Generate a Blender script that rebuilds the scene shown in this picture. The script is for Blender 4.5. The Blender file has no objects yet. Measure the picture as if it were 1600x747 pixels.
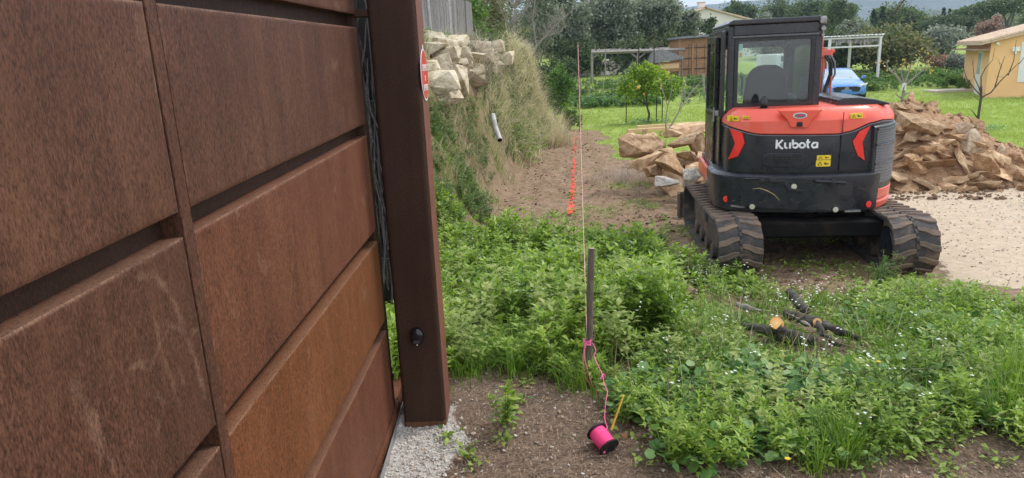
import bpy, bmesh, math, random
import numpy as np
from mathutils import Vector, Matrix, Euler, noise as mnoise
random.seed(7); RNG = np.random.default_rng(11)
SC = bpy.context.scene; COL = SC.collection
R = math.radians
# ------------------------------------------------------------------ camera
HC = 1.7; FPX = 1090.0
PITCH = math.atan(278/1090); ROLL = R(2.6)
cw = Vector((0, math.cos(PITCH), -math.sin(PITCH)))
cr0 = Vector((1, 0, 0)); cu0 = Vector((0, math.sin(PITCH), math.cos(PITCH)))
cr = math.cos(ROLL)*cr0 - math.sin(ROLL)*cu0
cu = math.sin(ROLL)*cr0 + math.cos(ROLL)*cu0
CAMP = Vector((0, 0, HC))
cd = bpy.data.cameras.new('camera'); cam = bpy.data.objects.new('camera', cd); COL.objects.link(cam)
M3 = Matrix((cr, cu, -cw)).transposed()
cam.matrix_world = Matrix.Translation(CAMP) @ M3.to_4x4()
cd.sensor_width = 36; cd.lens = 36*FPX/1600; cd.clip_start = .05; cd.clip_end = 6000
SC.camera = cam
# ------------------------------------------------------------------ world, sun, exposure
SUN_EL, SUN_AZ = R(50), R(62)          # azimuth from +Y towards +X
wd = bpy.data.worlds.new('World'); SC.world = wd; wd.use_nodes = True
wn = wd.node_tree.nodes; wl = wd.node_tree.links
bg = wn['Background']; bg.inputs[1].default_value = .115
sky = wn.new('ShaderNodeTexSky'); sky.sky_type = 'NISHITA'; sky.sun_disc = False
sky.sun_elevation = SUN_EL; sky.sun_rotation = SUN_AZ; sky.dust_density = 2.5; sky.air_density = 1.0
tc = wn.new('ShaderNodeTexCoord'); mp = wn.new('ShaderNodeMapping'); mp.inputs['Scale'].default_value = (1, 1, 3)
cn = wn.new('ShaderNodeTexNoise'); cn.inputs['Scale'].default_value = 2.2; cn.inputs['Detail'].default_value = 7
cm = wn.new('ShaderNodeMapRange'); cm.inputs[1].default_value = .34; cm.inputs[2].default_value = .62
cm.inputs[3].default_value = .55; cm.inputs[4].default_value = .93
mx = wn.new('ShaderNodeMixRGB'); mx.inputs[2].default_value = (8.6, 8.9, 9.4, 1)
wl.new(tc.outputs['Generated'], mp.inputs[0]); wl.new(mp.outputs[0], cn.inputs[0]); wl.new(cn.outputs[0], cm.inputs[0])
wl.new(cm.outputs[0], mx.inputs[0]); wl.new(sky.outputs[0], mx.inputs[1]); wl.new(mx.outputs[0], bg.inputs[0])
sd = bpy.data.lights.new('sun', 'SUN'); sd.energy = 1.7; sd.angle = R(11); sd.color = (1, .95, .88)
so = bpy.data.objects.new('sun', sd); COL.objects.link(so)
sv = Vector((math.sin(SUN_AZ)*math.cos(SUN_EL), math.cos(SUN_AZ)*math.cos(SUN_EL), math.sin(SUN_EL)))
so.rotation_euler = sv.to_track_quat('Z', 'Y').to_euler(); so.location = (20, 10, 30)
SC.view_settings.view_transform = 'Standard'; SC.view_settings.look = 'None'
SC.view_settings.exposure = .82; SC.view_settings.gamma = 1
SC.render.engine = 'CYCLES'
SC.cycles.max_bounces = 8; SC.cycles.transparent_max_bounces = 16; SC.cycles.volume_bounces = 0
# ------------------------------------------------------------------ layout helpers (photo pixel -> world)
def ray(x, y): return cw + (x-800)/FPX*cr - (y-373.5)/FPX*cu
def U(x, y, Y):
    d = ray(x, y); return CAMP + d*(Y/d.y)
def sm(a, b, x):
    t = np.clip((np.asarray(x, float)-a)/(b-a), 0, 1); return t*t*(3-2*t)
XF_Y = [0, 4.0, 6, 9, 10.9, 14, 18, 20, 22, 26, 40]; XF_X = [-1.0, -.75, -.35, -.15, .0, .35, .95, 1.3, 1.25, .2, -3]
BH_Y = [0, 4.0, 5.5, 8, 10.5, 18, 22, 30, 60]; BH_H = [.0, .05, .55, 1.5, 2.35, 2.45, 2.1, 1.5, 1.0]
def G(x, y):
    x = np.asarray(x, float); y = np.asarray(y, float)
    b = -.35*sm(3.2, 6.2, y) - .014*np.clip(y-9, 0, 21) + .055*np.clip(y-30, 0, 32) + .012*np.clip(y-62, 0, 400)
    b = b + .02*np.clip(y-30, 0, 30)*sm(22, 6, x)
    xf = np.interp(y, XF_Y, XF_X); h = np.interp(y, BH_Y, BH_H)
    w_ = np.interp(y, [10, 17], [1.35, .8])
    b = b + h*sm(0, w_, xf-x) + .03*np.clip(xf-w_-x, 0, 20)*sm(5, 9, y)
    return b
def fbm(x, y, s, seed=0):
    v = np.zeros_like(np.asarray(x, float)); a = 1; f = s; r_ = np.random.default_rng(seed)
    for k in range(5):
        p = r_.uniform(0, 6.28, 6); q = r_.uniform(.6, 1.4, 4)
        v = v + a*(np.sin(f*q[0]*x+p[0]+1.7*np.sin(f*.6*q[1]*y+p[1])) * np.sin(f*q[2]*y+p[2]+1.7*np.sin(f*.6*q[3]*x+p[3])))
        a *= .55; f *= 1.93
    return v
def onG(x, y):
    d = ray(x, y); t = .6; last = t
    while t < 900:
        q = CAMP + d*t
        if q.z < float(G(q.x, q.y)): break
        last = t; t *= 1.006
    lo, hi = last, t
    for _ in range(14):
        m_ = (lo+hi)/2; q = CAMP + d*m_
        if q.z < float(G(q.x, q.y)): hi = m_
        else: lo = m_
    return CAMP + d*hi
def onGh(x, y, h):
    d = ray(x, y); t = .6
    while t < 200:
        q = CAMP + d*t
        if q.z < float(G(q.x, q.y))+h: return q
        t *= 1.001
    return q
def gz(x, y): return float(G(x, y))
# ------------------------------------------------------------------ object helpers
def tag(o, label=None, cat=None, group=None, kind=None):
    if label: o['label'] = label
    if cat: o['category'] = cat
    if group: o['group'] = group
    if kind: o['kind'] = kind
    return o
def empty(name, loc=(0, 0, 0), rot=(0, 0, 0), label=None, cat=None, group=None):
    o = bpy.data.objects.new(name, None); COL.objects.link(o); o.location = loc; o.rotation_euler = rot
    o.empty_display_size = .1
    return tag(o, label, cat, group)
def link(name, me, mat=None, parent=None, loc=None, rot=None, smooth=False, bevel=0, seg=2):
    o = bpy.data.objects.new(name, me); COL.objects.link(o)
    if mat is not None:
        for m in (mat if isinstance(mat, (list, tuple)) else [mat]): me.materials.append(m)
    if parent: o.parent = parent
    if loc is not None: o.location = loc
    if rot is not None: o.rotation_euler = rot
    if smooth:
        for p in me.polygons: p.use_smooth = True
    if bevel:
        b = o.modifiers.new('bevel', 'BEVEL'); b.width = bevel; b.segments = seg; b.limit_method = 'ANGLE'; b.angle_limit = R(35)
        b.harden_normals = False
    return o
class MB:
    def __init__(s): s.v = []; s.f = []; s.m = []
    def add(s, vs, fs, mi=0):
        o = len(s.v); s.v += [tuple(v) for v in vs]; s.f += [tuple(i+o for i in f) for f in fs]; s.m += [mi]*len(fs); return s
    def box(s, a, b, mi=0, M=None):
        x0, y0, z0 = a; x1, y1, z1 = b
        vs = [(x0,y0,z0),(x1,y0,z0),(x1,y1,z0),(x0,y1,z0),(x0,y0,z1),(x1,y0,z1),(x1,y1,z1),(x0,y1,z1)]
        if M is not None: vs = [M @ Vector(v) for v in vs]
        return s.add(vs, [(0,3,2,1),(4,5,6,7),(0,1,5,4),(1,2,6,5),(2,3,7,6),(3,0,4,7)], mi)
    def tube(s, pts, rad, n=8, mi=0, cap=True, ell=1.0):
        pts = [Vector(p) for p in pts]
        if not isinstance(rad, (list, tuple)): rad = [rad]*len(pts)
        vs = []; up = None
        for i, p in enumerate(pts):
            t = (pts[min(i+1, len(pts)-1)]-pts[max(i-1, 0)]).normalized()
            if up is None: up = Vector((0, 0, 1)) if abs(t.z) < .9 else Vector((1, 0, 0))
            a = t.cross(up)
            if a.length < 1e-5: a = t.cross(Vector((0, 1, 0)))
            a.normalize(); b = a.cross(t).normalized(); up = b
            for k in range(n):
                an = 2*math.pi*k/n; vs.append(p + (a*math.cos(an) + b*math.sin(an)*ell)*rad[i])
        fs = []
        for i in range(len(pts)-1):
            for k in range(n):
                k2 = (k+1) % n; fs.append((i*n+k, i*n+k2, (i+1)*n+k2, (i+1)*n+k))
        if cap: fs.append(tuple(range(n-1, -1, -1))); fs.append(tuple((len(pts)-1)*n+k for k in range(n)))
        return s.add(vs, fs, mi)
    def disc(s, c, nrm, rad, h, n=24, mi=0):
        c = Vector(c); nv = Vector(nrm).normalized(); return s.tube([c, c+nv*h], rad, n, mi)
    def prism(s, poly, fn, d0, d1, mi=0):
        """poly: 2D points ccw; fn(a,b,d)->3D"""
        n = len(poly)
        vs = [fn(a, b, d0) for a, b in poly] + [fn(a, b, d1) for a, b in poly]
        fs = [tuple(range(n-1, -1, -1)), tuple(range(n, 2*n))] + [(i, (i+1) % n, n+(i+1) % n, n+i) for i in range(n)]
        return s.add(vs, fs, mi)
    def ring(s, outer, inner, fn, d0, d1, mi=0):
        n = len(outer)
        vs = [fn(*p, d0) for p in outer]+[fn(*p, d0) for p in inner]+[fn(*p, d1) for p in outer]+[fn(*p, d1) for p in inner]
        fs = []
        for i in range(n):
            j = (i+1) % n
            fs += [(i, n+i, n+j, j), (2*n+i, 2*n+j, 3*n+j, 3*n+i), (i, j, 2*n+j, 2*n+i), (n+i, 3*n+i, 3*n+j, n+j)]
        return s.add(vs, fs, mi)
    def mesh(s, name):
        me = bpy.data.meshes.new(name); me.from_pydata(s.v, [], s.f); me.update()
        if any(s.m): me.polygons.foreach_set('material_index', s.m)
        bm = bmesh.new(); bm.from_mesh(me); bmesh.ops.recalc_face_normals(bm, faces=bm.faces); bm.to_mesh(me); bm.free()
        return me
    def build(s, name, mat, parent=None, **k): return link(name, s.mesh(name), mat, parent, **k)
def rrect(x0, y0, x1, y1, r_, n=5):
    out = []
    for cx, cy, a0 in ((x1-r_, y1-r_, 0), (x0+r_, y1-r_, 90), (x0+r_, y0+r_, 180), (x1-r_, y0+r_, 270)):
        for k in range(n+1):
            a = R(a0+90*k/n); out.append((cx+r_*math.cos(a), cy+r_*math.sin(a)))
    return out
def np_mesh(name, V, F, smooth=False):
    """V (n,3); F (m,k)"""
    me = bpy.data.meshes.new(name); V = np.ascontiguousarray(V, dtype=np.float32); F = np.ascontiguousarray(F, dtype=np.int32)
    me.vertices.add(len(V)); me.vertices.foreach_set('co', V.ravel())
    k = F.shape[1]; me.loops.add(F.size); me.loops.foreach_set('vertex_index', F.ravel())
    me.polygons.add(len(F)); me.polygons.foreach_set('loop_start', np.arange(0, F.size, k, dtype=np.int32))
    me.polygons.foreach_set('loop_total', np.full(len(F), k, dtype=np.int32))
    if smooth: me.polygons.foreach_set('use_smooth', np.ones(len(F), dtype=bool))
    me.update(calc_edges=True); return me
def unit(a): return a/np.maximum(np.linalg.norm(a, axis=1, keepdims=True), 1e-9)
def leaf_arrays(P, D, N, L, W, fold=.18, droop=.25):
    """folded 4-triangle leaves. P base, D direction, N normal"""
    n = len(P); D = unit(D); S = unit(np.cross(D, N)); N2 = unit(np.cross(S, D)); L = L[:, None]; W = W[:, None]
    mid = P+D*L*.45+N2*L*.06; tip = P+D*L-N2*L*droop
    l = P+D*L*.42+S*W*.5+N2*W*fold+N2*L*.06; r_ = P+D*L*.42-S*W*.5+N2*W*fold+N2*L*.06
    V = np.stack([P, mid, tip, l, r_], 1).reshape(-1, 3)
    b = (np.arange(n)*5)[:, None]
    F = np.concatenate([b+[0, 1, 3], b+[3, 1, 2], b+[0, 4, 1], b+[4, 2, 1]], 1).reshape(-1, 3)
    return V, F
def blade_arrays(P, D, L, W, bend, seg=3):
    """grass blades bending along horizontal dir D"""
    n = len(P); D = D.copy(); D[:, 2] = 0; D = unit(D); Z = np.array([0, 0, 1.]); S = np.cross(D, Z)
    rows = []; pos = P.copy(); ang = RNG.uniform(.0, .35, n)
    for k in range(seg+1):
        w_ = (W*(1-k/seg)**.7*.5)[:, None]
        if k < seg: rows += [pos+S*w_, pos-S*w_]
        else: rows += [pos]
        st = (L/seg)[:, None]; pos = pos + st*(np.cos(ang)[:, None]*Z + np.sin(ang)[:, None]*D); ang = ang+bend/seg
    V = np.stack(rows, 1); m = V.shape[1]; V = V.reshape(-1, 3); b = (np.arange(n)*m)[:, None]; Fs = []
    for k in range(seg-1):
        Fs += [b+[2*k, 2*k+1, 2*k+3], b+[2*k, 2*k+3, 2*k+2]]
    Fs += [b+[2*(seg-1), 2*(seg-1)+1, 2*seg]]
    return V, np.concatenate(Fs, 1).reshape(-1, 3)
def round_leaf_arrays(P, D, N, L, k=8):
    n = len(P); D = unit(D); S = unit(np.cross(D, N)); N2 = unit(np.cross(S, D)); rows = [P+D*L[:, None]*.12]
    for j in range(k+1):
        a = -2.75+5.5*j/k; r_ = (L*.5*(1+.07*np.cos(5*a)))[:, None]; rows.append(P+D*L[:, None]*.5+D*r_*math.cos(a)+S*r_*math.sin(a)+N2*r_*(.10+.10*math.cos(5*a)))
    V = np.stack(rows, 1).reshape(-1, 3); b = (np.arange(n)*(k+2))[:, None]; return V, np.concatenate([b+[0, j+1, j+2] for j in range(k)], 1).reshape(-1, 3)
def cat_arr(parts):
    Vs = []; Fs = []; o = 0
    for V, F in parts: Vs.append(V); Fs.append(F+o); o += len(V)
    return np.concatenate(Vs), np.concatenate(Fs)
def in_poly(x, y, poly):
    ins = np.zeros(len(x), bool); n = len(poly)
    for i in range(n):
        x0, y0 = poly[i]; x1, y1 = poly[(i+1) % n]
        c = ((y0 > y) != (y1 > y)) & (x < (x1-x0)*(y-y0)/((y1-y0) if y1 != y0 else 1e-9)+x0); ins ^= c
    return ins
def wpoly(px): return [(q.x, q.y) for q in (onG(a, b) for a, b in px)]
def scatter(poly, n, dens=None):
    xs = [p[0] for p in poly]; ys = [p[1] for p in poly]; ox = []; oy = []; got = 0
    for _ in range(60):
        x = RNG.uniform(min(xs), max(xs), n*2); y = RNG.uniform(min(ys), max(ys), n*2)
        k = in_poly(x, y, poly)
        if dens is not None: k &= RNG.random(len(x)) < dens(x, y)
        ox.append(x[k]); oy.append(y[k]); got += k.sum()
        if got >= n: break
    x = np.concatenate(ox)[:n]; y = np.concatenate(oy)[:n]
    return x, y
# ------------------------------------------------------------------ materials
def ramp(nt, fac, stops):
    r_ = nt.nodes.new('ShaderNodeValToRGB'); e = r_.color_ramp.elements
    while len(e) < len(stops): e.new(.5)
    for el, (p, c) in zip(e, stops): el.position = p; el.color = (*c, 1)
    nt.links.new(fac, r_.inputs[0]); return r_.outputs[0]
def tex(nt, scale, detail=4, stretch=(1, 1, 1), coord='Object', kind='noise', rough=.55, rot=(0, 0, 0), dist=0):
    t = nt.nodes.new('ShaderNodeTexCoord'); m = nt.nodes.new('ShaderNodeMapping')
    m.inputs['Scale'].default_value = stretch; m.inputs['Rotation'].default_value = rot
    nt.links.new(t.outputs[coord], m.inputs[0])
    if kind == 'noise':
        n = nt.nodes.new('ShaderNodeTexNoise'); n.inputs['Detail'].default_value = detail; n.inputs['Roughness'].default_value = rough
        n.inputs['Distortion'].default_value = dist
    else:
        n = nt.nodes.new('ShaderNodeTexVoronoi')
        if kind == 'edge': n.feature = 'DISTANCE_TO_EDGE'
    n.inputs['Scale'].default_value = scale; nt.links.new(m.outputs[0], n.inputs['Vector'])
    return n.outputs[0]
def mrange(nt, s, a, b, c=0, d=1):
    m = nt.nodes.new('ShaderNodeMapRange'); m.inputs[1].default_value = a; m.inputs[2].default_value = b
    m.inputs[3].default_value = c; m.inputs[4].default_value = d; nt.links.new(s, m.inputs[0]); return m.outputs[0]
def mixc(nt, f, a, b, typ='MIX'):
    m = nt.nodes.new('ShaderNodeMixRGB'); m.blend_type = typ
    for s, i in ((f, 0), (a, 1), (b, 2)):
        if isinstance(s, (int, float)): m.inputs[i].default_value = s
        elif isinstance(s, tuple): m.inputs[i].default_value = (*s, 1)
        else: nt.links.new(s, m.inputs[i])
    return m.outputs[0]
def mth(nt, op, a, b):
    m = nt.nodes.new('ShaderNodeMath'); m.operation = op
    for s, i in ((a, 0), (b, 1)):
        if isinstance(s, (int, float)): m.inputs[i].default_value = s
        else: nt.links.new(s, m.inputs[i])
    return m.outputs[0]
def bump(nt, h, strength, dist, bsdf, prev=None):
    b = nt.nodes.new('ShaderNodeBump'); b.inputs['Strength'].default_value = strength; b.inputs['Distance'].default_value = dist
    nt.links.new(h, b.inputs['Height'])
    if prev: nt.links.new(prev, b.inputs['Normal'])
    nt.links.new(b.outputs[0], bsdf.inputs['Normal']); return b.outputs[0]
def newmat(name):
    m = bpy.data.materials.new(name); m.use_nodes = True; return m, m.node_tree, m.node_tree.nodes['Principled BSDF']
def mat(name, c1, c2=None, scale=6, rough=.7, bmp=0, bscale=None, stretch=(1, 1, 1), metal=0, dist=.01, dirt=None, dirt_amt=.5, detail=5, spec=.5, coat=0):
    m, nt, b = newmat(name)
    if c2 is None: c2 = tuple(v*.82 for v in c1)
    f = tex(nt, scale, detail, stretch)
    col = ramp(nt, f, [(.3, c2), (.7, c1)])
    if dirt:
        d = mrange(nt, tex(nt, scale*.6, 8, (1, 1, 1), rough=.7), .5, .68, 0, dirt_amt); col = mixc(nt, d, col, dirt)
    nt.links.new(col, b.inputs['Base Color']); b.inputs['Metallic'].default_value = metal
    b.inputs['Specular IOR Level'].default_value = spec; b.inputs['Coat Weight'].default_value = coat
    rr = mrange(nt, tex(nt, scale*2.3, 4), .3, .7, max(0, rough-.1), min(1, rough+.1)); nt.links.new(rr, b.inputs['Roughness'])
    if bmp: bump(nt, tex(nt, bscale or scale*4, 6, stretch), bmp, dist, b)
    return m
def leafmat(name, cols, trans=.3, rough=.55, nscale=1.2, spec=.3):
    m, nt, b = newmat(name)
    g = nt.nodes.new('ShaderNodeNewGeometry')
    f = mth(nt, 'ADD', mth(nt, 'MULTIPLY', g.outputs['Random Per Island'], .55), mrange(nt, tex(nt, nscale, 4), .3, .7, 0, .45))
    n = len(cols); c = ramp(nt, f, [(.15+.7*i/(n-1), k) for i, k in enumerate(cols)])
    nt.links.new(c, b.inputs['Base Color']); b.inputs['Roughness'].default_value = rough; b.inputs['Specular IOR Level'].default_value = spec
    tr = nt.nodes.new('ShaderNodeBsdfTranslucent'); hs = nt.nodes.new('ShaderNodeHueSaturation')
    hs.inputs['Value'].default_value = 1.5; hs.inputs['Saturation'].default_value = 1.1
    nt.links.new(c, hs.inputs['Color']); nt.links.new(hs.outputs[0], tr.inputs[0])
    mxs = nt.nodes.new('ShaderNodeMixShader'); mxs.inputs[0].default_value = trans
    nt.links.new(b.outputs[0], mxs.inputs[1]); nt.links.new(tr.outputs[0], mxs.inputs[2])
    nt.links.new(mxs.outputs[0], nt.nodes['Material Output'].inputs[0]); return m
def glassmat(name, tint=(.8, .9, .87), refl=.12, dust=.08):
    m, nt, b = newmat(name); nt.nodes.remove(b)
    t = nt.nodes.new('ShaderNodeBsdfTransparent'); t.inputs[0].default_value = (*tint, 1)
    gl = nt.nodes.new('ShaderNodeBsdfGlossy'); gl.inputs['Roughness'].default_value = .03
    df = nt.nodes.new('ShaderNodeBsdfDiffuse'); df.inputs[0].default_value = (.45, .45, .42, 1)
    fr = nt.nodes.new('ShaderNodeFresnel'); fr.inputs[0].default_value = 1.5
    a = nt.nodes.new('ShaderNodeMixShader'); nt.links.new(mth(nt, 'ADD', fr.outputs[0], refl-.04), a.inputs[0]); nt.links.new(t.outputs[0], a.inputs[1]); nt.links.new(gl.outputs[0], a.inputs[2])
    c = nt.nodes.new('ShaderNodeMixShader'); nt.links.new(mrange(nt, tex(nt, 2.5, 4, rough=.5), .35, .75, dust*.4, dust*1.5), c.inputs[0])
    nt.links.new(a.outputs[0], c.inputs[1]); nt.links.new(df.outputs[0], c.inputs[2]); nt.links.new(c.outputs[0], nt.nodes['Material Output'].inputs[0]); return m
def text_mesh(s, size, extrude=.001, bold=0):
    cu_ = bpy.data.curves.new('lettering', 'FONT'); cu_.body = s; cu_.size = size; cu_.extrude = extrude; cu_.offset = bold
    cu_.align_x = 'CENTER'; cu_.align_y = 'CENTER'; o = bpy.data.objects.new('lettering_tmp', cu_); COL.objects.link(o)
    bpy.context.view_layer.update(); me = bpy.data.meshes.new_from_object(o.evaluated_get(bpy.context.evaluated_depsgraph_get()))
    bpy.data.objects.remove(o); me.materials.clear(); return me
# ------------------------------------------------------------------ ground sheet
P_TALL = wpoly([(690,360),(688,480),(702,590),(790,578),(880,600),(950,632),(1010,605),(1050,540),(1078,470),(1080,430),(1040,405),(960,392),(860,385),(760,378)])
P_LOW = wpoly([(955,640),(1010,600),(1070,450),(1130,432),(1190,455),(1300,480),(1420,470),(1600,495),(1750,520),(1750,690),(1600,708),(1450,700),(1340,735),(1200,725),(1100,745),(1010,735)])
P_LAWN_Y = 19.5
def seg_d(x, y, pts):
    d = np.full(np.shape(x), 1e9)
    for (ax, ay), (bx, by) in zip(pts[:-1], pts[1:]):
        t = np.clip(((x-ax)*(bx-ax)+(y-ay)*(by-ay))/((bx-ax)**2+(by-ay)**2), 0, 1)
        d = np.minimum(d, np.hypot(x-ax-t*(bx-ax), y-ay-t*(by-ay)))
    return d
TRX = lambda y: np.interp(y, [5, 8, 12, 18, 23], [.75, .85, 1.15, 1.75, 2.1])       # trench path centre
TRW = lambda y: np.interp(y, [5, 8, 12, 18, 23], [1.1, 1.1, 1.1, .95, .8])
def masks(x, y):
    n1 = fbm(x, y, 1.3, 1); n2 = fbm(x, y, 4.5, 2)
    lawn = sm(-.6, .6, (y-(14.3+.25*np.clip(5-x, 0, 6)))+.7*n1) * sm(-.1, .3, x-np.interp(y, XF_Y, XF_X)+.1*n1)
    # right of the heap the lawn comes nearer
    lawn = np.maximum(lawn, sm(-.3, .3, x-6.6+.3*n1)*sm(-.3, .5, y-11.8-.0*x+.4*n1))
    path = sm(.35, -.25, np.abs(x-TRX(y))-TRW(y)+.22*n1+.12*n2)*sm(23.0, 21.8, y)*sm(4, 5, y)
    lawn = lawn*(1-path)
    drive = sm(-.35, .35, (x-(3.75+.22*np.clip(y-6.4, -3, 4)))+.3*n1)*sm(5.15, 5.9, y+.25*n1+.1*n2)*sm(12.4, 11.6, y)*sm(-.2, .5, x-2.7)
    drive = np.maximum(drive, sm(.35, -.2, np.abs(x-2.75)-1.2+.3*n1)*sm(8.0, 9, y)*sm(15, 13.5, y)*.0)
    soil = sm(4.1, 5.2, y)*(1-drive)*(1-lawn)*.9
    soil = np.maximum(soil*sm(5.2, 3.6, x), path)
    ftg = sm(.05, -.06, np.hypot((x+.50)/.30, (y-2.83)/.46)*.34-.34+.07*n2+.04*n1)
    return lawn, drive, soil, ftg, path
def ground():
    xs = np.concatenate([-np.geomspace(900, 4.3, 24), np.linspace(-4, -1.5, 26)[:-1], np.linspace(-1.5, 8, 260), np.linspace(8, 22, 60)[1:], np.geomspace(23, 900, 34)])
    ys = np.concatenate([np.linspace(-12, .6, 8)[:-1], np.linspace(.6, 7, 190)[:-1], np.linspace(7, 24, 240)[:-1], np.linspace(24, 70, 70)[:-1], np.geomspace(70, 1500, 26)])
    X, Y = np.meshgrid(xs, ys); Z = G(X, Y)
    lawn, drive, soil, ftg, path = masks(X, Y)
    near = sm(26, 16, Y)*sm(0, .5, Y)
    Z = Z + near*(1-drive*.85)*(1-.6*lawn)*(.014*fbm(X, Y, 3, 3)+.008*fbm(X, Y, 9, 4)*(1-lawn))
    bank = sm(0, .5, np.interp(Y, XF_Y, XF_X)-X)
    Z = Z + bank*near*(.10*fbm(X, Y, 1.7, 5)+.045*fbm(X, Y, 5.5, 15))*sm(4.6, 6, Y)
    Z = Z + path*near*(.02*np.sin(Y*42+np.sin(X*3)*1.5)*sm(.0, .6, np.abs(np.abs(X-TRX(Y))-.5)*-1+.6) + .018*fbm(X, Y, 7, 9))
    Z = Z + drive*.004*fbm(X, Y, 6, 8)
    ny, nx = X.shape
    V = np.stack([X, Y, Z], 2).reshape(-1, 3); i = np.arange((ny-1)*(nx-1)); r_ = i//(nx-1); c = i % (nx-1); a = r_*nx+c
    F = np.stack([a, a+1, a+nx+1, a+nx], 1); me = np_mesh('ground', V, F, True)
    ca = me.color_attributes.new('zone', 'FLOAT_COLOR', 'POINT')
    far_green = sm(24, 30, Y); lawn = np.maximum(lawn, far_green*.9)
    ca.data.foreach_set('color', np.stack([lawn, drive, soil, np.clip(ftg, 0, 1)], 2).astype(np.float32).ravel())
    cb = me.color_attributes.new('zone2', 'FLOAT_COLOR', 'POINT')
    cb.data.foreach_set('color', np.stack([bank*sm(4.6, 6, Y), path, lawn*0, lawn*0+1], 2).astype(np.float32).ravel())
    m, nt, b = newmat('ground_mix')
    at = nt.nodes.new('ShaderNodeAttribute'); at.attribute_name = 'zone'; se = nt.nodes.new('ShaderNodeSeparateColor'); nt.links.new(at.outputs[0], se.inputs[0])
    at2 = nt.nodes.new('ShaderNodeAttribute'); at2.attribute_name = 'zone2'; se2 = nt.nodes.new('ShaderNodeSeparateColor'); nt.links.new(at2.outputs[0], se2.inputs[0])
    nz = tex(nt, 9, 9, rough=.7); fine = tex(nt, 60, 6, rough=.7); vfine = tex(nt, 190, 3)
    litter = mixc(nt, mrange(nt, fine, .35, .7), (.085, .055, .04), (.24, .175, .125))
    litter = mixc(nt, mrange(nt, tex(nt, 130, 2, (1, .18, 1), rot=(0, 0, .6)), .6, .68), litter, (.34, .26, .18))
    litter = mixc(nt, mrange(nt, tex(nt, 120, 2, (.16, 1, 1), rot=(0, 0, .9)), .6, .68), litter, (.05, .03, .025))
    soilc = mixc(nt, mrange(nt, nz, .3, .7), (.16, .10, .062), (.33, .235, .155))
    soilc = mixc(nt, mrange(nt, fine, .58, .72), soilc, (.42, .35, .27))
    soilc = mixc(nt, mrange(nt, tex(nt, 4, 7, rough=.65), .55, .68, 0, .55), soilc, (.10, .13, .035))
    drv = mixc(nt, mrange(nt, nz, .3, .7), (.42, .33, .235), (.57, .47, .35)); drv = mixc(nt, mrange(nt, fine, .55, .75, 0, .6), drv, (.26, .20, .15))
    drv = mixc(nt, mrange(nt, tex(nt, 2.2, 6, (1, .3, 1), rough=.7), .56, .66, 0, .5), drv, (.40, .32, .24))
    lwn = mixc(nt, mrange(nt, tex(nt, 1.1, 9, rough=.75), .3, .7), (.19, .26, .05), (.31, .39, .10)); lwn = mixc(nt, mrange(nt, fine, .5, .75, 0, .7), lwn, (.18, .26, .04))
    lwn = mixc(nt, mrange(nt, tex(nt, .55, 5), .62, .75, 0, .6), lwn, (.30, .30, .09))
    ft = mixc(nt, mrange(nt, fine, .35, .65), (.36, .33, .29), (.58, .55, .50)); ft = mixc(nt, mrange(nt, vfine, .6, .7), ft, (.2, .19, .18))
    def thr(s, amt=.35): return mrange(nt, mth(nt, 'ADD', s, mth(nt, 'MULTIPLY', mth(nt, 'SUBTRACT', tex(nt, 14, 8, rough=.75), .5), amt*2)), .42, .58)
    bk = mixc(nt, mrange(nt, tex(nt, 7, 8, rough=.7), .35, .65), (.17, .11, .06), (.13, .15, .05)); bk = mixc(nt, mrange(nt, fine, .5, .7), bk, (.38, .30, .18))
    bk = mixc(nt, mrange(nt, tex(nt, 2.0, 5), .5, .6), bk, soilc)
    col = mixc(nt, thr(se.outputs[2]), litter, soilc); col = mixc(nt, thr(se2.outputs[0]), col, bk)
    col = mixc(nt, thr(se.outputs[0], .25), col, lwn); col = mixc(nt, thr(se.outputs[1], .95), col, drv)
    col = mixc(nt, thr(at.outputs['Alpha'], .3), col, ft)
    nt.links.new(col, b.inputs['Base Color']); b.inputs['Roughness'].default_value = .95; b.inputs['Specular IOR Level'].default_value = .15
    p = bump(nt, nz, .5, .03, b); p = bump(nt, fine, .6, .012, b, p); bump(nt, vfine, .4, .004, b, p)
    tag(link('ground', me, m), kind='structure'); return me
GROUND_ME = ground()
from mathutils.bvhtree import BVHTree
_bm = bmesh.new(); _bm.from_mesh(GROUND_ME); GBVH = BVHTree.FromBMesh(_bm); _bm.free()
def gs(x, y):
    h = GBVH.ray_cast(Vector((x, y, 60)), Vector((0, 0, -1)))[0]
    return h.z if h else gz(x, y)
# spray painted line along the trench (a flat marking on the soil)
mb = MB(); pts = [onG(x, y) for x, y in ((898,208),(897,250),(896,285),(893,315),(891,338))]
ln = sum((pts[i+1]-pts[i]).length for i in range(4))
for k in range(430):
    t = random.random()*4; i = int(t); q = pts[i].lerp(pts[i+1], t-i)
    w_ = .03+.004*q.y; x = q.x+random.gauss(0, w_*.25); y = q.y+random.gauss(0, .08); s = random.uniform(.008, .03)
    z = gs(x, y)+.005; n = 5; a0 = random.random()*6
    mb.add([(x+s*math.cos(a0+j*1.256)*random.uniform(.6, 1), y+1.7*s*math.sin(a0+j*1.256), z+.004*(j % 2)) for j in range(n)], [tuple(range(n))])
tag(mb.build('painted_line', mat('spray_paint', (.9, .10, .05), (.75, .08, .05), rough=.8)), kind='structure')
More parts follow.
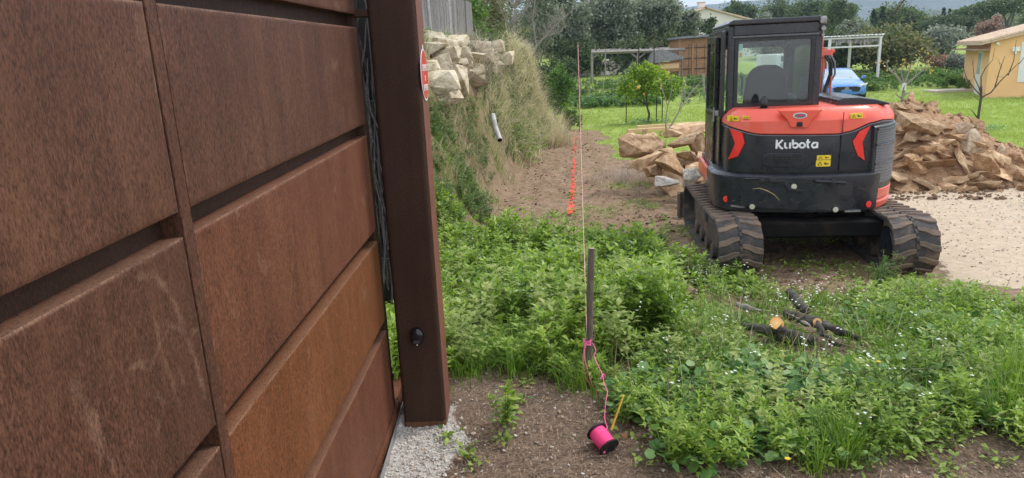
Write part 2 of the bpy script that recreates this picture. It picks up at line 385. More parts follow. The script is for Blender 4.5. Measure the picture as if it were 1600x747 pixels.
# ------------------------------------------------------------------ corten gate
def corten(name, dark, mid, light, dash_amt=.6):
    m, nt, b = newmat(name)
    streak = tex(nt, 1, 7, (14, 14, 2.2), rough=.65); grain = tex(nt, 1, 2, (330, 330, 110), rough=.6); mott = tex(nt, 1, 6, (60, 60, 20), rough=.75); dash = tex(nt, 1, 4, (230, 230, 75), rough=.65, dist=.3)
    big = tex(nt, 1.6, 4, rough=.6)
    f = mth(nt, 'ADD', mth(nt, 'MULTIPLY', streak, .38), mth(nt, 'ADD', mth(nt, 'MULTIPLY', mott, .30), mth(nt, 'MULTIPLY', big, .32)))
    c = ramp(nt, f, [(.36, dark), (.5, mid), (.64, light)])
    c = mixc(nt, mrange(nt, grain, .50, .66, 0, .55), c, tuple(v*1.9 for v in mid)); c = mixc(nt, mrange(nt, grain, .46, .34, 0, .6), c, tuple(v*.45 for v in dark))
    amt = mrange(nt, tex(nt, 3.2, 3), .35, .65, .25, .95)
    c = mixc(nt, mth(nt, 'MULTIPLY', mrange(nt, dash, .53, .62, 0, .62*dash_amt), amt), c, tuple(v*2.0+.012 for v in mid))
    c = mixc(nt, mth(nt, 'MULTIPLY', mrange(nt, dash, .46, .38, 0, .5*dash_amt), amt), c, tuple(v*.4 for v in dark))
    at = nt.nodes.new('ShaderNodeAttribute'); at.attribute_name = 'wear'
    c = mixc(nt, mth(nt, 'MULTIPLY', at.outputs['Fac'], mrange(nt, grain, .35, .6, .25, .85)), c, (.30, .18, .12))
    nt.links.new(c, b.inputs['Base Color']); nt.links.new(mrange(nt, mott, .3, .7, .5, .72), b.inputs['Roughness'])
    b.inputs['Specular IOR Level'].default_value = .22
    p = bump(nt, grain, .35, .0012, b); bump(nt, mott, .3, .002, b, p); return m
M_C1 = corten('corten_brown', (0.040, 0.018, 0.009), (0.082, 0.034, 0.020), (0.130, 0.060, 0.032), 1.0)
M_C2 = corten('corten_orange', (0.081, 0.027, 0.011), (0.142, 0.050, 0.018), (0.202, 0.080, 0.032), .5)
M_C3 = corten('corten_dark', (0.022, 0.011, 0.007), (0.041, 0.020, 0.012), (0.062, 0.030, 0.019), .4)
M_C4 = corten('corten_red', (0.067, 0.026, 0.013), (0.119, 0.043, 0.022), (0.169, 0.069, 0.036), .5)
M_BLK = mat('black_plastic', (.012, .012, .013), (.008, .008, .008), rough=.35)
GD = Vector((.0296729, 1, .01654238))
gate = empty('sliding_gate', (-.65, 3.194, .03), (0, -math.atan(.01654), math.atan2(1, .0296729)), 'rust brown weathered steel sliding gate of wide horizontal cassette panels at the left', 'gate')
def panel(s0, s1, z0, z1, m, scr=(), seed=0, d=.046):
    """front at y=-d (towards the camera side), rolled edges, wear attribute"""
    st = .006; nx = max(2, int((s1-s0)/st)); nz = max(2, int((z1-z0)/st))
    x = np.linspace(s0, s1, nx); z = np.linspace(z0, z1, nz); X, Z = np.meshgrid(x, z)
    Yv = -d+.0012*np.sin(X*2.3+seed)+.0008*np.sin(X*7+Z*5+seed)
    e = np.minimum(np.minimum(X-s0, s1-X), np.minimum(Z-z0, z1-Z)); Yv = Yv+.0018*sm(.005, 0, e)
    W = np.zeros_like(X); W += .95*sm(.0065, .001, z1-Z)*(.45+.6*np.clip(fbm(X, Z, 30, seed)+.4, 0, 1)); W += .35*sm(.008, 0, np.minimum(X-s0, s1-X))*(fbm(X, Z, 20, seed+2) > .1)
    for pts, wd_, am in scr:
        W = np.maximum(W, am*.72*sm(wd_, wd_*.3, seg_d(X, Z, pts)+.0035*fbm(X, Z, 60, seed+5))*np.clip(.75+.5*fbm(X, Z, 45, seed+3), .1, 1))
    W = np.maximum(W, .25*(fbm(X, Z, 5, seed+9) > 1.25)); ny_, nx_ = X.shape
    V = np.stack([X, Yv, Z], 2).reshape(-1, 3); i = np.arange((ny_-1)*(nx_-1)); r_ = i//(nx_-1); c = i % (nx_-1); a = r_*nx_+c
    F = np.stack([a, a+1, a+nx_+1, a+nx_], 1)
    k = len(V); yb = -.001
    V2 = []; F2 = []
    def strip(idx, flip):
        o = k+len(V2); n_ = len(idx)
        for q in idx: V2.append((V[q][0], yb, V[q][2]))
        for q in idx: V2.append(tuple(V[q]))
        for j in range(n_-1):
            f = (o+n_+j, o+j, o+j+1, o+n_+j+1); F2.append(f if not flip else f[::-1])
    strip([j for j in range(nx_)], 0); strip([(ny_-1)*nx_+j for j in range(nx_)], 1)
    strip([j*nx_ for j in range(ny_)], 1); strip([j*nx_+nx_-1 for j in range(ny_)], 0)
    Vall = np.concatenate([V, np.array(V2)]); Fall = np.concatenate([F, np.array(F2)])
    me = np_mesh('panel', Vall, Fall, True)
    wa = me.attributes.new('wear', 'FLOAT', 'POINT'); top = np.array([(.15 if v[1] > -.02 else .55) if (abs(v[2]-z1) < 1e-6) else .05 for v in V2])
    wa.data.foreach_set('value', np.concatenate([W.ravel(), top]).astype(np.float32))
    return link('panel', me, m, gate)
ROWS = [(.06, .475), (.527, .912), (.965, 1.386), (1.438, 1.836), (1.888, 2.30)]
arc = lambda x0, z0, pts: [(x0+a, z0+b) for a, b in pts]
scrL = [(arc(-1.98, 1.36, [(0, 0), (.045, -.01), (.08, -.05), (.11, -.12), (.135, -.22), (.15, -.32)]), .009, .65),
        (arc(-2.06, 1.22, [(0, 0), (.03, -.005), (.06, -.03), (.1, 0), (.15, .02), (.2, -.02), (.25, -.03)]), .006, .6),
        (arc(-1.96, 1.28, [(0, 0), (.01, -.1), (.03, -.2)]), .007, .45), (arc(-1.92, 1.25, [(0, 0), (.01, -.1), (.02, -.14)]), .005, .5),
        (arc(-2.02, 1.07, [(0, 0), (.04, .04), (.02, .07)]), .008, .4), (arc(-2.2, 1.26, [(0, 0), (.02, -.08), (.03, -.13)]), .016, .5), (arc(-2.17, 1.2, [(0, 0), (.02, -.12), (.02, -.2)]), .004, .7)]
scrR = [(arc(-1.66, 1.22, [(0, 0), (.02, -.08), (.03, -.11)]), .004, .5), (arc(-1.6, 1.2, [(0, 0), (-.02, -.06), (-.03, -.1)]), .004, .45), (arc(-1.72, 1.14, [(0, 0), (.05, .03), (.12, .02), (.2, .08)]), .004, .4),
        (arc(-1.2, 1.3, [(0, 0), (.01, -.1), (-.05, -.2), (-.1, -.26)]), .006, .35), (arc(-1.1, 1.32, [(0, 0), (.05, -.1), (.03, -.22)]), .005, .3)]
for i, (a, b) in enumerate(ROWS):
    panel(-1.757, -.115, a, b, [M_C4, M_C2, M_C4, M_C1, M_C1][i], scrR if i == 2 else [(arc(-1.755, b-.03, [(0, 0), (.002, -.06)]), .006, .7)] if i == 3 else [], i)
    panel(-4.3, -1.8035, a, b, [M_C1, M_C1, M_C1, M_C1, M_C1][i], scrL if i == 2 else [(arc(-1.806, b-.1, [(0, 0), (0, -.12)]), .008, .8)] if i == 3 else [], i+10)
def wbox(name, a, b, m, wear=.0, parent=gate, bev=.002):
    return MB().box(a, b).build(name, m, parent, bevel=bev)
wbox('joint_strip', (-1.8005, -.0465, .045), (-1.7595, .0, 2.32), M_C1)
wbox('backing_sheet', (-4.3, .0, .02), (-.04, .012, 2.32), M_C3)
wbox('end_stile', (-.112, -.036, .05), (-.035, -.0005, 2.32), M_C3)
wbox('lit_edge_strip', (-.034, -.032, .05), (-.022, .012, 2.32), mat('lit_edge_rust', (.42, .26, .15), (.22, .11, .06), 20))  # pale tan colour paints the light caught along the stile edge
for s0, s1, nm in ((-.112, -.0, 'bottom_rail'),): pass
wbox('bottom_rail', (-4.3, -.052, -.015), (-.0, .03, .052), M_C4)
mb = MB()
for z in (2.0, 1.93): pass
brk = empty('guide_bracket', (-.62, 3.10, 0), (0, 0, 0), 'small steel guide bracket joining gate top to the post', 'bracket')
q = U(566, 12, 3.05)
MB().box((-.09, -.05, q.z-.035), (.06, .03, q.z-.005)).build('plate', M_C3, brk, bevel=.002)
MB().tube([(-.03, -.01, q.z-.03), (-.03, -.01, q.z+.09)], .018, 12).build('roller', mat('galv', (.5, .5, .5), (.35, .35, .35), rough=.4, metal=.9), brk)
MB().box((-.085, -.055, q.z-.005), (-.05, .03, q.z+.1)).build('upright', M_C4, brk, bevel=.002)
sill = empty('gate_threshold', (-.65, 3.194, 0), (0, 0, math.atan2(1, .0)), 'rusty angle threshold rail along the ground under the gate', 'threshold')
MB().box((-4.3, -.056, -.03), (1.6, -.053, .035)).build('edge_strip', mat('alu_edge', (.4, .4, .4), (.25, .25, .25), rough=.5, metal=.5), sill)
MB().box((-.0, -.036, -.02), (1.6, .02, .078)).build('rail', M_C4, sill, bevel=.003)
MB().box((.12, .03, .0), (.32, .10, .10)).build('rubber_block', M_BLK, sill, bevel=.004)
# ------------------------------------------------------------------ post
post = empty('gate_post', (-.563, 3.06, 0), (0, 0, -R(1.2)), 'square rust brown steel post standing right of the gate', 'post')
c0 = .018; sq = rrect(0, 0, .203, .215, c0, 3)
pm = MB().prism(sq, lambda a, b, d: (a, b, d), -.05, 2.35).mesh('shaft')
bmx = bmesh.new(); bmx.from_mesh(pm); bmx.to_mesh(pm); bmx.free()
link('shaft', pm, M_C3, post)
MB().prism(rrect(-.002, -.002, .205, .217, c0, 3), lambda a, b, d: (a, b, d), -.01, .028).build('rust_foot', mat('foot_rust', (.16, .065, .03), (.08, .035, .02), 30, .8), post)
# right face: thin added plate, its rust painted lighter and warmer as if lit
MB().box((.2032, .016, .03), (.2056, .199, 2.34)).build('lit_side_face', corten('corten_lit_side', (.11, .042, .026), (.17, .068, .045), (.23, .10, .068)), post)
# photocell
pc = U(663, 526, 3.04); pcl = post.matrix_basis.inverted() @ Vector((pc.x, pc.y, pc.z)); pcl = Vector((.10, 0, pc.z))
mb = MB(); n = 24; rings = []
for k, (d, s) in enumerate(((0, 1), (.012, 1), (.022, .93), (.029, .75), (.032, .4))):
    rings.append([(pcl.x+.033*s*math.cos(2*math.pi*j/n), -.001-d, pcl.z+(.043*s)*math.sin(2*math.pi*j/n)) for j in range(n)])
vs = [p for r_ in rings for p in r_]; fs = [(i*n+j, i*n+(j+1) % n, (i+1)*n+(j+1) % n, (i+1)*n+j) for i in range(len(rings)-1) for j in range(n)]+[tuple((len(rings)-1)*n+j for j in range(n))]
ph = mb.add(vs, fs).build('photocell', mat('gloss_black', (.01, .01, .012), (.012, .012, .014), rough=.18), post, smooth=True)
MB().prism(rrect(pcl.x-.016, pcl.z-.028, pcl.x+.016, pcl.z-.012, .005), lambda a, b, d: (a, d, b), -.034, -.020).build('lens', mat('cell_lens', (.05, .05, .06), (.03, .03, .04), rough=.1), ph)
MB().disc((pcl.x, -.024, pcl.z-.036), (0, -1, 0), .003, .006, 10).build('indicator', mat('cell_led', (.8, .7, .65), (.8, .7, .65), rough=.3), ph)
# round red notice on the post's right face
sc_ = U(667, 117, 3.16); sgn = empty('round_sign', (-.563+.2080*math.cos(R(1.2))+.104*math.sin(R(1.2)), 3.06+.104*math.cos(R(1.2))-.2080*math.sin(R(1.2)), sc_.z), (0, 0, post.rotation_euler.z), 'round red notice with white lettering fixed to the side of the rusty post', 'sign')
M_SR = mat('sign_red', (.62, .06, .04), (.55, .05, .04), rough=.4); M_SW = mat('sign_white', (.8, .8, .78), (.72, .72, .7), rough=.4)
MB().disc((0, 0, 0), (1, 0, 0), .112, .002, 48).build('rim', M_SW, sgn)
MB().disc((.0015, 0, 0), (1, 0, 0), .104, .0015, 48).build('red_field', M_SR, sgn)
MB().box((0, -.012, .100), (.002, .012, .128)).build('tab', M_SW, sgn)
for s, z, h in (('DEFENSE', .03, .038), ("D'", -.015, .03), ('ENTRER', -.055, .038)):
    me = text_mesh(s, h, .0004, .0006); o = link('lettering', me, M_SW, sgn, loc=(.0037, 0, z)); o.rotation_euler = (R(90), 0, R(90))
# ------------------------------------------------------------------ brushwood screen behind the gap
scr = empty('brushwood_screen', (-.76, 4.35, 0), label='dark heather brushwood screen seen in the gap between gate and post', cat='screen')
mb = MB(); rr = random.Random(4)
for k in range(420):
    x = rr.uniform(-.9, .12); y = rr.uniform(0, .08); z0 = rr.uniform(.0, 1.6); L = rr.uniform(.35, .9); pts = []; lean = rr.gauss(.0, .07); px_, pz = x, z0
    for j in range(5):
        pts.append((px_, y+rr.gauss(0, .01), pz)); px_ += lean*L/4+rr.gauss(0, .018); pz += L/4
    mb.tube(pts, [.006, .0055, .005, .004, .002], 4)
mb.build('twigs', mat('heather', (.10, .09, .085), (.03, .025, .022), 40, .9), scr)
MB().box((-.9, .09, .0), (.20, .10, 2.2)).build('backing_mesh', mat('screen_dark', (.015, .013, .012), rough=1), scr)
MB().tube([(-.9, -.01, .5), (.15, -.01, .5)], .003, 5).build('wire', M_BLK, scr); MB().tube([(-.9, -.01, 1.5), (.15, -.01, 1.5)], .003, 5).build('wire', M_BLK, scr)
# ------------------------------------------------------------------ mini excavator
M_RED = mat('excavator_red', (.80, .105, .055), (.72, .09, .052), 3, .38, dirt=(.52, .27, .19), dirt_amt=.4, coat=.2)
M_BK = mat('excavator_black', (.020, .022, .030), (.013, .015, .020), 4, .30, bmp=.06, bscale=60, dist=.002, dirt=(.11, .095, .08), dirt_amt=.22)
M_CAB = mat('cab_black', (.020, .021, .026), (.014, .015, .018), 4, .30, dirt=(.09, .08, .075), dirt_amt=.3)
M_RUB = mat('track_rubber', (.055, .050, .047), (.03, .028, .027), 9, .8, bmp=.4, bscale=50, dist=.004, dirt=(.19, .125, .08), dirt_amt=1.0)
M_SCR = mat('scratch_grey', (.16, .155, .15), (.10, .095, .09), rough=.6)
M_LUG = mat('track_lug', (.19, .135, .098), (.085, .068, .056), 9, .85, bmp=.4, bscale=40, dist=.005, dirt=(.23, .15, .095), dirt_amt=1.0)
M_MUD = mat('muddy_steel', (.12, .095, .075), (.05, .045, .042), 10, .75, bmp=.3, dist=.004, dirt=(.22, .15, .1), dirt_amt=.8)
M_STL = mat('worn_steel', (.35, .34, .33), (.18, .17, .16), 20, .45, metal=.7)
M_YEL = mat('label_yellow', (.80, .58, .03), (.74, .52, .03), rough=.45)
M_WHT = mat('logo_white', (.80, .80, .80), (.72, .72, .72), rough=.5)
M_REF = mat('reflector_red', (.85, .05, .04), (.75, .04, .03), rough=.2)
M_GLS = glassmat('cab_glass', (.93, .97, .96), .05, .008)
M_GRL = mat('grille_mesh', (.15, .15, .155), (.09, .09, .095), 260, .5)
M_SEAT = mat('seat_cloth', (.035, .037, .042), (.025, .026, .03), 60, .9, bmp=.2)
EXZ = -.35
exc = empty('mini_excavator', (3.02, 7.36, EXZ), (0, 0, -R(10)), 'red and black mini excavator on rubber tracks seen from behind on the gravel', 'excavator')
def ep(name, mb, m, parent=None, **k):
    return mb.build(name, m, parent or exc, **k)
def rear_pts(n=64, off=0.0, kind='cw'):
    left = [(-.895, -.30), (-.89, -.55), (-.86, -.73), (-.75, -.85)] if kind == 'cw' else [(-.805, -.30), (-.80, -.62), (-.775, -.77), (-.68, -.865)]
    ctrl = left+[(-.48, -.935), (-.13, -.975), (.18, -.960), (.43, -.91), (.56, -.84), (.69, -.70), (.79, -.53), (.84, -.34), (.85, -.05), (.85, .35)]
    P = [Vector(c) for c in ctrl]; P = [2*P[0]-P[1]]+P+[2*P[-1]-P[-2]]; out = []
    segs = len(P)-3
    for i in range(segs):
        for k in range(8):
            t = k/8; a, b, c, d = P[i:i+4]
            out.append(.5*((2*b)+(c-a)*t+(2*a-5*b+4*c-d)*t*t+(3*b-a-3*c+d)*t**3))
    out.append(P[-2]); res = []
    for i, p in enumerate(out):
        t = (out[min(i+1, len(out)-1)]-out[max(i-1, 0)]).normalized(); nrm = Vector((t.y, -t.x)); res.append(p+nrm*off)
    return res
def band(name, prof, m, u0=-2, u1=2, vmin=2, parent=None, smooth=True, inner=.35, bevel=0, kind='cw'):
    """closed band round the tail; prof: list of (z(u) or z, outward offset)"""
    cols = []; base = rear_pts(kind=kind)
    sel = [i for i, p in enumerate(base) if u0 <= p.x <= u1 and (p.y <= vmin)]
    offs = {}
    for z, o in prof: offs.setdefault(o, rear_pts(off=o, kind=kind))
    for i in sel:
        u = base[i].x; c = []
        for z, o in prof:
            zz = z(u, base[i].y) if callable(z) else z; p = offs[o][i]; c.append((p.x, p.y, zz))
        zt = c[-1][2]; zb = c[0][2]; cx = base[i].lerp(Vector((-.13, -.25)), .55)
        c.append((cx.x, cx.y, zt)); c.append((cx.x, cx.y, zb)); cols.append(c)
    n = len(cols[0]); vs = [p for c in cols for p in c]; fs = []
    for i in range(len(cols)-1):
        for k in range(n):
            k2 = (k+1) % n; fs.append((i*n+k, (i+1)*n+k, (i+1)*n+k2, i*n+k2))
    fs.append(tuple(range(n))); fs.append(tuple((len(cols)-1)*n+k for k in range(n-1, -1, -1)))
    me = MB().add(vs, fs).mesh(name); o = link(name, me, m, parent or exc)
    if smooth:
        for p in me.polygons: p.use_smooth = True
        bm = bmesh.new(); bm.from_mesh(me)
        for e in bm.edges:
            if len(e.link_faces) == 2 and e.calc_face_angle(0) > R(28): e.smooth = False
        bm.to_mesh(me); bm.free()
    if bevel:
        b = o.modifiers.new('bevel', 'BEVEL'); b.width = bevel; b.segments = 2; b.limit_method = 'ANGLE'; b.angle_limit = R(40)
    return o
def pw(xs, zs): return lambda u, v: float(np.interp(u, xs, zs))
# counterweight: lower black casting
zbot = lambda u, v: .520 + .03*max(0, -u-.55) + .10*max(0, -u-.80) + .04*max(0, u-.45)
cwt = band('counterweight', [(zbot, -.05), (lambda u, v: zbot(u, v)+.025, 0.0), (.76, .014), (.865, .022), (.885, .020), (.903, .0), (.915, -.03)], M_BK, u1=.60, vmin=-.2)
# raised relief of the casting (hugs the rear curve)
_rv = {}
def rear_v(u, off):
    k_ = 'cw' if u < -.78 else 'top'
    if (off, k_) not in _rv: _rv[off, k_] = [p for p in rear_pts(off=off, kind=k_) if p.y < -.5]
    pts = _rv[off, k_]; return float(np.interp(u, [p.x for p in pts], [p.y for p in pts]))
def on_rear(poly, off0, off1, name, m, parent=None, bevel=0, smooth=False):
    """prism of a (u,z) outline wrapped on the tail surface: polygon is cut into u strips so that it bends"""
    mb = MB(); us = sorted(set([p[0] for p in poly])); lo, hi = min(us), max(us)
    bm = bmesh.new(); vs = [bm.verts.new((p[0], 0, p[1])) for p in poly]; bm.faces.new(vs)
    n = max(1, int((hi-lo)/.03))
    for k in range(1, n):
        bmesh.ops.bisect_plane(bm, geom=bm.verts[:]+bm.edges[:]+bm.faces[:], plane_co=(lo+(hi-lo)*k/n, 0, 0), plane_no=(1, 0, 0))
    ex = bmesh.ops.extrude_face_region(bm, geom=bm.faces[:]); nv = [e for e in ex['geom'] if isinstance(e, bmesh.types.BMVert)]
    ns = set(nv)
    for v in bm.verts: v.co.y = rear_v(v.co.x, off1 if v in ns else off0)
    bmesh.ops.recalc_face_normals(bm, faces=bm.faces[:]); me = bpy.data.meshes.new(name); bm.to_mesh(me); bm.free()
    o = link(name, me, m, parent or exc, bevel=bevel); return o
on_rear([(-.66, .60), (.30, .56), (.37, .62), (.31, .82), (-.60, .86), (-.67, .79)][::-1], .0, .036, 'relief_panel', M_BK, cwt, bevel=.014)
on_rear([(-.42, .865), (-.27, .86), (-.235, .79), (-.12, .765), (-.12, .74), (-.25, .76), (-.295, .835), (-.42, .84)][::-1], .015, .060, 'relief_rib', M_BK, cwt, bevel=.012)
on_rear([(-.02, .835), (.27, .81), (.27, .84), (-.02, .865)], .015, .060, 'relief_rib', M_BK, cwt, bevel=.012)
on_rear([(-.62, .855), (-.50, .865), (-.50, .885), (-.64, .875)], .0, .05, 'relief_rib', M_BK, cwt, bevel=.010)
def stud(u, z, r_, h, name, m, off=.012, parent=None, n=20):
    v = rear_v(u, off); du = .02; t = Vector((2*du, rear_v(u+du, off)-rear_v(u-du, off))).normalized(); nv = Vector((t.y, -t.x, 0))
    return MB().disc(Vector((u, v, z)), nv, r_, h, n).build(name, m, parent or exc, bevel=min(.003, h*.3))
for u, z in ((-.475, .845), (.133, .825), (-.21, .655)): stud(u, z, .032, .024, 'mounting_boss', M_BK, .030, cwt); stud(u, z+.006, .017, .055, 'bolt', M_CAB, .018, cwt)
M_LAMP = mat('pale_lens', (.55, .55, .42), (.45, .45, .33), rough=.25)
for u, z in ((-.195, .80), (-.545, .600), (.18, .575)): stud(u, z, .034, .038, 'sensor_housing', M_CAB, .008, cwt); stud(u, z, .025, .044, 'sensor_lens', M_LAMP, .008, cwt)
for u, z in ((-.785, .655), (.50, .600)): stud(u, z, .031, .010, 'reflector', M_REF, .010, cwt)
for u0, u1, z, w_ in ((-.74, -.62, .585, .012), (.27, .42, .545, .012)): on_rear([(u0, z), (u1, z-.004), (u1, z+w_), (u0, z+w_+.004)], .005, .04, 'step_lip', M_STL, cwt)
for u in (-.64, .315): on_rear([(u-.011, .60), (u+.011, .60), (u+.011, .65), (u-.011, .65)], .005, .018, 'tie_down_slot', M_STL, cwt)
for u in (-.59, .24): on_rear([(u-.05, .645), (u+.05, .643), (u+.05, .655), (u-.05, .657)], .005, .036, 'slot_brow', M_CAB, cwt)
rs = random.Random(5)
for k in range(16):
    u = rs.uniform(-.75, .45); z = rs.uniform(.57, .88); L = rs.uniform(.02, .07); a = rs.uniform(-.5, .5)
    on_rear([(u, z), (u+L, z+L*a), (u+L, z+L*a+.003), (u, z+.003)], .03, .0375, 'scratch', M_SCR, cwt)
# dry straw caught on the casting
mb = MB(); mb.tube([(-.56, rear_v(-.56, .055), .775), (-.50, rear_v(-.50, .06), .785), (-.43, rear_v(-.43, .06), .76), (-.37, rear_v(-.37, .055), .725), (-.32, rear_v(-.32, .05), .67)], [.002, .005, .006, .005, .003], 5)
tag(mb.build('dry_stalk', mat('straw', (.38, .30, .16), (.3, .22, .1), rough=.9)), 'curved dry straw stalk caught on the excavator counterweight', 'straw')
bpy.data.objects['dry_stalk'].matrix_world = Matrix.Translation((3.02, 7.36, EXZ)) @ Matrix.Rotation(-R(10), 4, 'Z')
# engine cover black
zh = pw([-.95, -.86, -.79, -.60, -.52, .17, .30, .45, .60, .81], [1.375, 1.365, 1.345, 1.290, 1.275, 1.262, 1.285, 1.345, 1.365, 1.34])
cover = band('engine_cover', [(.905, -.020), (1.12, -.012), (lambda u, v: zh(u, v)-.012, -.020), (lambda u, v: zh(u, v)+.004, -.035)], M_BK, u0=-.96, u1=.86, vmin=-.42, kind='top')
# red hood above
def zt(u, v): return 1.505
hood = band('hood', [(lambda u, v: zh(u, v)+.003, -.028), (lambda u, v: zh(u, v)+.016, -.008), (lambda u, v: max(1.40, zh(u, v)+.03), -.012), (1.475, -.060), (1.505, -.105)], M_RED, u0=-.96, u1=.86, vmin=.5, kind='top')
MB().prism([(-.70, -.15), (-.70, -.68), (-.52, -.80), (-.13, -.85), (.20, -.83), (.50, -.78), (.66, -.58), (.70, .33), (.20, .33), (.13, -.15)][::-1], lambda a, b, d: (a, b, d), 1.43, 1.508).build('hood_top', M_RED, exc, bevel=.01)
# black contour trim along the colour split
tp = []
for p in rear_pts(off=-.012, kind='top'):
    if p.y < -.42 and p.x > -.93: tp.append((p.x, p.y, zh(p.x, p.y)-.004))
MB().tube(tp, .007, 6).build('trim_line', mat('trim_grey', (.12, .12, .13), (.08, .08, .09), rough=.35), exc)
# badge recess with oval emblem and camera
on_rear([(-.365, 1.50), (-.275, 1.41), (-.245, 1.345), (-.105, 1.34), (-.07, 1.41), (.025, 1.50)], -.05, .022, 'badge_housing', M_RED, hood, bevel=.006)
ring = []
n = 28; uc, zc_ = -.175, 1.452
on_rear([(uc+.060*math.cos(2*math.pi*k/n), zc_+.026*math.sin(2*math.pi*k/n)) for k in range(n)], .0, .026, 'emblem', M_WHT, hood)
on_rear([(uc+.050*math.cos(2*math.pi*k/n), zc_+.020*math.sin(2*math.pi*k/n)) for k in range(n)], .0, .0285, 'emblem_field', mat('emblem_grey', (.16, .15, .22), (.14, .13, .2), rough=.4), hood)
on_rear([(uc-.040, zc_-.010), (uc-.008, zc_+.016), (uc+.004, zc_+.006), (uc+.018, zc_+.012), (uc+.042, zc_-.008), (uc+.02, zc_-.004), (uc+.004, zc_-.006), (uc-.012, zc_+.004), (uc-.028, zc_-.012)][::-1], .0, .0305, 'emblem_mark', mat('emblem_red', (.7, .07, .05), rough=.4), hood)
on_rear([(uc-.028, 1.352), (uc+.028, 1.352), (uc+.022, 1.395), (uc-.022, 1.395)], .0, .026, 'camera_recess', M_BLK, hood)
stud(uc, 1.37, .013, .03, 'camera_lens', mat('lens_glass', (.02, .02, .03), rough=.05), .004, hood)
# breather cap
mb = MB(); mb.tube([(-.45, -.74, 1.50), (-.45, -.74, 1.512)], .050, 20).tube([(-.45, -.74, 1.512), (-.45, -.74, 1.55), (-.45, -.74, 1.585), (-.45, -.74, 1.61), (-.45, -.74, 1.622)], [.034, .037, .032, .020, .005], 18)
ep('air_breather', mb, M_BLK, smooth=True)
# seams
on_rear([(.205, 1.27), (.211, 1.27), (.211, 1.47), (.205, 1.47)], -.0, .0095-.002, 'seam', M_BK, hood)
# chevron reflectors, logo, latch, warning labels
on_rear([(-.765, 1.335), (-.655, 1.295), (-.635, 1.20), (-.685, 1.075), (-.765, 1.035), (-.715, 1.19)], -.02, -.004, 'red_chevron', M_REF, cover)
on_rear([(.465, 1.335), (.365, 1.285), (.31, 1.195), (.365, 1.065), (.435, 1.015), (.40, 1.185)][::-1], -.02, -.004, 'red_chevron', M_REF, cover)
def logo(u0, z0, sc):
    th = .20; mb = MB()
    def stroke(pts, w_=th):
        pts = [Vector(p) for p in pts]; L = []; Rr = []
        for i, p in enumerate(pts):
            t = (pts[min(i+1, len(pts)-1)]-pts[max(i-1, 0)]).normalized(); nn = Vector((-t.y, t.x)); L.append(p+nn*w_/2); Rr.append(p-nn*w_/2)
        for i in range(len(pts)-1):
            q = [L[i], Rr[i], Rr[i+1], L[i+1]]; q = [(u0+a.x*sc, z0+a.y*sc) for a in q]
            vs = [(a, rear_v(a, -.008), b) for a, b in q]+[(a, rear_v(a, -.016), b) for a, b in q]
            mb.add(vs, [(0, 1, 2, 3), (4, 7, 6, 5), (0, 4, 5, 1), (3, 2, 6, 7), (0, 3, 7, 4), (1, 5, 6, 2)])
    def arc_(cx, cy, r_, a0, a1, n=12): return [(cx+r_*math.cos(R(a0+(a1-a0)*k/n)), cy+r_*math.sin(R(a0+(a1-a0)*k/n))) for k in range(n+1)]
    stroke([(.10, 0), (.10, 1.0)]); stroke([(.72, .97), (.20, .45)]); stroke([(.24, .52), (.40, .30), (.62, .03), (.80, .03)])     # K
    stroke([(.98, .68), (.98, .30)]+arc_(1.22, .30, .24, 180, 275, 6)); stroke([(1.50, .68), (1.50, 0)])                            # u
    stroke([(1.78, 1.0), (1.78, .34)]); stroke(arc_(2.06, .34, .26, 150, -160, 16))                                                 # b
    stroke(arc_(2.80, .34, .26, 60, -120, 12)); stroke(arc_(2.74, .34, .26, 240, 62, 12)) if False else stroke(arc_(2.76, .34, .26, 20, 340, 20))  # o
    stroke([(3.34, 1.0), (3.34, .28)]+arc_(3.52, .26, .18, 180, 270, 5)); stroke([(3.16, .68), (3.60, .68)], .16)                   # t
    stroke(arc_(4.06, .32, .26, 75, 350, 14)); stroke([(4.36, .64), (4.36, 0)]); stroke([(3.88, .62), (4.30, .62)], .14)            # a
    return mb.build('brand_lettering', M_WHT, cover)
logo(-.365, 1.148, .083)
on_rear(rrect(-.47, .975, -.10, 1.105, .05), -.02, -.0085, 'latch_recess', M_BK, cover, bevel=.005)
on_rear(rrect(-.37, 1.02, -.215, 1.09, .012), -.02, -.003, 'latch', M_CAB, cover, bevel=.004)
on_rear(rrect(-.345, 1.033, -.24, 1.077, .006), -.02, .001, 'latch_lever', M_BLK, cover)
def wlabel(u0, z0, u1, z1, par=None, off=-.0075, two=False):
    o = on_rear(rrect(u0, z0, u1, z1, .006, 2), off-.02, off, 'warning_label', M_YEL, par or cover)
    cy = (z0+z1)/2; h = (z1-z0); w_ = u1-u0
    on_rear([(u0+.1*w_, z0+.2*h), (u0+.42*w_, z0+.2*h), (u0+.26*w_, z0+.8*h)], off-.02, off+.0015, 'warning_triangle', M_BLK, o)
    on_rear([(u0+.17*w_, z0+.27*h), (u0+.35*w_, z0+.27*h), (u0+.26*w_, z0+.62*h)], off-.02, off+.003, 'warning_triangle', M_YEL, o)
    on_rear([(u0+.58*w_, z0+.30*h), (u0+.80*w_, z0+.30*h), (u0+.9*w_, z0+.5*h), (u0+.72*w_, z0+.45*h), (u0+.64*w_, z0+.66*h), (u0+.56*w_, z0+.6*h)], off-.02, off+.0015, 'warning_pictogram', M_BLK, o)
wlabel(-.005, .975, .125, 1.035); wlabel(.0, 1.040, .125, 1.080)
wlabel(-.79, 1.405, -.685, 1.452, hood, -.008); wlabel(-.655, 1.425, -.60, 1.452, hood, -.014)
wlabel(.275, 1.405, .385, 1.452, hood, -.008)
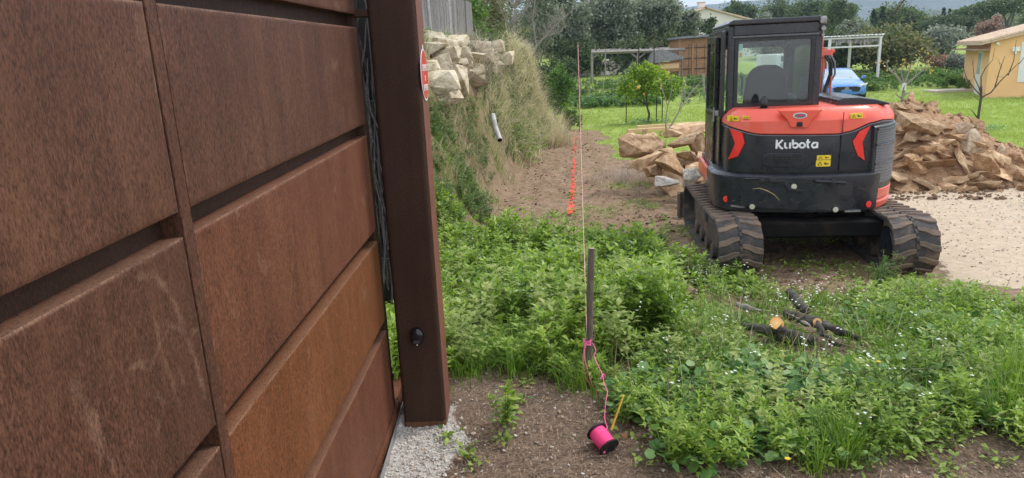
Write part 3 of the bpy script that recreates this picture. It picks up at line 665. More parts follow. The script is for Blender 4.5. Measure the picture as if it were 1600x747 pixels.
# right corner: black grille panel wrapping, red lower corner, red frame
def side_pts(off): return [p for p in rear_pts(off=off) if p.x > .5]
grl = band('side_grille_panel', [(.72, .004), (.95, .010), (lambda u, v: 1.315+.02*min(1, (v+.9)), .008), (lambda u, v: 1.33+.02*min(1, (v+.9)), -.01)], M_BK, u0=.50, u1=.86, vmin=-.26, kind='top')
gp = [p for p in rear_pts(off=.013, kind='top') if p.x > .535 and p.y < -.30]
for z0, z1 in ((.79, .965), (.985, 1.14), (1.16, 1.285)):
    vs = []
    for p in gp: vs += [(p.x, p.y, z0), (p.x, p.y, z1)]
    fs = [(2*i, 2*i+2, 2*i+3, 2*i+1) for i in range(len(gp)-1)]
    o = MB().add(vs, fs).build('grille', M_GRL, grl); so_ = o.modifiers.new('thick', 'SOLIDIFY'); so_.thickness = .008
    MB().tube([(p.x, p.y, z1+.009) for p in gp], .010, 6).build('grille_louvre', M_BK, grl)
    for q_ in range(1, 6): MB().tube([(p.x, p.y, z0+(z1-z0)*q_/6) for p in gp], .0035, 4).build('grille_slat', M_BK, grl)
band('lower_corner', [(zbot, -.04), (lambda u, v: zbot(u, v)+.02, .0), (.605, .008), (.62, -.012), (.635, .004), (.72, .010), (.735, 0)], M_RED, u0=.59, u1=.86, vmin=.5, bevel=.004)
band('side_panel', [(.735, -.004), (1.30, -.004), (1.34, -.02)], M_RED, u0=.70, u1=.86, vmin=.5, kind='top')
MB().box((.842, -.28, .735), (.866, .36, 1.36)).build('side_frame', M_RED, exc, bevel=.012)
on_rear([(.203, .925), (.213, .925), (.213, 1.255), (.203, 1.255)], -.02, -.004, 'seam', M_BLK, cover)
on_rear([(-.775, .925), (.56, .925), (.56, .932), (-.775, .932)], -.02, -.006, 'seam', M_BLK, cover)
# black top cover at the right (rounded)
mb = MB(); pts = [(.24, 1.50), (.24, 1.555), (.28, 1.575), (.42, 1.575), (.56, 1.555), (.68, 1.52), (.70, 1.50)]
mb.prism(pts[::-1], lambda a, b, d: (a, d, b), -.66, .30); ep('tank_cover', mb, M_CAB, bevel=.02, seg=3)
# deck under cab + left skirt
ep('deck', MB().box((-.86, -.40, .62), (.76, .80, .90)), M_BK, bevel=.02); ep('left_skirt', MB().box((-.905, -.36, .72), (-.862, .72, .86)), M_RED, bevel=.012)
ep('swing_bearing', MB().tube([(0, 0, .52), (0, 0, .68)], .42, 32), M_MUD)
ep('front_nose', MB().box((-.35, .80, .62), (.35, 1.0, 1.0)), M_BK, bevel=.03)
# ---------------- cab
CL, CR_, CB, CF, Z0, Z1 = -.765, .105, -.50, .86, .98, 2.285
cab = ep('cab_frame', MB().box((CL, CB, Z0), (CL+.07, CB+.07, Z1)).box((CR_-.075, CB, 1.40), (CR_, CB+.07, Z1)).box((CL+.07, CB, Z0), (CR_-.075, CB+.06, 1.52)).box((CL+.07, CB, 2.165), (CR_-.075, CB+.06, Z1)).box((CL, CF-.07, Z0), (CL+.06, CF, Z1)).box((CR_-.06, CF-.07, Z0), (CR_, CF, Z1)).box((CL, CB+.07, 2.19), (CL+.06, CF-.07, Z1)).box((CR_-.06, CB+.07, 2.19), (CR_, CF-.07, Z1)).box((CL, CB+.07, Z0), (CL+.05, CF-.07, 1.10)).box((CR_-.05, CB+.07, Z0), (CR_, CF-.07, 1.5)).box((CL+.06, CF-.06, Z0), (CR_-.06, CF, 1.12)).box((CL+.06, CF-.06, 2.16), (CR_-.06, CF, Z1)), M_CAB, bevel=.014, seg=3)
rf = MB(); rf.prism([(CL-.005, 2.285), (CR_+.02, 2.285), (CR_+.02, 2.31), (CR_-.01, 2.335), (CL+.04, 2.335), (CL-.005, 2.31)], lambda a, b, d: (a, d, b), CB-.04, CF+.08)
ep('cab_roof', rf, M_CAB, bevel=.012, seg=3)
o = MB().box((CL+.05, CB-.026, 2.185), (CR_-.05, CB-.001, 2.283)).build('roof_header', M_CAB, cab, bevel=.008)
MB().box((CL+.04, CB-.034, 2.165), (CR_-.045, CB-.001, 2.184)).build('header_lip', mat('lip_grey', (.10, .10, .11), rough=.3), cab, bevel=.004)
fr_ = lambda a, b, d: (a, d, b)
MB().ring(rrect(-.70, 1.515, .035, 2.168, .015), rrect(-.665, 1.545, -.0, 2.13, .02), fr_, CB-.006, CB+.004).build('rear_window_seal', M_BLK, cab)
MB().box((-.692, CB+.006, 1.52), (.028, CB+.011, 2.165)).build('rear_window', M_GLS, cab)
# windscreen frame (rounded opening)
MB().ring(rrect(CL+.055, 1.10, CR_-.055, 2.19, .01), rrect(-.655, 1.16, .02, 2.075, .07), fr_, CF-.055, CF-.02).build('windscreen_frame', M_CAB, cab)
MB().box((-.66, CF-.030, 1.15), (.025, CF-.026, 2.08)).build('windscreen', M_GLS, cab)
MB().box((CR_-.03, CB+.07, 1.5), (CR_-.025, CF-.07, 2.19)).build('side_window', M_GLS, cab)
# door on the left, standing just proud of the cab side and folded slightly open
door = ep('cab_door', MB(), M_CAB) if False else None
sd_ = lambda a, b, d: (d, a, b)
dr = MB().ring(rrect(-.44, .92, .78, 2.245, .04), rrect(-.37, 1.44, .70, 2.18, .03), sd_, -.052, -.014)
door = dr.build('cab_door', M_CAB, exc, bevel=.004); door.location = (CL, 0, 0)
MB().ring(rrect(-.44, .80, .30, 1.43, .03), rrect(-.36, .88, .22, 1.36, .03), sd_, -.054, -.016).build('lower_frame', M_CAB, door, bevel=.004)
MB().box((-.030, -.40, 1.40), (-.026, .72, 2.20)).build('door_glass', M_GLS, door); MB().box((-.032, -.38, .86), (-.028, .24, 1.38)).build('door_glass', M_GLS, door)
MB().box((-.095, -.40, 1.42), (-.054, -.28, 1.47)).box((-.11, -.38, 1.36), (-.095, -.34, 1.50)).build('door_handle', M_STL, door, bevel=.004)
MB().box((-.054, .12, 1.44), (-.020, .17, 2.20)).build('door_pillar', M_CAB, door)
# open front leaf of the door standing out to the left
lf = MB().ring(rrect(0, .80, .62, 2.20, .03), rrect(.055, 1.44, .565, 2.13, .03), lambda a, b, d: (d, a, b), -.018, .018).ring(rrect(.0, .80, .62, 1.42, .02), rrect(.06, .87, .56, 1.38, .02), lambda a, b, d: (d, a, b), -.018, .018)
leaf_ = lf.build('door_leaf', M_CAB, exc, loc=(CL-.055, -.10, 0), rot=(0, 0, R(2)), bevel=.004)
MB().box((-.002, .05, .85), (.002, .57, 2.15)).build('door_glass', M_GLS, leaf_)
# interior
seat = MB()
prof = [(-.175, 1.2), (-.185, 1.45), (-.18, 1.60), (-.165, 1.75), (-.13, 1.84), (-.07, 1.88), (.0, 1.885), (.07, 1.88), (.13, 1.84), (.165, 1.75), (.18, 1.60), (.185, 1.45), (.175, 1.2)]
seat.prism([(a*1.22-.30, b+.01) for a, b in prof][::-1], lambda a, b, d: (a, d+.10*(b-1.2)*-1, b), .02, .13)
st = ep('operator_seat', seat, M_SEAT, bevel=.03, seg=4)
MB().box((-.50, .05, 1.12), (-.10, .5, 1.26)).build('seat_cushion', M_SEAT, st, bevel=.04, seg=3)
cons = ep('side_console', MB().box((-.10, .10, 1.10), (.03, .55, 1.58)), mat('console_grey', (.10, .16, .17), (.07, .11, .12), rough=.5), bevel=.03)
MB().box((-.10, .50, 1.58), (.01, .53, 1.74)).build('monitor', mat('screen_pale', (.35, .5, .52), (.3, .42, .45), rough=.2), cons, bevel=.006)
ep('control_lever', MB().tube([(-.12, .45, 1.3), (-.11, .5, 1.56), (-.12, .5, 1.62)], [.012, .012, .022], 8), M_BLK)
ep('grab_bar', MB().tube([(-.62, -.40, 1.80), (-.60, -.36, 1.80), (-.60, -.36, 1.62), (-.62, -.40, 1.62)], .011, 8), M_BLK)
ep('cab_sticker', MB().box((-.665, CB+.012, 2.045), (-.625, CB+.014, 2.11)), mat('sticker_green', (.45, .75, .68), (.4, .7, .6), rough=.5))
ep('cab_sticker', MB().box((-.655, CB+.012, 1.985), (-.63, CB+.014, 2.03)), M_YEL)
for z, y in ((2.31, 0), (2.22, 0), (2.19, 1)): ep('hinge_bolt', MB().tube([(CR_-.012, CB-.03, z-.03*y), (CR_-.012, CB-.045, z-.03*y)], .022 if not y else .014, 14), M_STL)
ep('work_light', MB().box((CR_-.05, CB-.06, 2.26), (CR_+.01, CB-.02, 2.325)), M_STL, bevel=.01)
# ---------------- boom, arm, bucket (mostly behind the cab)
def plate(poly, x0, x1, name, m, parent=None, bevel=.012): return MB().prism(poly, lambda a, b, d: (d, a, b), x0, x1).build(name, m, parent or exc, bevel=bevel)
plate([(.95, .55), (1.35, .62), (1.42, .95), (1.30, 1.20), (1.10, 1.15), (.95, .95)], .04, .32, 'swing_bracket', M_RED)
boom = plate([(1.10, .92), (1.28, .85), (1.42, 1.5), (1.62, 2.05), (2.05, 2.50), (2.9, 2.62), (2.92, 2.48), (2.2, 2.30), (1.80, 1.90)][::1], .13, .30, 'boom', M_RED) if False else plate([(1.05, .95), (1.30, .80), (1.75, 1.12), (2.25, 1.38), (2.95, 1.40), (2.95, 1.52), (2.20, 1.52), (1.60, 1.34)], .12, .30, 'boom', M_RED)
plate([(2.72, 1.56), (2.92, 1.56), (3.02, 1.4), (2.95, .85), (2.82, .82), (2.72, 1.3)], .14, .28, 'dipper_arm', M_RED)
ep('boom_cylinder', MB().tube([(.21, 1.38, .80), (.21, 1.85, 1.02)], .05, 14).tube([(.21, 1.8, 1.0), (.21, 2.25, 1.28)], .028, 12), M_BK)
ep('arm_cylinder', MB().tube([(.21, 1.75, 1.52), (.21, 2.35, 1.62)], .045, 14).tube([(.21, 2.3, 1.62), (.21, 2.74, 1.56)], .025, 12), M_STL)
bk = [(2.95, .80), (2.80, .85), (2.62, .60), (2.55, .30), (2.68, .08), (2.95, .02), (3.15, .10), (3.12, .14), (2.93, .08), (2.74, .14), (2.64, .32), (2.70, .56), (2.90, .72)]
plate(bk, -.10, .52, 'bucket', M_MUD, bevel=.004)
# red boom foot, support and hoses seen right of the cab
plate([(.47, 1.50), (.53, 1.50), (.54, 2.12), (.52, 2.24), (.49, 2.22), (.47, 2.1)], .322, .352, 'boom_support', M_RED, bevel=.008)
plate([(.47, 2.04), (.53, 2.04), (.54, 1.94), (.53, 1.74), (.50, 1.70), (.47, 1.8)], .352, .385, 'support_cheek', M_RED, bevel=.006)
ep('support_head', MB().box((.33, .46, 1.94), (.45, .56, 2.02)).tube([(.42, .50, 1.98), (.475, .50, 2.01)], .024, 10), M_RED, bevel=.008)
for dx, col_ in ((0, M_BK), (.022, M_BK), (.055, mat('hose_grey', (.20, .20, .20), (.13, .13, .13), rough=.6))):
    ep('hydraulic_hose', MB().tube([(.37+dx, .45, 1.96), (.415+dx, .44, 1.88), (.425+dx, .44, 1.76), (.385+dx*.5, .44, 1.62), (.37+dx*.3, .44, 1.50)], .011, 8), col_)
ep('rail', MB().tube([(.435, .42, 1.49), (.44, .42, 1.74)], .010, 8), M_RED); ep('rail', MB().tube([(.345, .42, 1.49), (.35, .42, 1.80)], .012, 8), M_STL)
# ---------------- undercarriage
M_UND = mat('underside_black', (.012, .011, .010), (.006, .006, .006), 6, .9, dirt=(.05, .035, .025), dirt_amt=.8, spec=.1)
und = ep('undercarriage', MB().box((-.60, -.42, .22), (.60, .42, .46)).box((-.42, -.70, .28), (.42, .70, .42)).box((-.62, -.85, .33), (.62, -.62, .47)), M_UND, bevel=.015)
und.rotation_euler = (0, 0, R(3.5)); und.location = (-.035, -.18, -.012)
def loop_pos(t):
    """closed track path in (v,z); t in metres"""
    r0, r1 = .258, .25; L = 1.90; v0, v1 = -.955, .955
    per = L*2+math.pi*(r0+r1); t %= per
    if t < L: return (v0+t, .022, 0.0, -1.0)                  # bottom, going forward
    t -= L
    if t < math.pi*r1: a = -math.pi/2+t/r1; return (v1+r1*math.cos(a), r1+.022+r1*math.sin(a), math.cos(a), math.sin(a))
    t -= math.pi*r1
    if t < L:
        f = t/L; return (v1-t, .022+2*r1+(r0-r1)*2*f-.018*math.sin(math.pi*f), 0.0, 1.0)
    t -= L; a = math.pi/2+t/r0; return (v0+r0*math.cos(a), r0+.022+r0*math.sin(a), math.cos(a), math.sin(a))
PER = 1.90*2+math.pi*.508
def track(xc):
    W = .20; n = 168; vs = []; fs = []
    prof = [(-W, -.012), (-W*.96, .004), (W*.96, .004), (W, -.012), (W*.96, -.026), (-W*.96, -.026)]
    for k in range(n):
        v, z, nv, nz = loop_pos(PER*k/n)
        for x, h in prof: vs.append((xc+x, v+nv*h, z+nz*h))
    m_ = len(prof)
    for k in range(n):
        k2 = (k+1) % n
        for j in range(m_): j2 = (j+1) % m_; fs.append((k*m_+j, k2*m_+j, k2*m_+j2, k*m_+j2))
    t = MB().add(vs, fs).build('rubber_track', M_RUB, und)
    NL = 40; mb = MB()
    for k in range(NL):
        t0 = PER*k/NL
        for sd in (-1, 1):
            tb = t0+(.5*PER/NL if sd > 0 else 0); secs = []
            for j, (x, dt, hw) in enumerate(((.012, 0, .022), (.07, .012, .030), (.13, .040, .034), (.196, .052, .030))):
                row = []
                for s, h in ((-1, -.002), (-.74, .019), (.74, .019), (1, -.002)):
                    v, z, nv, nz = loop_pos(tb+dt+s*hw); row.append((xc+sd*x, v+nv*h, z+nz*h))
                secs.append(row)
            vv = [p for r_ in secs for p in r_]; ff = []
            for j in range(3):
                for q in range(3): ff.append((j*4+q, j*4+q+1, (j+1)*4+q+1, (j+1)*4+q))
            ff += [(0, 3, 2, 1), (12, 13, 14, 15)]; mb.add(vv, ff)
    lg = mb.build('tread_lugs', M_LUG, t, bevel=.004)
    # guide links down the middle
    vs = []; fs = []; KN = NL*6
    for k in range(KN):
        v, z, nv, nz = loop_pos(PER*k/KN); h = .018 if k % 3 else .004
        vs += [(xc-.012, v, z), (xc-.012, v+nv*h, z+nz*h), (xc+.012, v+nv*h, z+nz*h), (xc+.012, v, z)]
    for k in range(KN):
        for j in range(3): a_, b_ = k*4+j, ((k+1) % KN)*4+j; fs.append((a_, b_, b_+1, a_+1))
    MB().add(vs, fs).build('centre_rib', M_RUB, t)
    mb = MB()
    for k in range(0):
        v, z, nv, nz = loop_pos(PER*k/NL/2); tx, tz = -nz, nv; c = Vector((xc, v, z))
        tv = Vector((0, -nz, nv)); nn = Vector((0, nv, nz)); ex = Vector((1, 0, 0))
        Mx = Matrix((ex, tv, nn)).transposed().to_4x4(); Mx.translation = c
        mb.box((-.012, -.014, .0), (.012, .014, .018), 0, Mx)
    s = -1 if xc < 0 else 1
    fr = MB().box((xc-.12, -.72, .17), (xc+.12, .70, .40)).build('track_frame', M_MUD, und, bevel=.02)
    MB().box((xc-.15, -.15, .33), (xc+.15, .15, .47)).build('frame_bracket', M_MUD, fr, bevel=.02)
    for v in (-.52, -.17, .18, .53): MB().tube([(xc-.14, v, .125), (xc-.05, v, .125), (xc-.045, v, .125), (xc+.045, v, .125), (xc+.05, v, .125), (xc+.14, v, .125)], [.075, .082, .05, .05, .082, .075], 18).build('roller', M_MUD, fr, smooth=False)
    MB().tube([(xc-.07, .955, .272), (xc-.06, .955, .272), (xc+.06, .955, .272), (xc+.07, .955, .272)], [.19, .222, .222, .19], 28).build('idler', M_MUD, und)
    mb = MB().tube([(xc-.035, -.955, .280), (xc+.035, -.955, .280)], .19, 26)
    for k in range(13):
        a = 2*math.pi*k/13; Mx = Matrix.Translation((xc, -.955+.190*math.cos(a), .280+.190*math.sin(a))) @ Matrix.Rotation(a, 4, 'X'); mb.box((-.022, -.04, -.018), (.022, .04, .018), 0, Mx)
    sp = mb.build('sprocket', M_MUD, und); xo = xc-.16*s
    MB().tube([(xc-.17*s, -.955, .280), (xc-.03*s, -.955, .280)], [.15, .165], 26).build('drive_motor', M_BK, sp, bevel=.008)
    MB().ring([(.255*math.cos(R(a)), .255*math.sin(R(a))) for a in range(0, 360, 12)], [(.185*math.cos(R(a)), .185*math.sin(R(a))) for a in range(0, 360, 12)], lambda a, b, d: (d, -.955+a*.92, .280+b*.92), xc-.155*s, xc-.125*s).build('motor_guard', M_MUD, sp)
track(-.755); track(.755)
bl = MB().prism([(1.50, .02), (1.54, .0), (1.60, .10), (1.61, .22), (1.56, .34), (1.53, .335), (1.565, .22), (1.555, .11)], lambda a, b, d: (d, a, b), -.97, .97).build('dozer_blade', M_MUD, und, bevel=.004)
MB().box((-.975, 1.44, .02), (-.955, 1.58, .33)).build('blade_end', M_MUD, bl); MB().box((.955, 1.44, .02), (.975, 1.58, .33)).build('blade_end', M_MUD, bl)
MB().tube([(-.35, .6, .3), (-.42, 1.52, .2)], .05, 8).build('blade_arm', M_BK, und); MB().tube([(.35, .6, .3), (.42, 1.52, .2)], .05, 8).build('blade_arm', M_BK, und)
# ------------------------------------------------------------------ rocks
def rockmat(name, c1, c2, c3, sc=5):
    sc *= 1.5
    m, nt, b = newmat(name)
    f = tex(nt, sc, 9, rough=.68, dist=.4); c = ramp(nt, f, [(.32, c2), (.5, c1), (.68, c3)])
    c = mixc(nt, mrange(nt, tex(nt, sc*7, 6, rough=.7), .5, .72, 0, .7), c, c2); c = mixc(nt, mrange(nt, tex(nt, sc*1.3, 8, (1, 1, 3.5), rough=.7), .55, .62, 0, .55), c, tuple(min(.8, v*1.25) for v in c3))
    oi = nt.nodes.new('ShaderNodeObjectInfo'); hs = nt.nodes.new('ShaderNodeHueSaturation')
    nt.links.new(mrange(nt, oi.outputs['Random'], 0, 1, .75, 1.2), hs.inputs['Value']); nt.links.new(c, hs.inputs['Color'])
    nt.links.new(hs.outputs[0], b.inputs['Base Color']); b.inputs['Roughness'].default_value = .92; b.inputs['Specular IOR Level'].default_value = .2
    p = bump(nt, tex(nt, sc*2.5, 8, rough=.75), .7, .018, b); bump(nt, tex(nt, sc*9, 6, rough=.7), .6, .006, b, p); return m
M_RK = rockmat('broken_limestone', (.46, .31, .18), (.24, .135, .068), (.62, .47, .32), 4)
M_RKP = rockmat('pale_limestone', (.50, .47, .42), (.26, .22, .17), (.66, .63, .58), 5)
M_RKB = rockmat('muddy_rock', (.38, .24, .13), (.21, .115, .06), (.54, .38, .24), 5)
M_RKT = rockmat('speckled_tan', (.54, .42, .29), (.27, .17, .10), (.68, .58, .45), 5)
M_RKW = rockmat('wall_limestone', (.48, .41, .29), (.22, .17, .10), (.62, .56, .43), 4)
def rock_mesh(sx, sy, sz, seed, n=12, det=3, rough=.05):
    rr = random.Random(seed); bm = bmesh.new()
    for k in range(n):
        v = Vector((rr.uniform(-1, 1), rr.uniform(-1, 1), rr.uniform(-1, 1)))
        m_ = max(abs(v.x), abs(v.y), abs(v.z)); v = v/m_*rr.uniform(.72, 1) if rr.random() < .75 else v
        bm.verts.new((v.x*sx/2, v.y*sy/2, v.z*sz/2))
    r_ = bmesh.ops.convex_hull(bm, input=bm.verts[:]); bmesh.ops.delete(bm, geom=[g for g in r_['geom_interior'] if isinstance(g, bmesh.types.BMVert)], context='VERTS')
    s = min(sx, sy, sz)
    bmesh.ops.bevel(bm, geom=bm.edges[:], offset=s*.012, segments=1, affect='EDGES')
    bmesh.ops.triangulate(bm, faces=bm.faces[:])
    for _ in range(det):
        L = s*.22*(1.6 if _ == 0 else 1)
        es = [e for e in bm.edges if e.calc_length() > L]
        if not es: break
        bmesh.ops.subdivide_edges(bm, edges=es, cuts=1); bmesh.ops.triangulate(bm, faces=[f for f in bm.faces if len(f.verts) > 3])
    bm.normal_update(); off = Vector((seed*3.1, seed*1.7, 0)); nv = [v.normal.copy() for v in bm.verts]
    for v, nn in zip(bm.verts, nv):
        p = v.co/s+off; v.co += nn*s*(rough*.5*mnoise.noise(p*1.1)+rough*.55*mnoise.noise(p*4)+rough*.4*mnoise.noise(p*11))
    me = bpy.data.meshes.new('rock'); bm.to_mesh(me); bm.free(); return me
def rock(x, y, z, s, rot, m, seed, label, group=None, name='rock', det=3, cat='rock', rough=.06):
    o = link(name, rock_mesh(*s, seed, det=det, rough=rough), m, loc=(x, y, z), rot=rot); return tag(o, label, cat, group)
def soil_mound(name, prof, label, m):
    """prof fn(x,y)->height over ground; builds one closed-looking sheet"""
    pass
# heaps: soil body
def heap(name, cx, cy, rx, ry, h, m, label, yaw=0, seed=1, pw_=1.3):
    n = 70; us = np.linspace(-1.15, 1.15, n); X, Y = np.meshgrid(us*rx, us*ry); c, s = math.cos(yaw), math.sin(yaw)
    WX = cx+X*c-Y*s; WY = cy+X*s+Y*c; r_ = np.hypot(X/rx, Y/ry); Z = G(WX, WY)+h*np.clip(1-r_**pw_, -.25, 1)*(1+.22*fbm(WX, WY, 2.2, seed))+.035*fbm(WX, WY, 8, seed+1)*(r_ < 1.1)
    V = np.stack([WX, WY, Z], 2).reshape(-1, 3); i = np.arange((n-1)**2); a = (i//(n-1))*n+i % (n-1)
    me = np_mesh(name, V, np.stack([a, a+1, a+n+1, a+n], 1), True); o = tag(link(name, me, m), label, 'soil heap')
    bm = bmesh.new(); bm.from_mesh(me); t = BVHTree.FromBMesh(bm); bm.free()
    def top(x, y):
        q = t.ray_cast(Vector((x, y, 60)), Vector((0, 0, -1)))[0]; return max(q.z if q else -9, gs(x, y))
    return top
M_SOILH = rockmat('dug_soil', (.36, .215, .12), (.19, .11, .06), (.48, .33, .20), 6)
hr = heap('soil_heap', 6.1, 11.3, 2.9, 1.55, 1.12, M_SOILH, 'long heap of brown dug soil under the rubble right of the excavator', R(-8), 3, 1.25)
hl = heap('soil_heap', 3.75, 11.7, 1.55, 1.0, .62, M_SOILH, 'low heap of brown earth under the boulders left of the excavator', R(5), 5)
def on_heap(x, y, top):
    d = ray(x, y); t = 7.0
    while t < 20:
        q = CAMP+d*t
        if q.z < top(q.x, q.y): return q
        t *= 1.004
    return q
# left pile: individually placed boulders  (px centre, Y, w, h px, depth m)
LEFT = [((1003,228),10.9,86,44,.6,14,'large sloping tan boulder at the left end of the left rock pile'),
 ((1010,252),10.4,66,22,.45,-14,'flat tan slab lying below the large boulder of the left rock pile'),
 ((1052,258),10.0,58,46,.45,4,'rounded brown boulder at the front of the left rock pile'),
 ((1020,268),10.1,36,20,.35,0,'small dark brown rock between slab and round boulder of the left pile'),
 ((1042,287),9.6,46,24,.3,12,'pale grey weathered stone lying on the track left of the excavator'),
 ((1080,276),9.5,32,36,.3,-8,'grey upright pointed stone at the foot of the left rock pile'),
 ((1062,222),10.9,58,22,.4,-14,'long tan slab tilted across the middle of the left rock pile'),
 ((1040,242),10.6,40,24,.4,6,'squat light brown rock in the middle of the left rock pile'),
 ((1075,203),11.7,62,22,.5,-4,'big flat brown rock on top of the left rock pile'),
 ((1093,225),11.0,50,40,.5,-24,'large light tan rock beside the cab door in the left pile'),
 ((1072,242),10.6,36,20,.35,10,'ochre rock wedged above the round boulder of the left pile'),
 ((1090,262),10.0,44,24,.4,0,'yellowish block beside the track in the left rock pile'),
 ((1105,245),10.4,34,24,.3,10,'brown rock half hidden by the cab door edge'),
 ((1050,208),11.4,38,16,.4,4,'small brown rock on the left crest of the left pile'),
 ((1099,300),9.2,26,16,.25,0,'small grey stone beside the left rubber track')]
def px_rock(c, Y, w_, h_, d, ang, label, m, seed, group=None, det=3):
    p = U(c[0], c[1], Y); s = cw.dot(p-CAMP)/FPX
    o = rock(p.x, Y, p.z, (w_*s*1.0, d, h_*s*.92), (random.uniform(-.25, .25), R(ang), random.uniform(-.3, .3)), m, seed, label, group, det=det)
    return o
for i, (c, Y, w_, h_, d, a, lb) in enumerate(LEFT):
    px_rock(c, Y, w_, h_, d, a, lb, M_RKP if 'grey' in lb else (M_RKB if 'dark' in lb or 'rounded' in lb else M_RK), 20+i)
RIGHT = [((1440,200),11.9,76,34,.6,24,'biggest tan slab sloping over the top of the right rubble heap'),
 ((1520,232),10.9,56,40,.5,48,'white speckled slab leaning steeply on the right rubble heap'),
 ((1548,252),10.5,50,26,.5,26,'pale slab low on the right shoulder of the right rubble heap'),
 ((1432,260),10.4,22,48,.3,-28,'long brown slab standing on end in the right rubble heap'),
 ((1470,222),11.2,34,12,.35,6,'thin dark edged slab in the middle of the right rubble heap'),
 ((1523,299),9.7,40,17,.3,5,'loose brown stone lying on the gravel before the right heap'),
 ((1455,247),10.4,30,14,.3,22,'tilted flat stone beside the standing slab of the right heap'),
 ((1476,243),10.3,22,14,.3,-25,'wedge shaped brown stone in the middle of the right heap'),
 ((1492,284),10.0,32,18,.3,12,'square brown block low in front of the right rubble heap'),
 ((1420,297),9.9,44,14,.35,-4,'flat light brown stone at the left foot of the right heap'),
 ((1398,168),13.2,60,16,.6,8,'brown clod ridge stone at the far left top of the right heap'),
 ((1566,238),10.9,26,30,.35,20,'small whitish rock at the right end of the heap crest'),
 ((1583,270),10.4,40,22,.4,20,'tan rock at the right tail of the right rubble heap'),
 ((1410,200),12.3,40,24,.4,-6,'rounded brown rock behind the excavator grille corner'),
 ((1502,205),11.7,20,24,.3,30,'small upright tan rock on the crest before the white slab'),
 ((1480,293),9.9,30,10,.25,0,'thin stone slab lying flat at the foot of the right heap')]
for i, (c, Y, w_, h_, d, a, lb) in enumerate(RIGHT):
    q_ = on_heap(*c, hr); Y = q_.y-.06 if q_.y < 14 else Y; h_ *= 1.25; w_ *= 1.08
    px_rock(c, Y, w_, h_, d, a, lb, M_RKT if 'whit' in lb else (M_RKB if 'brown' in lb and i % 2 else M_RK), 60+i)
rr = random.Random(9)
for k in range(66):
    t = rr.random(); x = 4.2+4.3*t; y = 11.1-.15*(x-6)+rr.uniform(-1.5, .45); s = rr.choice([.10, .12, .14, .18, .22, .28]); z = hr(x, y)
    rock(x, y, z+s*.10, (s*rr.uniform(1., 2.2), s, s*rr.uniform(.25, .65)), (rr.gauss(0, .55), rr.gauss(0, .55), rr.uniform(0, 6)), [M_RK, M_RKB, M_RKB][k % 3], 100+k, 'brown broken stone in the rubble heap right of the excavator', 'loose stones of the right heap', det=2)
for k in range(26):
    x = rr.uniform(2.5, 5.0); y = rr.uniform(9.9, 12.5); s = rr.choice([.14, .2, .26, .34, .42, .5]); z = hl(x, y)
    rock(x, y, z+s*.15, (s*rr.uniform(1., 1.9), s, s*rr.uniform(.3, .7)), (rr.gauss(0, .45), rr.gauss(0, .45), rr.uniform(0, 6)), [M_RK, M_RK, M_RKB][k % 3], 200+k, 'small tan stone filling the gaps of the left rock pile', 'small stones of the left pile', det=2)
for k in range(44):
    c = (rr.uniform(962, 1112), rr.uniform(198, 292))
    if not in_poly(np.array([c[0]]), np.array([c[1]]), [(962,246),(1010,204),(1112,196),(1112,292),(1040,294),(985,264)])[0]: continue
    q = on_heap(*c, hl); s = rr.uniform(.16, .40)
    rock(q.x, q.y, q.z+s*.18, (s*rr.uniform(1.1, 1.8), s, s*rr.uniform(.35, .7)), (rr.gauss(0, .4), rr.gauss(0, .45), rr.uniform(0, 6)), [M_RK, M_RK, M_RKB][k % 3], 400+k, 'tan broken slab on the face of the left rock pile', 'broken slabs on the face of the left pile', det=3)
for k in range(46):
    c = (rr.uniform(1396, 1600), rr.uniform(168, 300))
    if c[1] < 170+.52*(c[0]-1400): continue
    q = on_heap(*c, hr); s = rr.uniform(.14, .42)
    rock(q.x, q.y, q.z+s*.10, (s*rr.uniform(1.3, 2.4), s, s*rr.uniform(.22, .45)), (rr.gauss(0, .4), rr.gauss(.3, .5), rr.uniform(0, 6)), [M_RK, M_RKB, M_RK][k % 3], 460+k, 'ochre broken slab on the face of the right rubble heap', 'broken slabs on the face of the right heap', det=3)
# retaining boulders on the bank
WALL = [((676,140),11.3,30,30,'boulder half hidden behind the rusty post in the bank wall'),((722,150),11.9,22,18,'small round boulder low in the bank wall'),((726,128),12.2,30,22,'tan boulder right of the big cracked one in the bank wall'),((690,95),12.6,34,18,'low pale boulder left of the flat one in the bank wall'),((735,98),12.6,58,26,'broad flat topped pale boulder in the upper row of the bank wall'),((704,133),11.6,50,34,'big cracked boulder in the lower row of the bank wall'),((700,158),11.0,30,22,'small brown stained boulder at the bottom of the bank wall'),
 ((688,112),11.9,32,36,'boulder beside the post edge in the bank wall'),((757,92),12.9,36,28,'angular boulder at the right of the flat one in the bank wall'),((768,108),13.4,24,18,'grey leaning stone at the right end of the bank wall'),
 ((742,116),12.6,26,18,'yellowish block under the flat boulder of the bank wall'),((757,70),14.6,26,12,'small pale boulder at the top of the bank wall'),((770,80),15.0,22,14,'small boulder high at the right end of the bank wall'),
 ((766,98),13.8,22,16,'square stone near the right end of the bank wall'),((742,80),13.6,40,12,'long low stone behind the flat boulder of the bank wall'),((722,82),13.4,28,12,'low stone left of the long one atop the bank wall'),
 ((716,112),12.2,26,18,'dark gap stone between two big boulders of the bank wall'),((682,80),13.2,28,12,'flat pale stone on the bank below the paling fence'),((775,92),15.6,14,12,'little stone in the grass past the bank wall')]
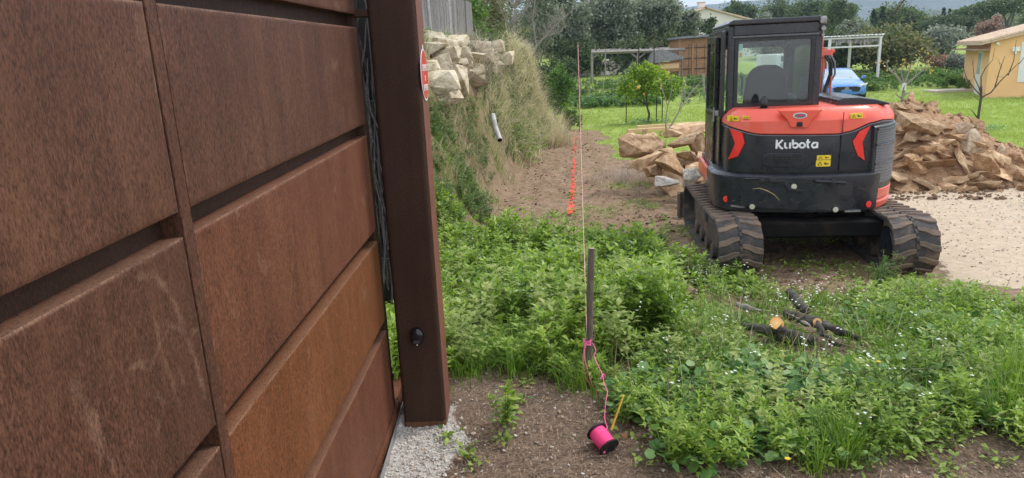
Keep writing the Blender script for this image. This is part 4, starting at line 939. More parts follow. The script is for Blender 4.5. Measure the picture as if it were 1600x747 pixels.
for i, (c, Y, w_, h_, lb) in enumerate(WALL):
    p = onG(c[0], c[1]); Y = p.y; s = cw.dot(p-CAMP)/FPX
    rock(p.x, Y+.05, p.z+.06, (w_*s*1.35, .7, h_*s*1.45), (random.uniform(-.2, .2), random.uniform(-.12, .12), random.uniform(-.4, .4)), M_RKW, 300+i, lb, 'boulders of the bank retaining wall')
for k in range(46):
    c = (rr.uniform(664, 786), rr.uniform(64, 165)); 
    if c[1] > 172-(c[0]-684)*.7: continue
    p = onG(*c); Y = p.y; s = rr.uniform(.22, .52)
    rock(p.x, Y, p.z+s*.15, (s*1.5, s*1.2, s*.8), (0, 0, rr.uniform(0, 6)), M_RKW, 330+k, 'small filler stone between the boulders of the bank wall', 'filler stones of the bank wall', det=2)
# clods along the trench and loose stones near the post
def rubble(name, poly, n, smin, smax, m, dens=None, kind='stuff', label=None, cat=None, flat=.6, zoff=.3, surf=None):
    base = []
    for k in range(6):
        me = rock_mesh(1, .85, flat, 900+k, n=12, det=0, rough=.1); v = np.array([q.co[:] for q in me.vertices]); me.calc_loop_triangles(); f = np.array([t.vertices[:] for t in me.loop_triangles]); base.append((v, f)); bpy.data.meshes.remove(me)
    x, y = scatter(poly, n, dens); Vs = []
    for i in range(len(x)):
        v, f = base[i % 6]; s = smin+(smax-smin)*random.random()**2.5; a = random.random()*6.28; c, q = math.cos(a), math.sin(a)
        vv = np.stack([v[:, 0]*c-v[:, 1]*q, v[:, 0]*q+v[:, 1]*c, v[:, 2]], 1)*s+[x[i], y[i], (surf or gs)(x[i], y[i])+s*flat*zoff]; Vs.append((vv, f))
    V, F = cat_arr(Vs); o = link(name, np_mesh(name, V, F), m); tag(o, label, cat, kind=kind); return o
M_CLOD = rockmat('soil_clod', (.24, .15, .095), (.13, .08, .05), (.34, .23, .15), 20)
M_PEB = leafmat('pebbles', [(.20, .15, .11), (.42, .36, .30), (.60, .57, .52), (.30, .21, .14)], trans=0, rough=.9)
bx = lambda x0, y0, x1, y1: [(x0, y0), (x1, y0), (x1, y1), (x0, y1)]
pathd = lambda x, y: masks(x, y)[4]
rubble('soil_clods', bx(-.6, 5.5, 3.6, 21), 2200, .006, .05, M_CLOD, pathd, label='brown clods of earth strewn along the dug trench strip', cat='soil clods')
rubble('soil_clods', [(.9, 5.0), (2.2, 5.5), (2.4, 9.5), (1.4, 9.5)], 700, .006, .06, M_CLOD, label='crumbled earth beside the left rubber track', cat='soil clods')
rubble('soil_clods', wpoly([(1180,380),(1400,380),(1420,450),(1480,455),(1600,470),(1600,500),(1250,478),(1110,440)]), 1500, .008, .06, M_CLOD, label='dark crumbs of earth between and behind the tracks', cat='soil clods')
rubble('pebble_scatter', bx(-.62, 1.6, 3.2, 4.4), 5000, .003, .022, M_PEB, label='tiny pebbles and grit strewn over the bare soil by the post', cat='pebbles')
rubble('white_grit', bx(-.85, 2.3, -.08, 3.35), 5200, .002, .018, leafmat('grit', [(.34, .30, .26), (.50, .47, .42), (.64, .60, .55), (.20, .17, .14)], trans=0, rough=.9), lambda x, y: masks(x, y)[3], label='white crushed grit around the foot of the rusty post', cat='grit')
rubble('gravel', [(4.2, 5.3), (9, 5.3), (9, 10.5), (5.5, 10), (4.4, 8)], 6000, .006, .03, leafmat('gravel_bits', [(.3, .25, .19), (.5, .43, .34), (.65, .6, .52)], trans=0, rough=.9), lambda x, y: masks(x, y)[1], label='pale gravel on the drive right of the excavator', cat='gravel')
rubble('heap_crumbs', [(4.6, 9.3), (10.5, 8.2), (10.8, 9.6), (5.0, 10.4)], 900, .02, .10, M_CLOD, label='crumbs of soil spilling from the foot of the right heap', cat='soil clods')

rubble('heap_fines', [(3.6, 9.7), (8.6, 9.4), (8.8, 11.9), (3.6, 12.3)], 2600, .012, .085, rockmat('heap_clod', (.34, .21, .12), (.17, .10, .055), (.46, .32, .2), 14), label='crumbling brown fines between the slabs of the right heap', cat='soil clods', surf=hr)
rubble('heap_fines', [(2.4, 10.5), (5.1, 10.5), (5.1, 12.6), (2.4, 12.6)], 700, .012, .07, bpy.data.materials['heap_clod'], label='brown fines between the stones of the left rock pile', cat='soil clods', surf=hl)
# ------------------------------------------------------------------ trees
def bark(name, c, c2): return mat(name, c, c2, 12, .9, bmp=.5, stretch=(3, 3, .6), dist=.02)
M_BARK = bark('bark_grey', (.20, .17, .14), (.10, .085, .07)); M_BARKD = bark('bark_dark', (.07, .055, .045), (.03, .025, .02))
L_OLIVE = leafmat('olive_leaves', [(.11, .135, .085), (.20, .23, .155), (.31, .34, .25)], .2, nscale=.5)
L_DARK = leafmat('dark_leaves', [(.035, .06, .022), (.075, .11, .042), (.13, .17, .07)], .2, nscale=.5)
L_PINE = leafmat('pine_needles', [(.055, .09, .035), (.12, .17, .06), (.20, .26, .10)], .2, nscale=.25)
L_MIX = leafmat('mixed_leaves', [(.05, .08, .028), (.12, .155, .05), (.22, .21, .085), (.18, .16, .08)], .25, nscale=.5)
L_GREY = leafmat('grey_olive_leaves', [(.10, .12, .085), (.21, .24, .18), (.33, .36, .29)], .2, nscale=.5)
L_BRIGHT = leafmat('citrus_leaves', [(.05, .12, .015), (.20, .33, .03), (.42, .50, .06)], .3, nscale=1.5, rough=.4)
L_RED = leafmat('russet_leaves', [(.16, .09, .06), (.34, .20, .15), (.45, .33, .25)], .25, nscale=.7)
L_CYP = leafmat('cypress_leaves', [(.015, .035, .012), (.03, .06, .02), (.05, .085, .03)], .1, nscale=.8)
L_BUSH = leafmat('bush_leaves', [(.04, .09, .02), (.10, .19, .035), (.19, .30, .06)], .3, nscale=1.0)
L_TWIG = leafmat('grey_twigs', [(.14, .12, .10), (.26, .23, .20), (.36, .32, .28)], .1, nscale=.5)
def clumped(lobes, leaf, asp=1.6, cl=.20, per=60, fill=1.0, vert=0):
    Vs = []
    for (c, r_, n) in lobes:
        c = np.array(c); r_ = np.array(r_, float); k = max(4, int(n/per)); u = unit(RNG.normal(size=(k, 3)))
        cc = c+u*r_*(RNG.uniform(.35, 1, (k, 1))**.5)*RNG.uniform(.82, 1.12, (k, 1)); m_ = per
        P = np.repeat(cc, m_, 0)+RNG.normal(size=(k*m_, 3))*r_.mean()*cl*np.array([1, 1, .75])*RNG.uniform(.5, 1.3, (k, 1)).repeat(m_, 0)
        out = unit(P-c); D = unit(RNG.normal(size=P.shape)+out*.6+np.array([0, 0, vert])); N = unit(RNG.normal(size=P.shape)*.7+out*.5+np.array([0, 0, .6]))
        L = RNG.uniform(.6, 1.3, len(P))*leaf; S = unit(np.cross(D, N)); W = (L/asp*.5)[:, None]; Lc = L[:, None]
        Q = np.stack([P, P+D*Lc*.5+S*W, P+D*Lc, P+D*Lc*.5-S*W], 1).reshape(-1, 3); Vs.append(Q)
    V = np.concatenate(Vs); return V, np.arange(len(V)).reshape(-1, 4)
def limbs(mb, base, tips, r0, fork, rr, wob=.08):
    base = Vector(base); f = base+Vector(fork); mb.tube([base-Vector((0, 0, .15)), base.lerp(f, .5)+Vector((rr.gauss(0, wob), 0, 0)), f], [r0*1.15, r0*.9, r0*.75], 8)
    for t in tips:
        t = Vector(t); m1 = f.lerp(t, .35)+Vector((rr.gauss(0, wob), rr.gauss(0, wob), wob*1.5)); m2 = f.lerp(t, .7)+Vector((rr.gauss(0, wob*1.5), rr.gauss(0, wob), wob))
        mb.tube([f, m1, m2, t], [r0*.6, r0*.4, r0*.24, r0*.08], 6)
def tree(name, xc, ytop, wpx, Y, lm, label, cat='tree', leaf=.16, n=7000, lob=6, base=.3, bk=M_BARK, group=None, shape='round', seed=0, cl=.2, core=None):
    """px centre/top/width at depth Y -> crown + trunk"""
    if Y > 65 and shape != 'cone': n = int(n*1.8); leaf *= .78; cl *= 1.15
    rr = random.Random(seed*7+int(xc)); p = U(xc, ytop, Y); s = cw.dot(p-CAMP)/FPX; W = wpx*s; g0 = gz(p.x, Y); H = p.z-g0
    e = empty(name, (p.x, Y, g0), (0, 0, 0), label, cat, group); lobes = []
    if shape == 'cone':
        for k in range(lob):
            f = k/(lob-1); z = H*(base+(1-base)*f*.93); rw = W/2*(1-f)**.8+W*.04; lobes.append(((0, 0, z), (rw, rw, H*(1-base)/lob*.75), int(n*(1.15-f)/lob)))
    elif shape == 'umbrella':
        for k in range(lob): a = k*2.4; q = (k/lob)**.5; lobes.append(((W*.36*q*math.cos(a), W*.36*q*math.sin(a), H*(.86-.12*q+rr.uniform(-.03, .03))), (W*.22, W*.22, H*.11), n//lob))
    else:
        hz = H*(1-base)/2
        for k in range(lob):
            a = rr.uniform(0, 6.28); q = rr.uniform(.35, .62); zz = rr.uniform(-.55, .6)
            lobes.append(((W/2*q*math.cos(a)*1.05, W/2*q*math.sin(a), H*base+hz*(1+zz)*.95), (W/2*rr.uniform(.36, .52), W/2*rr.uniform(.36, .5), hz*rr.uniform(.34, .46)), n//(lob+2)))
        lobes.append(((0, 0, H*base+hz*1.0), (W*.36, W*.36, hz*.82), n//3))
    V, F = clumped(lobes, leaf, cl=cl); V[:, 2] = np.maximum(V[:, 2], .02); link('crown', np_mesh('crown', V, F), lm, e)
    mb = MB(); tips = [l[0] for l in lobes[:5]]
    if shape == 'cone': mb.tube([(0, 0, -.2), (0, 0, H*.9)], [max(.06, W*.04), .02], 6)
    else: limbs(mb, (0, 0, 0), tips, max(.05, W*.035), (rr.gauss(0, .1), 0, max(.15, H*base*.6)), rr, W*.03)
    mb.build('trunk', bk, e); return e
T = tree
T('olive_tree', 872, -30, 95, 47, L_OLIVE, 'grey green olive tree leftmost of the row behind the pergola', 'tree', .20, 13000, 9, .15, seed=1, bk=M_BARKD)
T('olive_tree', 950, -45, 100, 50, L_OLIVE, 'tall full olive tree behind the left half of the pergola', 'tree', .20, 15000, 10, .18, seed=2, bk=M_BARKD)
T('olive_tree', 1025, -20, 90, 51, L_OLIVE, 'olive tree with open forked trunk left of the plank shed', 'tree', .20, 12000, 9, .32, seed=3)
T('olive_tree', 1070, 15, 50, 54, L_OLIVE, 'smaller olive tree crown just behind the plank shed roof', 'tree', .2, 6000, 6, .35, seed=4)
T('dark_shrub', 905, 52, 80, 45.5, L_DARK, 'dark evergreen shrub in the shade under the left olive trees', 'shrub', .18, 5000, 6, .02, seed=5)
T('dark_shrub', 985, 55, 90, 46.5, L_DARK, 'dark evergreen shrub in the shade behind the pergola middle', 'shrub', .18, 5000, 6, .02, seed=6)
T('dark_shrub', 1100, 22, 50, 57, L_DARK, 'dark bush between the olive trees and the white house', 'shrub', .2, 3500, 5, .1, seed=7)
T('green_bush', 872, 90, 46, 27, L_BUSH, 'leafy green bush at the far end of the grassy bank', 'shrub', .09, 3500, 5, .02, seed=8)
T('dark_shrub', 880, 86, 60, 36, L_DARK, 'dark shrub at the left end of the dry stone wall', 'shrub', .12, 5000, 6, .02, seed=61)
T('dark_shrub', 855, 70, 50, 29, L_DARK, 'dark shrub behind the dry grass where the bank ends', 'shrub', .10, 4500, 6, .02, seed=62)
T('green_bush', 893, 165, 36, 22.5, L_BUSH, 'low green bush where the trench strip meets the lawn', 'shrub', .07, 2500, 4, .02, seed=9)
T('hedge_tree', 715, -60, 80, 30, L_BUSH, 'bright green leafy tree behind the paling fence', 'tree', .12, 9000, 7, .1, seed=10)
T('hedge_tree', 690, -70, 60, 26, L_DARK, 'dark green tree behind the fence beside the post', 'tree', .12, 5000, 6, .1, seed=11)
T('scrub_tree', 760, -50, 70, 36, L_MIX, 'brownish green scrub tree above the bank', 'tree', .12, 5000, 7, .2, seed=12, cl=.28)
T('scrub_tree', 838, -50, 75, 40, L_OLIVE, 'thin grey green tree between bank and olive row', 'tree', .14, 6000, 8, .2, seed=13)
T('scrub_shrub', 800, 20, 60, 33, L_MIX, 'low tangled scrub behind the dry grass crest', 'shrub', .10, 4000, 6, .02, seed=14)
# bare grey trees
def bare(name, base, Y, segs, r0, m, label, cat='tree', twigs=0, seed=1, tl=.5):
    rr = random.Random(seed); b = base; e0 = U(*b, Y); e = empty(name, (e0.x, Y, e0.z), label=label, cat=cat); mb = MB(); ends = []
    for (pts, ra, rb) in segs:
        P = []
        for i, q in enumerate(pts): v = U(q[0], q[1], Y+(q[2] if len(q) > 2 else 0))-Vector((e0.x, Y, e0.z)); P.append(v)
        if len(P) == 2: P.insert(1, P[0].lerp(P[1], .5)+Vector((rr.gauss(0, .03), rr.gauss(0, .05), 0)))
        n = len(P); mb.tube(P, [ra+(rb-ra)*i/(n-1) for i in range(n)], 7); ends.append((P, rb))
    for k in range(twigs):
        P, rb = rr.choice(ends); i = rr.randrange(len(P)-1); a = P[i].lerp(P[i+1], rr.random()); d = Vector((rr.gauss(0, .5), rr.gauss(0, .5), rr.uniform(.3, 1))).normalized()*tl*rr.uniform(.4, 1)
        mb.tube([a, a+d*.5+Vector((rr.gauss(0, .04), 0, 0)), a+d], [rb*.7, rb*.5, rb*.2], 4)
    mb.build('trunk', m, e); return e, ends
M_GTW = bark('grey_branch', (.34, .30, .27), (.20, .17, .15))
bare('bare_tree', (800,85), 31, [([(800,95),(803,45),(806,0),(808,-30)], .055, .03), ([(803,50),(822,15),(836,-20)], .03, .012), ([(802,60),(785,20),(770,-15)], .03, .012), ([(806,20),(795,-20)], .04, .02)], .1, M_GTW, 'bare grey branched tree above the grass crest', twigs=120, seed=3, tl=1.1)
bare('bare_tree', (830,90), 30, [([(826,95),(840,70),(868,40),(890,20)], .05, .015), ([(838,72),(832,30),(838,-10)], .03, .012), ([(850,58),(880,48)], .03, .01)], .1, M_GTW, 'leaning bare grey tree with a long branch reaching right', twigs=110, seed=4, tl=.9)
# orange tree
p0 = U(1008,188,24.0); ot = empty('orange_tree', (p0.x, 24.0, gz(p0.x, 24)), label='small round orange tree with one ripe fruit on the lawn', cat='tree')
sx_ = cw.dot(p0-CAMP)/FPX
lob = [((-.35,0,1.28),(.55,.5,.50),1700),((.25,0,1.45),(.50,.5,.45),1500),((.85,.1,1.15),(.42,.4,.38),1000),((-.1,0,1.72),(.42,.4,.28),800),((-.75,0,1.05),(.25,.3,.25),300),((.0,.1,.9),(.35,.35,.25),350)]
V, F = clumped(lob, .11, 2.0, .17, 40); link('crown', np_mesh('crown', V, F), L_BRIGHT, ot)
mb = MB(); limbs(mb, (.05,0,0), [l[0] for l in lob], .04, (0,0,.6), random.Random(2), .04); mb.build('trunk', M_BARKD, ot)
M_ORG = mat('orange_peel', (.85, .34, .02), (.8, .28, .02), rough=.45)
for k, (x, z) in enumerate(((-.33, 1.22), (-.12, 1.0), (.42, 1.25))):
    bm = bmesh.new(); bmesh.ops.create_icosphere(bm, subdivisions=2, radius=.05 if k == 0 else .035); me = bpy.data.meshes.new('orange'); bm.to_mesh(me); bm.free(); link('orange', me, M_ORG, ot, loc=(x, -.52 if k != 1 else -.38, z), smooth=True)
for dx in (-.62, .42, .62): # prop stakes
    o = MB().tube([(p0.x+dx, 24.2, gz(p0.x, 24)-.1), (p0.x+dx+.02, 24.2, gz(p0.x, 24)+1.0)], .018, 6).build('support_stake', M_BARKD); tag(o, 'thin dark support stake under the orange tree', 'stake', 'stakes round the orange tree')
T('small_orange_bush', 1311, 128, 34, 11.8, L_BRIGHT, 'small yellow green citrus bush behind the excavator hood', 'shrub', .07, 1300, 5, .1, seed=21)
bare('bare_sapling', (1041,205), 17.5, [([(1041,207),(1040,190),(1043,165),(1028,120)], .022, .008), ([(1043,205),(1058,180),(1072,155),(1100,122)], .024, .007), ([(1060,178),(1066,150),(1068,125)], .014, .006), ([(1042,170),(1050,140),(1048,118)], .012, .005), ([(1072,158),(1082,140),(1088,118)], .01, .004), ([(1068,163),(1085,155),(1094,148)], .008, .004)], .03, M_GTW, 'bare grey sapling with spreading branches in front of the orange tree', twigs=16, seed=5, tl=.35)
# timber beams on the lawn
M_TIM = mat('new_timber', (.72, .50, .28), (.6, .38, .2), 8, .7, stretch=(1, 8, 8))
for (a, b, Y, lb) in (((995,192),(1080,199),21.5,'longer fresh timber beam lying behind the left rock pile'), ((980,200),(1046,197),20.3,'shorter fresh timber beam lying nearest on the lawn')):
    A, B = U(*a, Y), U(*b, Y+.3); A.z = gz(A.x, A.y)+.09; B.z = gz(B.x, B.y)+.09; d = (B-A); L = d.length; B = A+d.normalized()*max(L, 1.4)
    o = empty('timber_beam', A, (0, -math.asin((B-A).normalized().z), math.atan2(d.y, d.x)), lb, 'beam'); MB().box((0, -.05, -.05), ((B-A).length+.4, .05, .05)).build('plank', M_TIM, o, bevel=.004)
# near bare fruit tree by the house
M_BRB = bark('dark_branch', (.10, .075, .06), (.05, .038, .03))
bare('bare_fruit_tree', (1526,203), 17.2, [([(1526,206),(1529,180),(1533,152),(1533,135)], .036, .024), ([(1533,150),(1522,138),(1510,122),(1506,108),(1504,92)], .015, .004), ([(1533,136),(1533,120),(1540,106),(1551,94),(1554,75)], .015, .004), ([(1534,152),(1548,145),(1562,128),(1578,112),(1592,98)], .020, .006), ([(1554,138),(1562,110),(1570,88)], .015, .005), ([(1575,118),(1584,95),(1588,62)], .014, .004), ([(1592,100),(1602,88),(1615,80)], .01, .004), ([(1531,140),(1522,120),(1520,96)], .012, .005)], .04, M_BRB, 'slender bare fruit tree on the lawn before the orange house', twigs=14, seed=6, tl=.4)
e, ends = bare('bare_fruit_tree', (1409,160), 28.5, [([(1409,162),(1411,148),(1413,134)], .06, .05), ([(1413,136),(1400,118),(1388,108),(1385,96)], .045, .012), ([(1414,134),(1430,120),(1444,108)], .045, .014), ([(1413,132),(1408,112),(1411,100)], .03, .01), ([(1414,130),(1422,108),(1424,98)], .03, .01), ([(1430,120),(1434,100),(1438,86)], .02, .008), ([(1402,120),(1396,104)], .02, .008), ([(1444,108),(1448,96)], .014, .006)], .05, M_GTW, 'bare pruned fruit tree with yellow leaves and whitewashed trunk band', twigs=40, seed=7, tl=.5)
V, F = clumped([((q.x, q.y, q.z), (.22, .22, .3), 10) for q in [P[-1] for P, _ in ends[1:]]], .12, 1.8, .5, 2)
link('yellow_leaves', np_mesh('yellow_leaves', V, F), leafmat('yellow_leaf', [(.32, .20, .06), (.50, .38, .10), (.36, .26, .12)], .3), e)
q1, q2 = U(1412,141,28.44)-e.location, U(1413,130,28.44)-e.location
MB().tube([q1, q2], .085, 10).build('white_band', mat('whitewash', (.75, .75, .72), (.6, .6, .58), 20), e)
# big bushes and pines at the right
T('evergreen_bush', 1378, 38, 150, 43, L_MIX, 'big broad dark evergreen bush behind the white carport', 'tree', .20, 17000, 12, .02, seed=31, bk=M_BARKD)
T('evergreen_bush', 1315, 45, 80, 44, L_DARK, 'dark bush left of the broad one behind the carport', 'tree', .20, 7000, 8, .02, seed=32, bk=M_BARKD)
T('grey_olive_tree', 1476, 40, 78, 55, L_GREY, 'silvery grey olive tree left of the orange house', 'tree', .24, 9000, 9, .05, seed=33)
T('grey_olive_tree', 1500, 76, 36, 40, L_GREY, 'small grey green shrub touching the orange house corner', 'shrub', .16, 3000, 5, .02, seed=34)
T('russet_shrub', 1472, 86, 52, 44, L_RED, 'reddish brown shrub between dark bush and orange house', 'shrub', .14, 3500, 6, .02, seed=35)
T('russet_tree', 1548, 26, 40, 75, L_RED, 'bare reddish tree rising behind the orange house roof', 'tree', .25, 2500, 6, .1, seed=36)
T('green_bush', 1455, 108, 40, 38, L_BUSH, 'low green brambles below the russet shrub', 'shrub', .12, 3000, 5, .02, seed=37)
T('green_bush', 1490, 118, 40, 35, L_BUSH, 'low green scrub at the left of the orange house wall', 'shrub', .10, 2500, 5, .02, seed=38)
T('pine_tree', 1400, 6, 86, 85, L_PINE, 'rounded mid green pine centred above the broad dark bush', 'tree', .34, 9000, 9, .25, seed=41)
T('pine_tree', 1310, -12, 56, 80, L_PINE, 'dark tall pine just right of the cab roof', 'tree', .32, 6000, 8, .2, seed=42)
T('pine_tree', 1262, -10, 70, 88, L_PINE, 'pine tree above the right half of the cab roof', 'tree', .34, 7000, 8, .2, seed=43)
T('pine_tree', 1212, -14, 60, 92, L_PINE, 'pine tree above the middle of the cab roof', 'tree', .34, 6000, 8, .2, seed=44)
T('pine_tree', 1152, -2, 62, 95, L_PINE, 'rounded pine behind the white house ridge', 'tree', .34, 6000, 8, .2, seed=45)
T('cypress', 1366, 17, 18, 82, L_CYP, 'narrow dark cypress left of the rounded pine', 'tree', .28, 1800, 7, .02, shape='cone', seed=46)
T('cypress', 1380, 13, 18, 84, L_CYP, 'slightly taller cypress beside the rounded pine', 'tree', .28, 1800, 7, .02, shape='cone', seed=47)
T('cypress', 1475, 13, 9, 120, L_CYP, 'slim taller cypress on the ridge above the grey olive', 'tree', .3, 1200, 6, .02, shape='cone', seed=48)
T('cypress', 1484, 17, 7, 122, L_CYP, 'slim shorter cypress on the ridge above the grey olive', 'tree', .3, 900, 6, .02, shape='cone', seed=49)
T('umbrella_pine', 1520, 8, 60, 85, L_PINE, 'umbrella pine left of the orange house roof', 'tree', .34, 6000, 8, .2, seed=50, shape='umbrella')
T('umbrella_pine', 1582, -10, 90, 80, L_PINE, 'largest umbrella pine above the orange house roof', 'tree', .34, 9000, 10, .2, seed=51, shape='umbrella')
T('umbrella_pine', 1478, 27, 86, 80, L_DARK, 'dark flat pine behind the grey olive tree', 'tree', .34, 7000, 8, .1, seed=52, shape='umbrella')
T('pine_tree', 1650, -10, 90, 70, L_PINE, 'pine tree right of the orange house ridge', 'tree', .34, 6000, 9, .2, seed=53)
T('pine_tree', 1450, 30, 40, 95, L_PINE, 'pale small pine between rounded pine and cypresses', 'tree', .3, 3000, 6, .1, seed=54)
T('pine_tree', 1335, 30, 50, 70, L_OLIVE, 'pale green round tree above the carport roof', 'tree', .28, 4500, 7, .1, seed=55)
T('grey_olive_tree', 1198, 16, 34, 75, L_GREY, 'pale grey olive crown peeping above the cab roof', 'tree', .28, 2500, 6, .1, seed=56)
T('scrub_tree', 1225, 50, 130, 58, L_MIX, 'wide brownish scrub seen through the cab windows', 'shrub', .24, 9000, 9, .02, seed=57)
# far wood beyond the gardens: reads as one mass
lobw = []
for k in range(150):
    px_ = 1030+680*RNG.random(); Yw = RNG.uniform(96, 150); yt_ = 36+8*math.sin(px_*.021)+RNG.uniform(-9, 14); q = U(px_, yt_, Yw); g0 = gz(q.x, Yw); hh_ = max(3.0, q.z-g0); lobw.append(((q.x, Yw, g0+hh_*.5), (RNG.uniform(2.2, 4.2), 2.5, hh_*.5), 520))
V, F = clumped(lobw, .55, 1.6, .22, 60); tag(link('far_wood', np_mesh('far_wood', V, F), leafmat('hazed_far_leaves', [(.08, .11, .05), (.14, .18, .08), (.22, .24, .12), (.18, .17, .10)], .25, nscale=.12)), 'mixed green wood filling the slope beyond the houses', 'wood', kind='stuff')  # leaf colours lightened towards grey, painting distance haze into the wood
lobw = []
for k in range(60):
    px_ = 640+420*RNG.random(); Yw = RNG.uniform(60, 75); q = U(px_, RNG.uniform(-20, 30), Yw); g0 = gz(q.x, Yw); hh_ = q.z-g0; lobw.append(((q.x, Yw, g0+hh_*.5), (2.2, 2.0, hh_*.5), 600))
V, F = clumped(lobw, .34, 1.6, .22, 60); tag(link('far_wood', np_mesh('far_wood', V, F), L_MIX), 'dense trees closing the view behind the olive row', 'wood', kind='stuff')
# far woods and mountains
def ridge(name, Y, pts, m, depth, seed, amp):
    """pts: (px, ytop) skyline at distance Y; a real hill with a back slope"""
    P = [U(a, b, Y) for a, b in pts]; xs = np.linspace(P[0].x, P[-1].x, 160); top = np.interp(xs, [p.x for p in P], [p.z for p in P])+amp*fbm(xs, xs*0, 9/(P[-1].x-P[0].x)*2, seed)
    rows = []; base = gz(0, Y)-30
    for f, h in ((-1.6, 0), (-1.1, .25), (-.7, .55), (-.35, .82), (0, 1), (.4, .9), (1.2, .3), (1.8, 0)):
        yy = Y+f*depth+depth*.08*fbm(xs, xs*0+f, 5e-3, seed+2); rows.append(np.stack([xs*(1+0*f), yy, base+(top-base)*h*(1+.05*fbm(xs, xs*0+f*40, 8e-3, seed+4)*(h < 1)*(h > 0))], 1))
    V = np.concatenate(rows); n = 160; i = np.arange(7*(n-1)); a = (i//(n-1))*n+i % (n-1)
    o = link(name, np_mesh(name, V, np.stack([a, a+1, a+n+1, a+n], 1), True), m); tag(o, kind='structure')
M_HILL = mat('wooded_hill', (.085, .12, .06), (.035, .055, .03), .03, .95, bmp=1, bscale=.12, dist=6, dirt=(.20, .18, .13), dirt_amt=.4)
ridge('mountain', 1500, [(500,40),(900,14),(1060,12),(1200,-4),(1330,-45),(1440,-42),(1540,-28),(1600,-40),(1900,-90)], M_HILL, 420, 3, 6)
ridge('hills', 420, [(200,110),(700,60),(1000,52),(1250,38),(1400,26),(1500,20),(1600,22),(1900,10)], M_HILL, 110, 6, 3)
# ------------------------------------------------------------------ paling fence on the bank
M_PAL = mat('weathered_paling', (.30, .28, .27), (.15, .14, .135), 9, .9, bmp=.4, stretch=(6, 6, .8), dist=.01)
A_, B_ = U(655,64,15.5), U(739,50,27.0)
fe = empty('paling_fence', A_, label='grey weathered split paling fence along the top of the bank', cat='fence'); mb = MB(); rr = random.Random(3); d = B_-A_; N = 190
H0 = 1.02
for k in range(N):
    f = (k-18)/(N-18); p = d*f; h = H0*(1+rr.gauss(0, .035)); w_ = rr.uniform(.018, .031); a = math.atan2(d.y, d.x)+rr.gauss(0, .2)
    Mx = Matrix.Translation((p.x, p.y, p.z-.1)) @ Matrix.Rotation(a, 4, 'Z') @ Matrix.Rotation(rr.gauss(0, .03), 4, 'Y'); mb.box((-w_, -.012, 0), (w_, .012, h+.1), 0, Mx)
mb.build('palings', M_PAL, fe)
for z in (.25, .8): MB().tube([d*-.1+Vector((0, -.02, z)), d+Vector((0, -.02, z))], .008, 5).build('wire', M_STL, fe)
MB().tube([d*.8+Vector((0,0,-.1)), d*.8+Vector((0,0,2.2))], .03, 8).build('wooden_post', M_BARKD, fe)
M_GALV = mat('galvanised', (.45, .44, .42), (.32, .31, .3), 20, .5, metal=.6)
for (a, b, lb) in (((677,78),(667,-25),'nearer thin pale metal pole leaning before the paling fence'), ((706,65),(700,-25),'farther thin pale metal pole upright before the paling fence')):
    p, q = U(*a, 13.8), U(*b, 13.8); o = empty('metal_pole', p, label=lb, cat='pole'); MB().tube([(0, 0, -.2), q-p], .022, 8).build('shaft', M_GALV, o)
# drain pipe
pp = [U(772,190,11.2), U(774,199,11.15), U(778,210,11.05), U(781,219,10.95)]; dp = empty('drain_pipe', pp[0], label='short grey plastic drain pipe poking out of the bank', cat='pipe')
P_ = [p-pp[0] for p in pp]; P_.insert(0, P_[0]+(P_[0]-P_[1])+Vector((0, .12, 0)))
M_PVC = mat('pvc_grey', (.42, .41, .38), (.30, .29, .27), 12, .5, dirt=(.25, .2, .15))
MB().tube(P_, .042, 20).build('pipe', M_PVC, dp); dirn = (P_[-1]-P_[-2]).normalized(); MB().tube([P_[-1]+dirn*.001, P_[-1]+dirn*.003], .036, 20).build('bore', mat('bore_black', (.006, .006, .006), rough=1), dp)
# garden fence with wire, pergola, sheds
M_OLDW = mat('old_grey_wood', (.34, .31, .28), (.2, .18, .165), 10, .9, stretch=(4, 4, .6), bmp=.3)
M_PLK = mat('shed_planks', (.40, .22, .11), (.24, .12, .06), 3, .8, stretch=(1, 1, 5), bmp=.3)
def P3(x, y, Y): return U(x, y, Y)
perg = empty('garden_pergola', U(925,128,43), label='long grey timber pergola frame in the kitchen garden', cat='pergola'); o0 = perg.location.copy()
def bar(a, b, r_, name, m, par, o0, sides=4): return MB().tube([a-o0, b-o0], r_, sides).build(name, m, par)
for x in (925, 997, 1065):
    g_ = U(x,128,43); g_.z = gz(g_.x, 43)-.1; bar(g_, U(x, 77, 43), .075, 'upright', M_OLDW, perg, o0)
    g2 = U(x+5,122,46.5); g2.z = gz(g2.x, 46.5)-.1; bar(g2, U(x+5, 74, 46.5), .06, 'upright', M_OLDW, perg, o0); bar(U(x, 80.5, 43), U(x+5, 77, 46.5), .05, 'cross_beam', M_OLDW, perg, o0)
    for s in (-1, 1):
        if 920 < x+s*10 < 1075: bar(U(x, 92, 43), U(x+s*12, 82, 43), .045, 'brace', M_OLDW, perg, o0)
bar(U(924, 82, 42.95), U(1070, 77.5, 42.95), .11, 'front_beam', M_OLDW, perg, o0); bar(U(930, 79, 46.5), U(1070, 75, 46.5), .08, 'rear_beam', M_OLDW, perg, o0)
for k in range(9): x = 932+k*16.5; bar(U(x, 80-.03*(x-925), 42.9), U(x+5, 77-.03*(x-925), 46.6), .03, 'rafter', M_OLDW, perg, o0)
def mkhouse(): pass
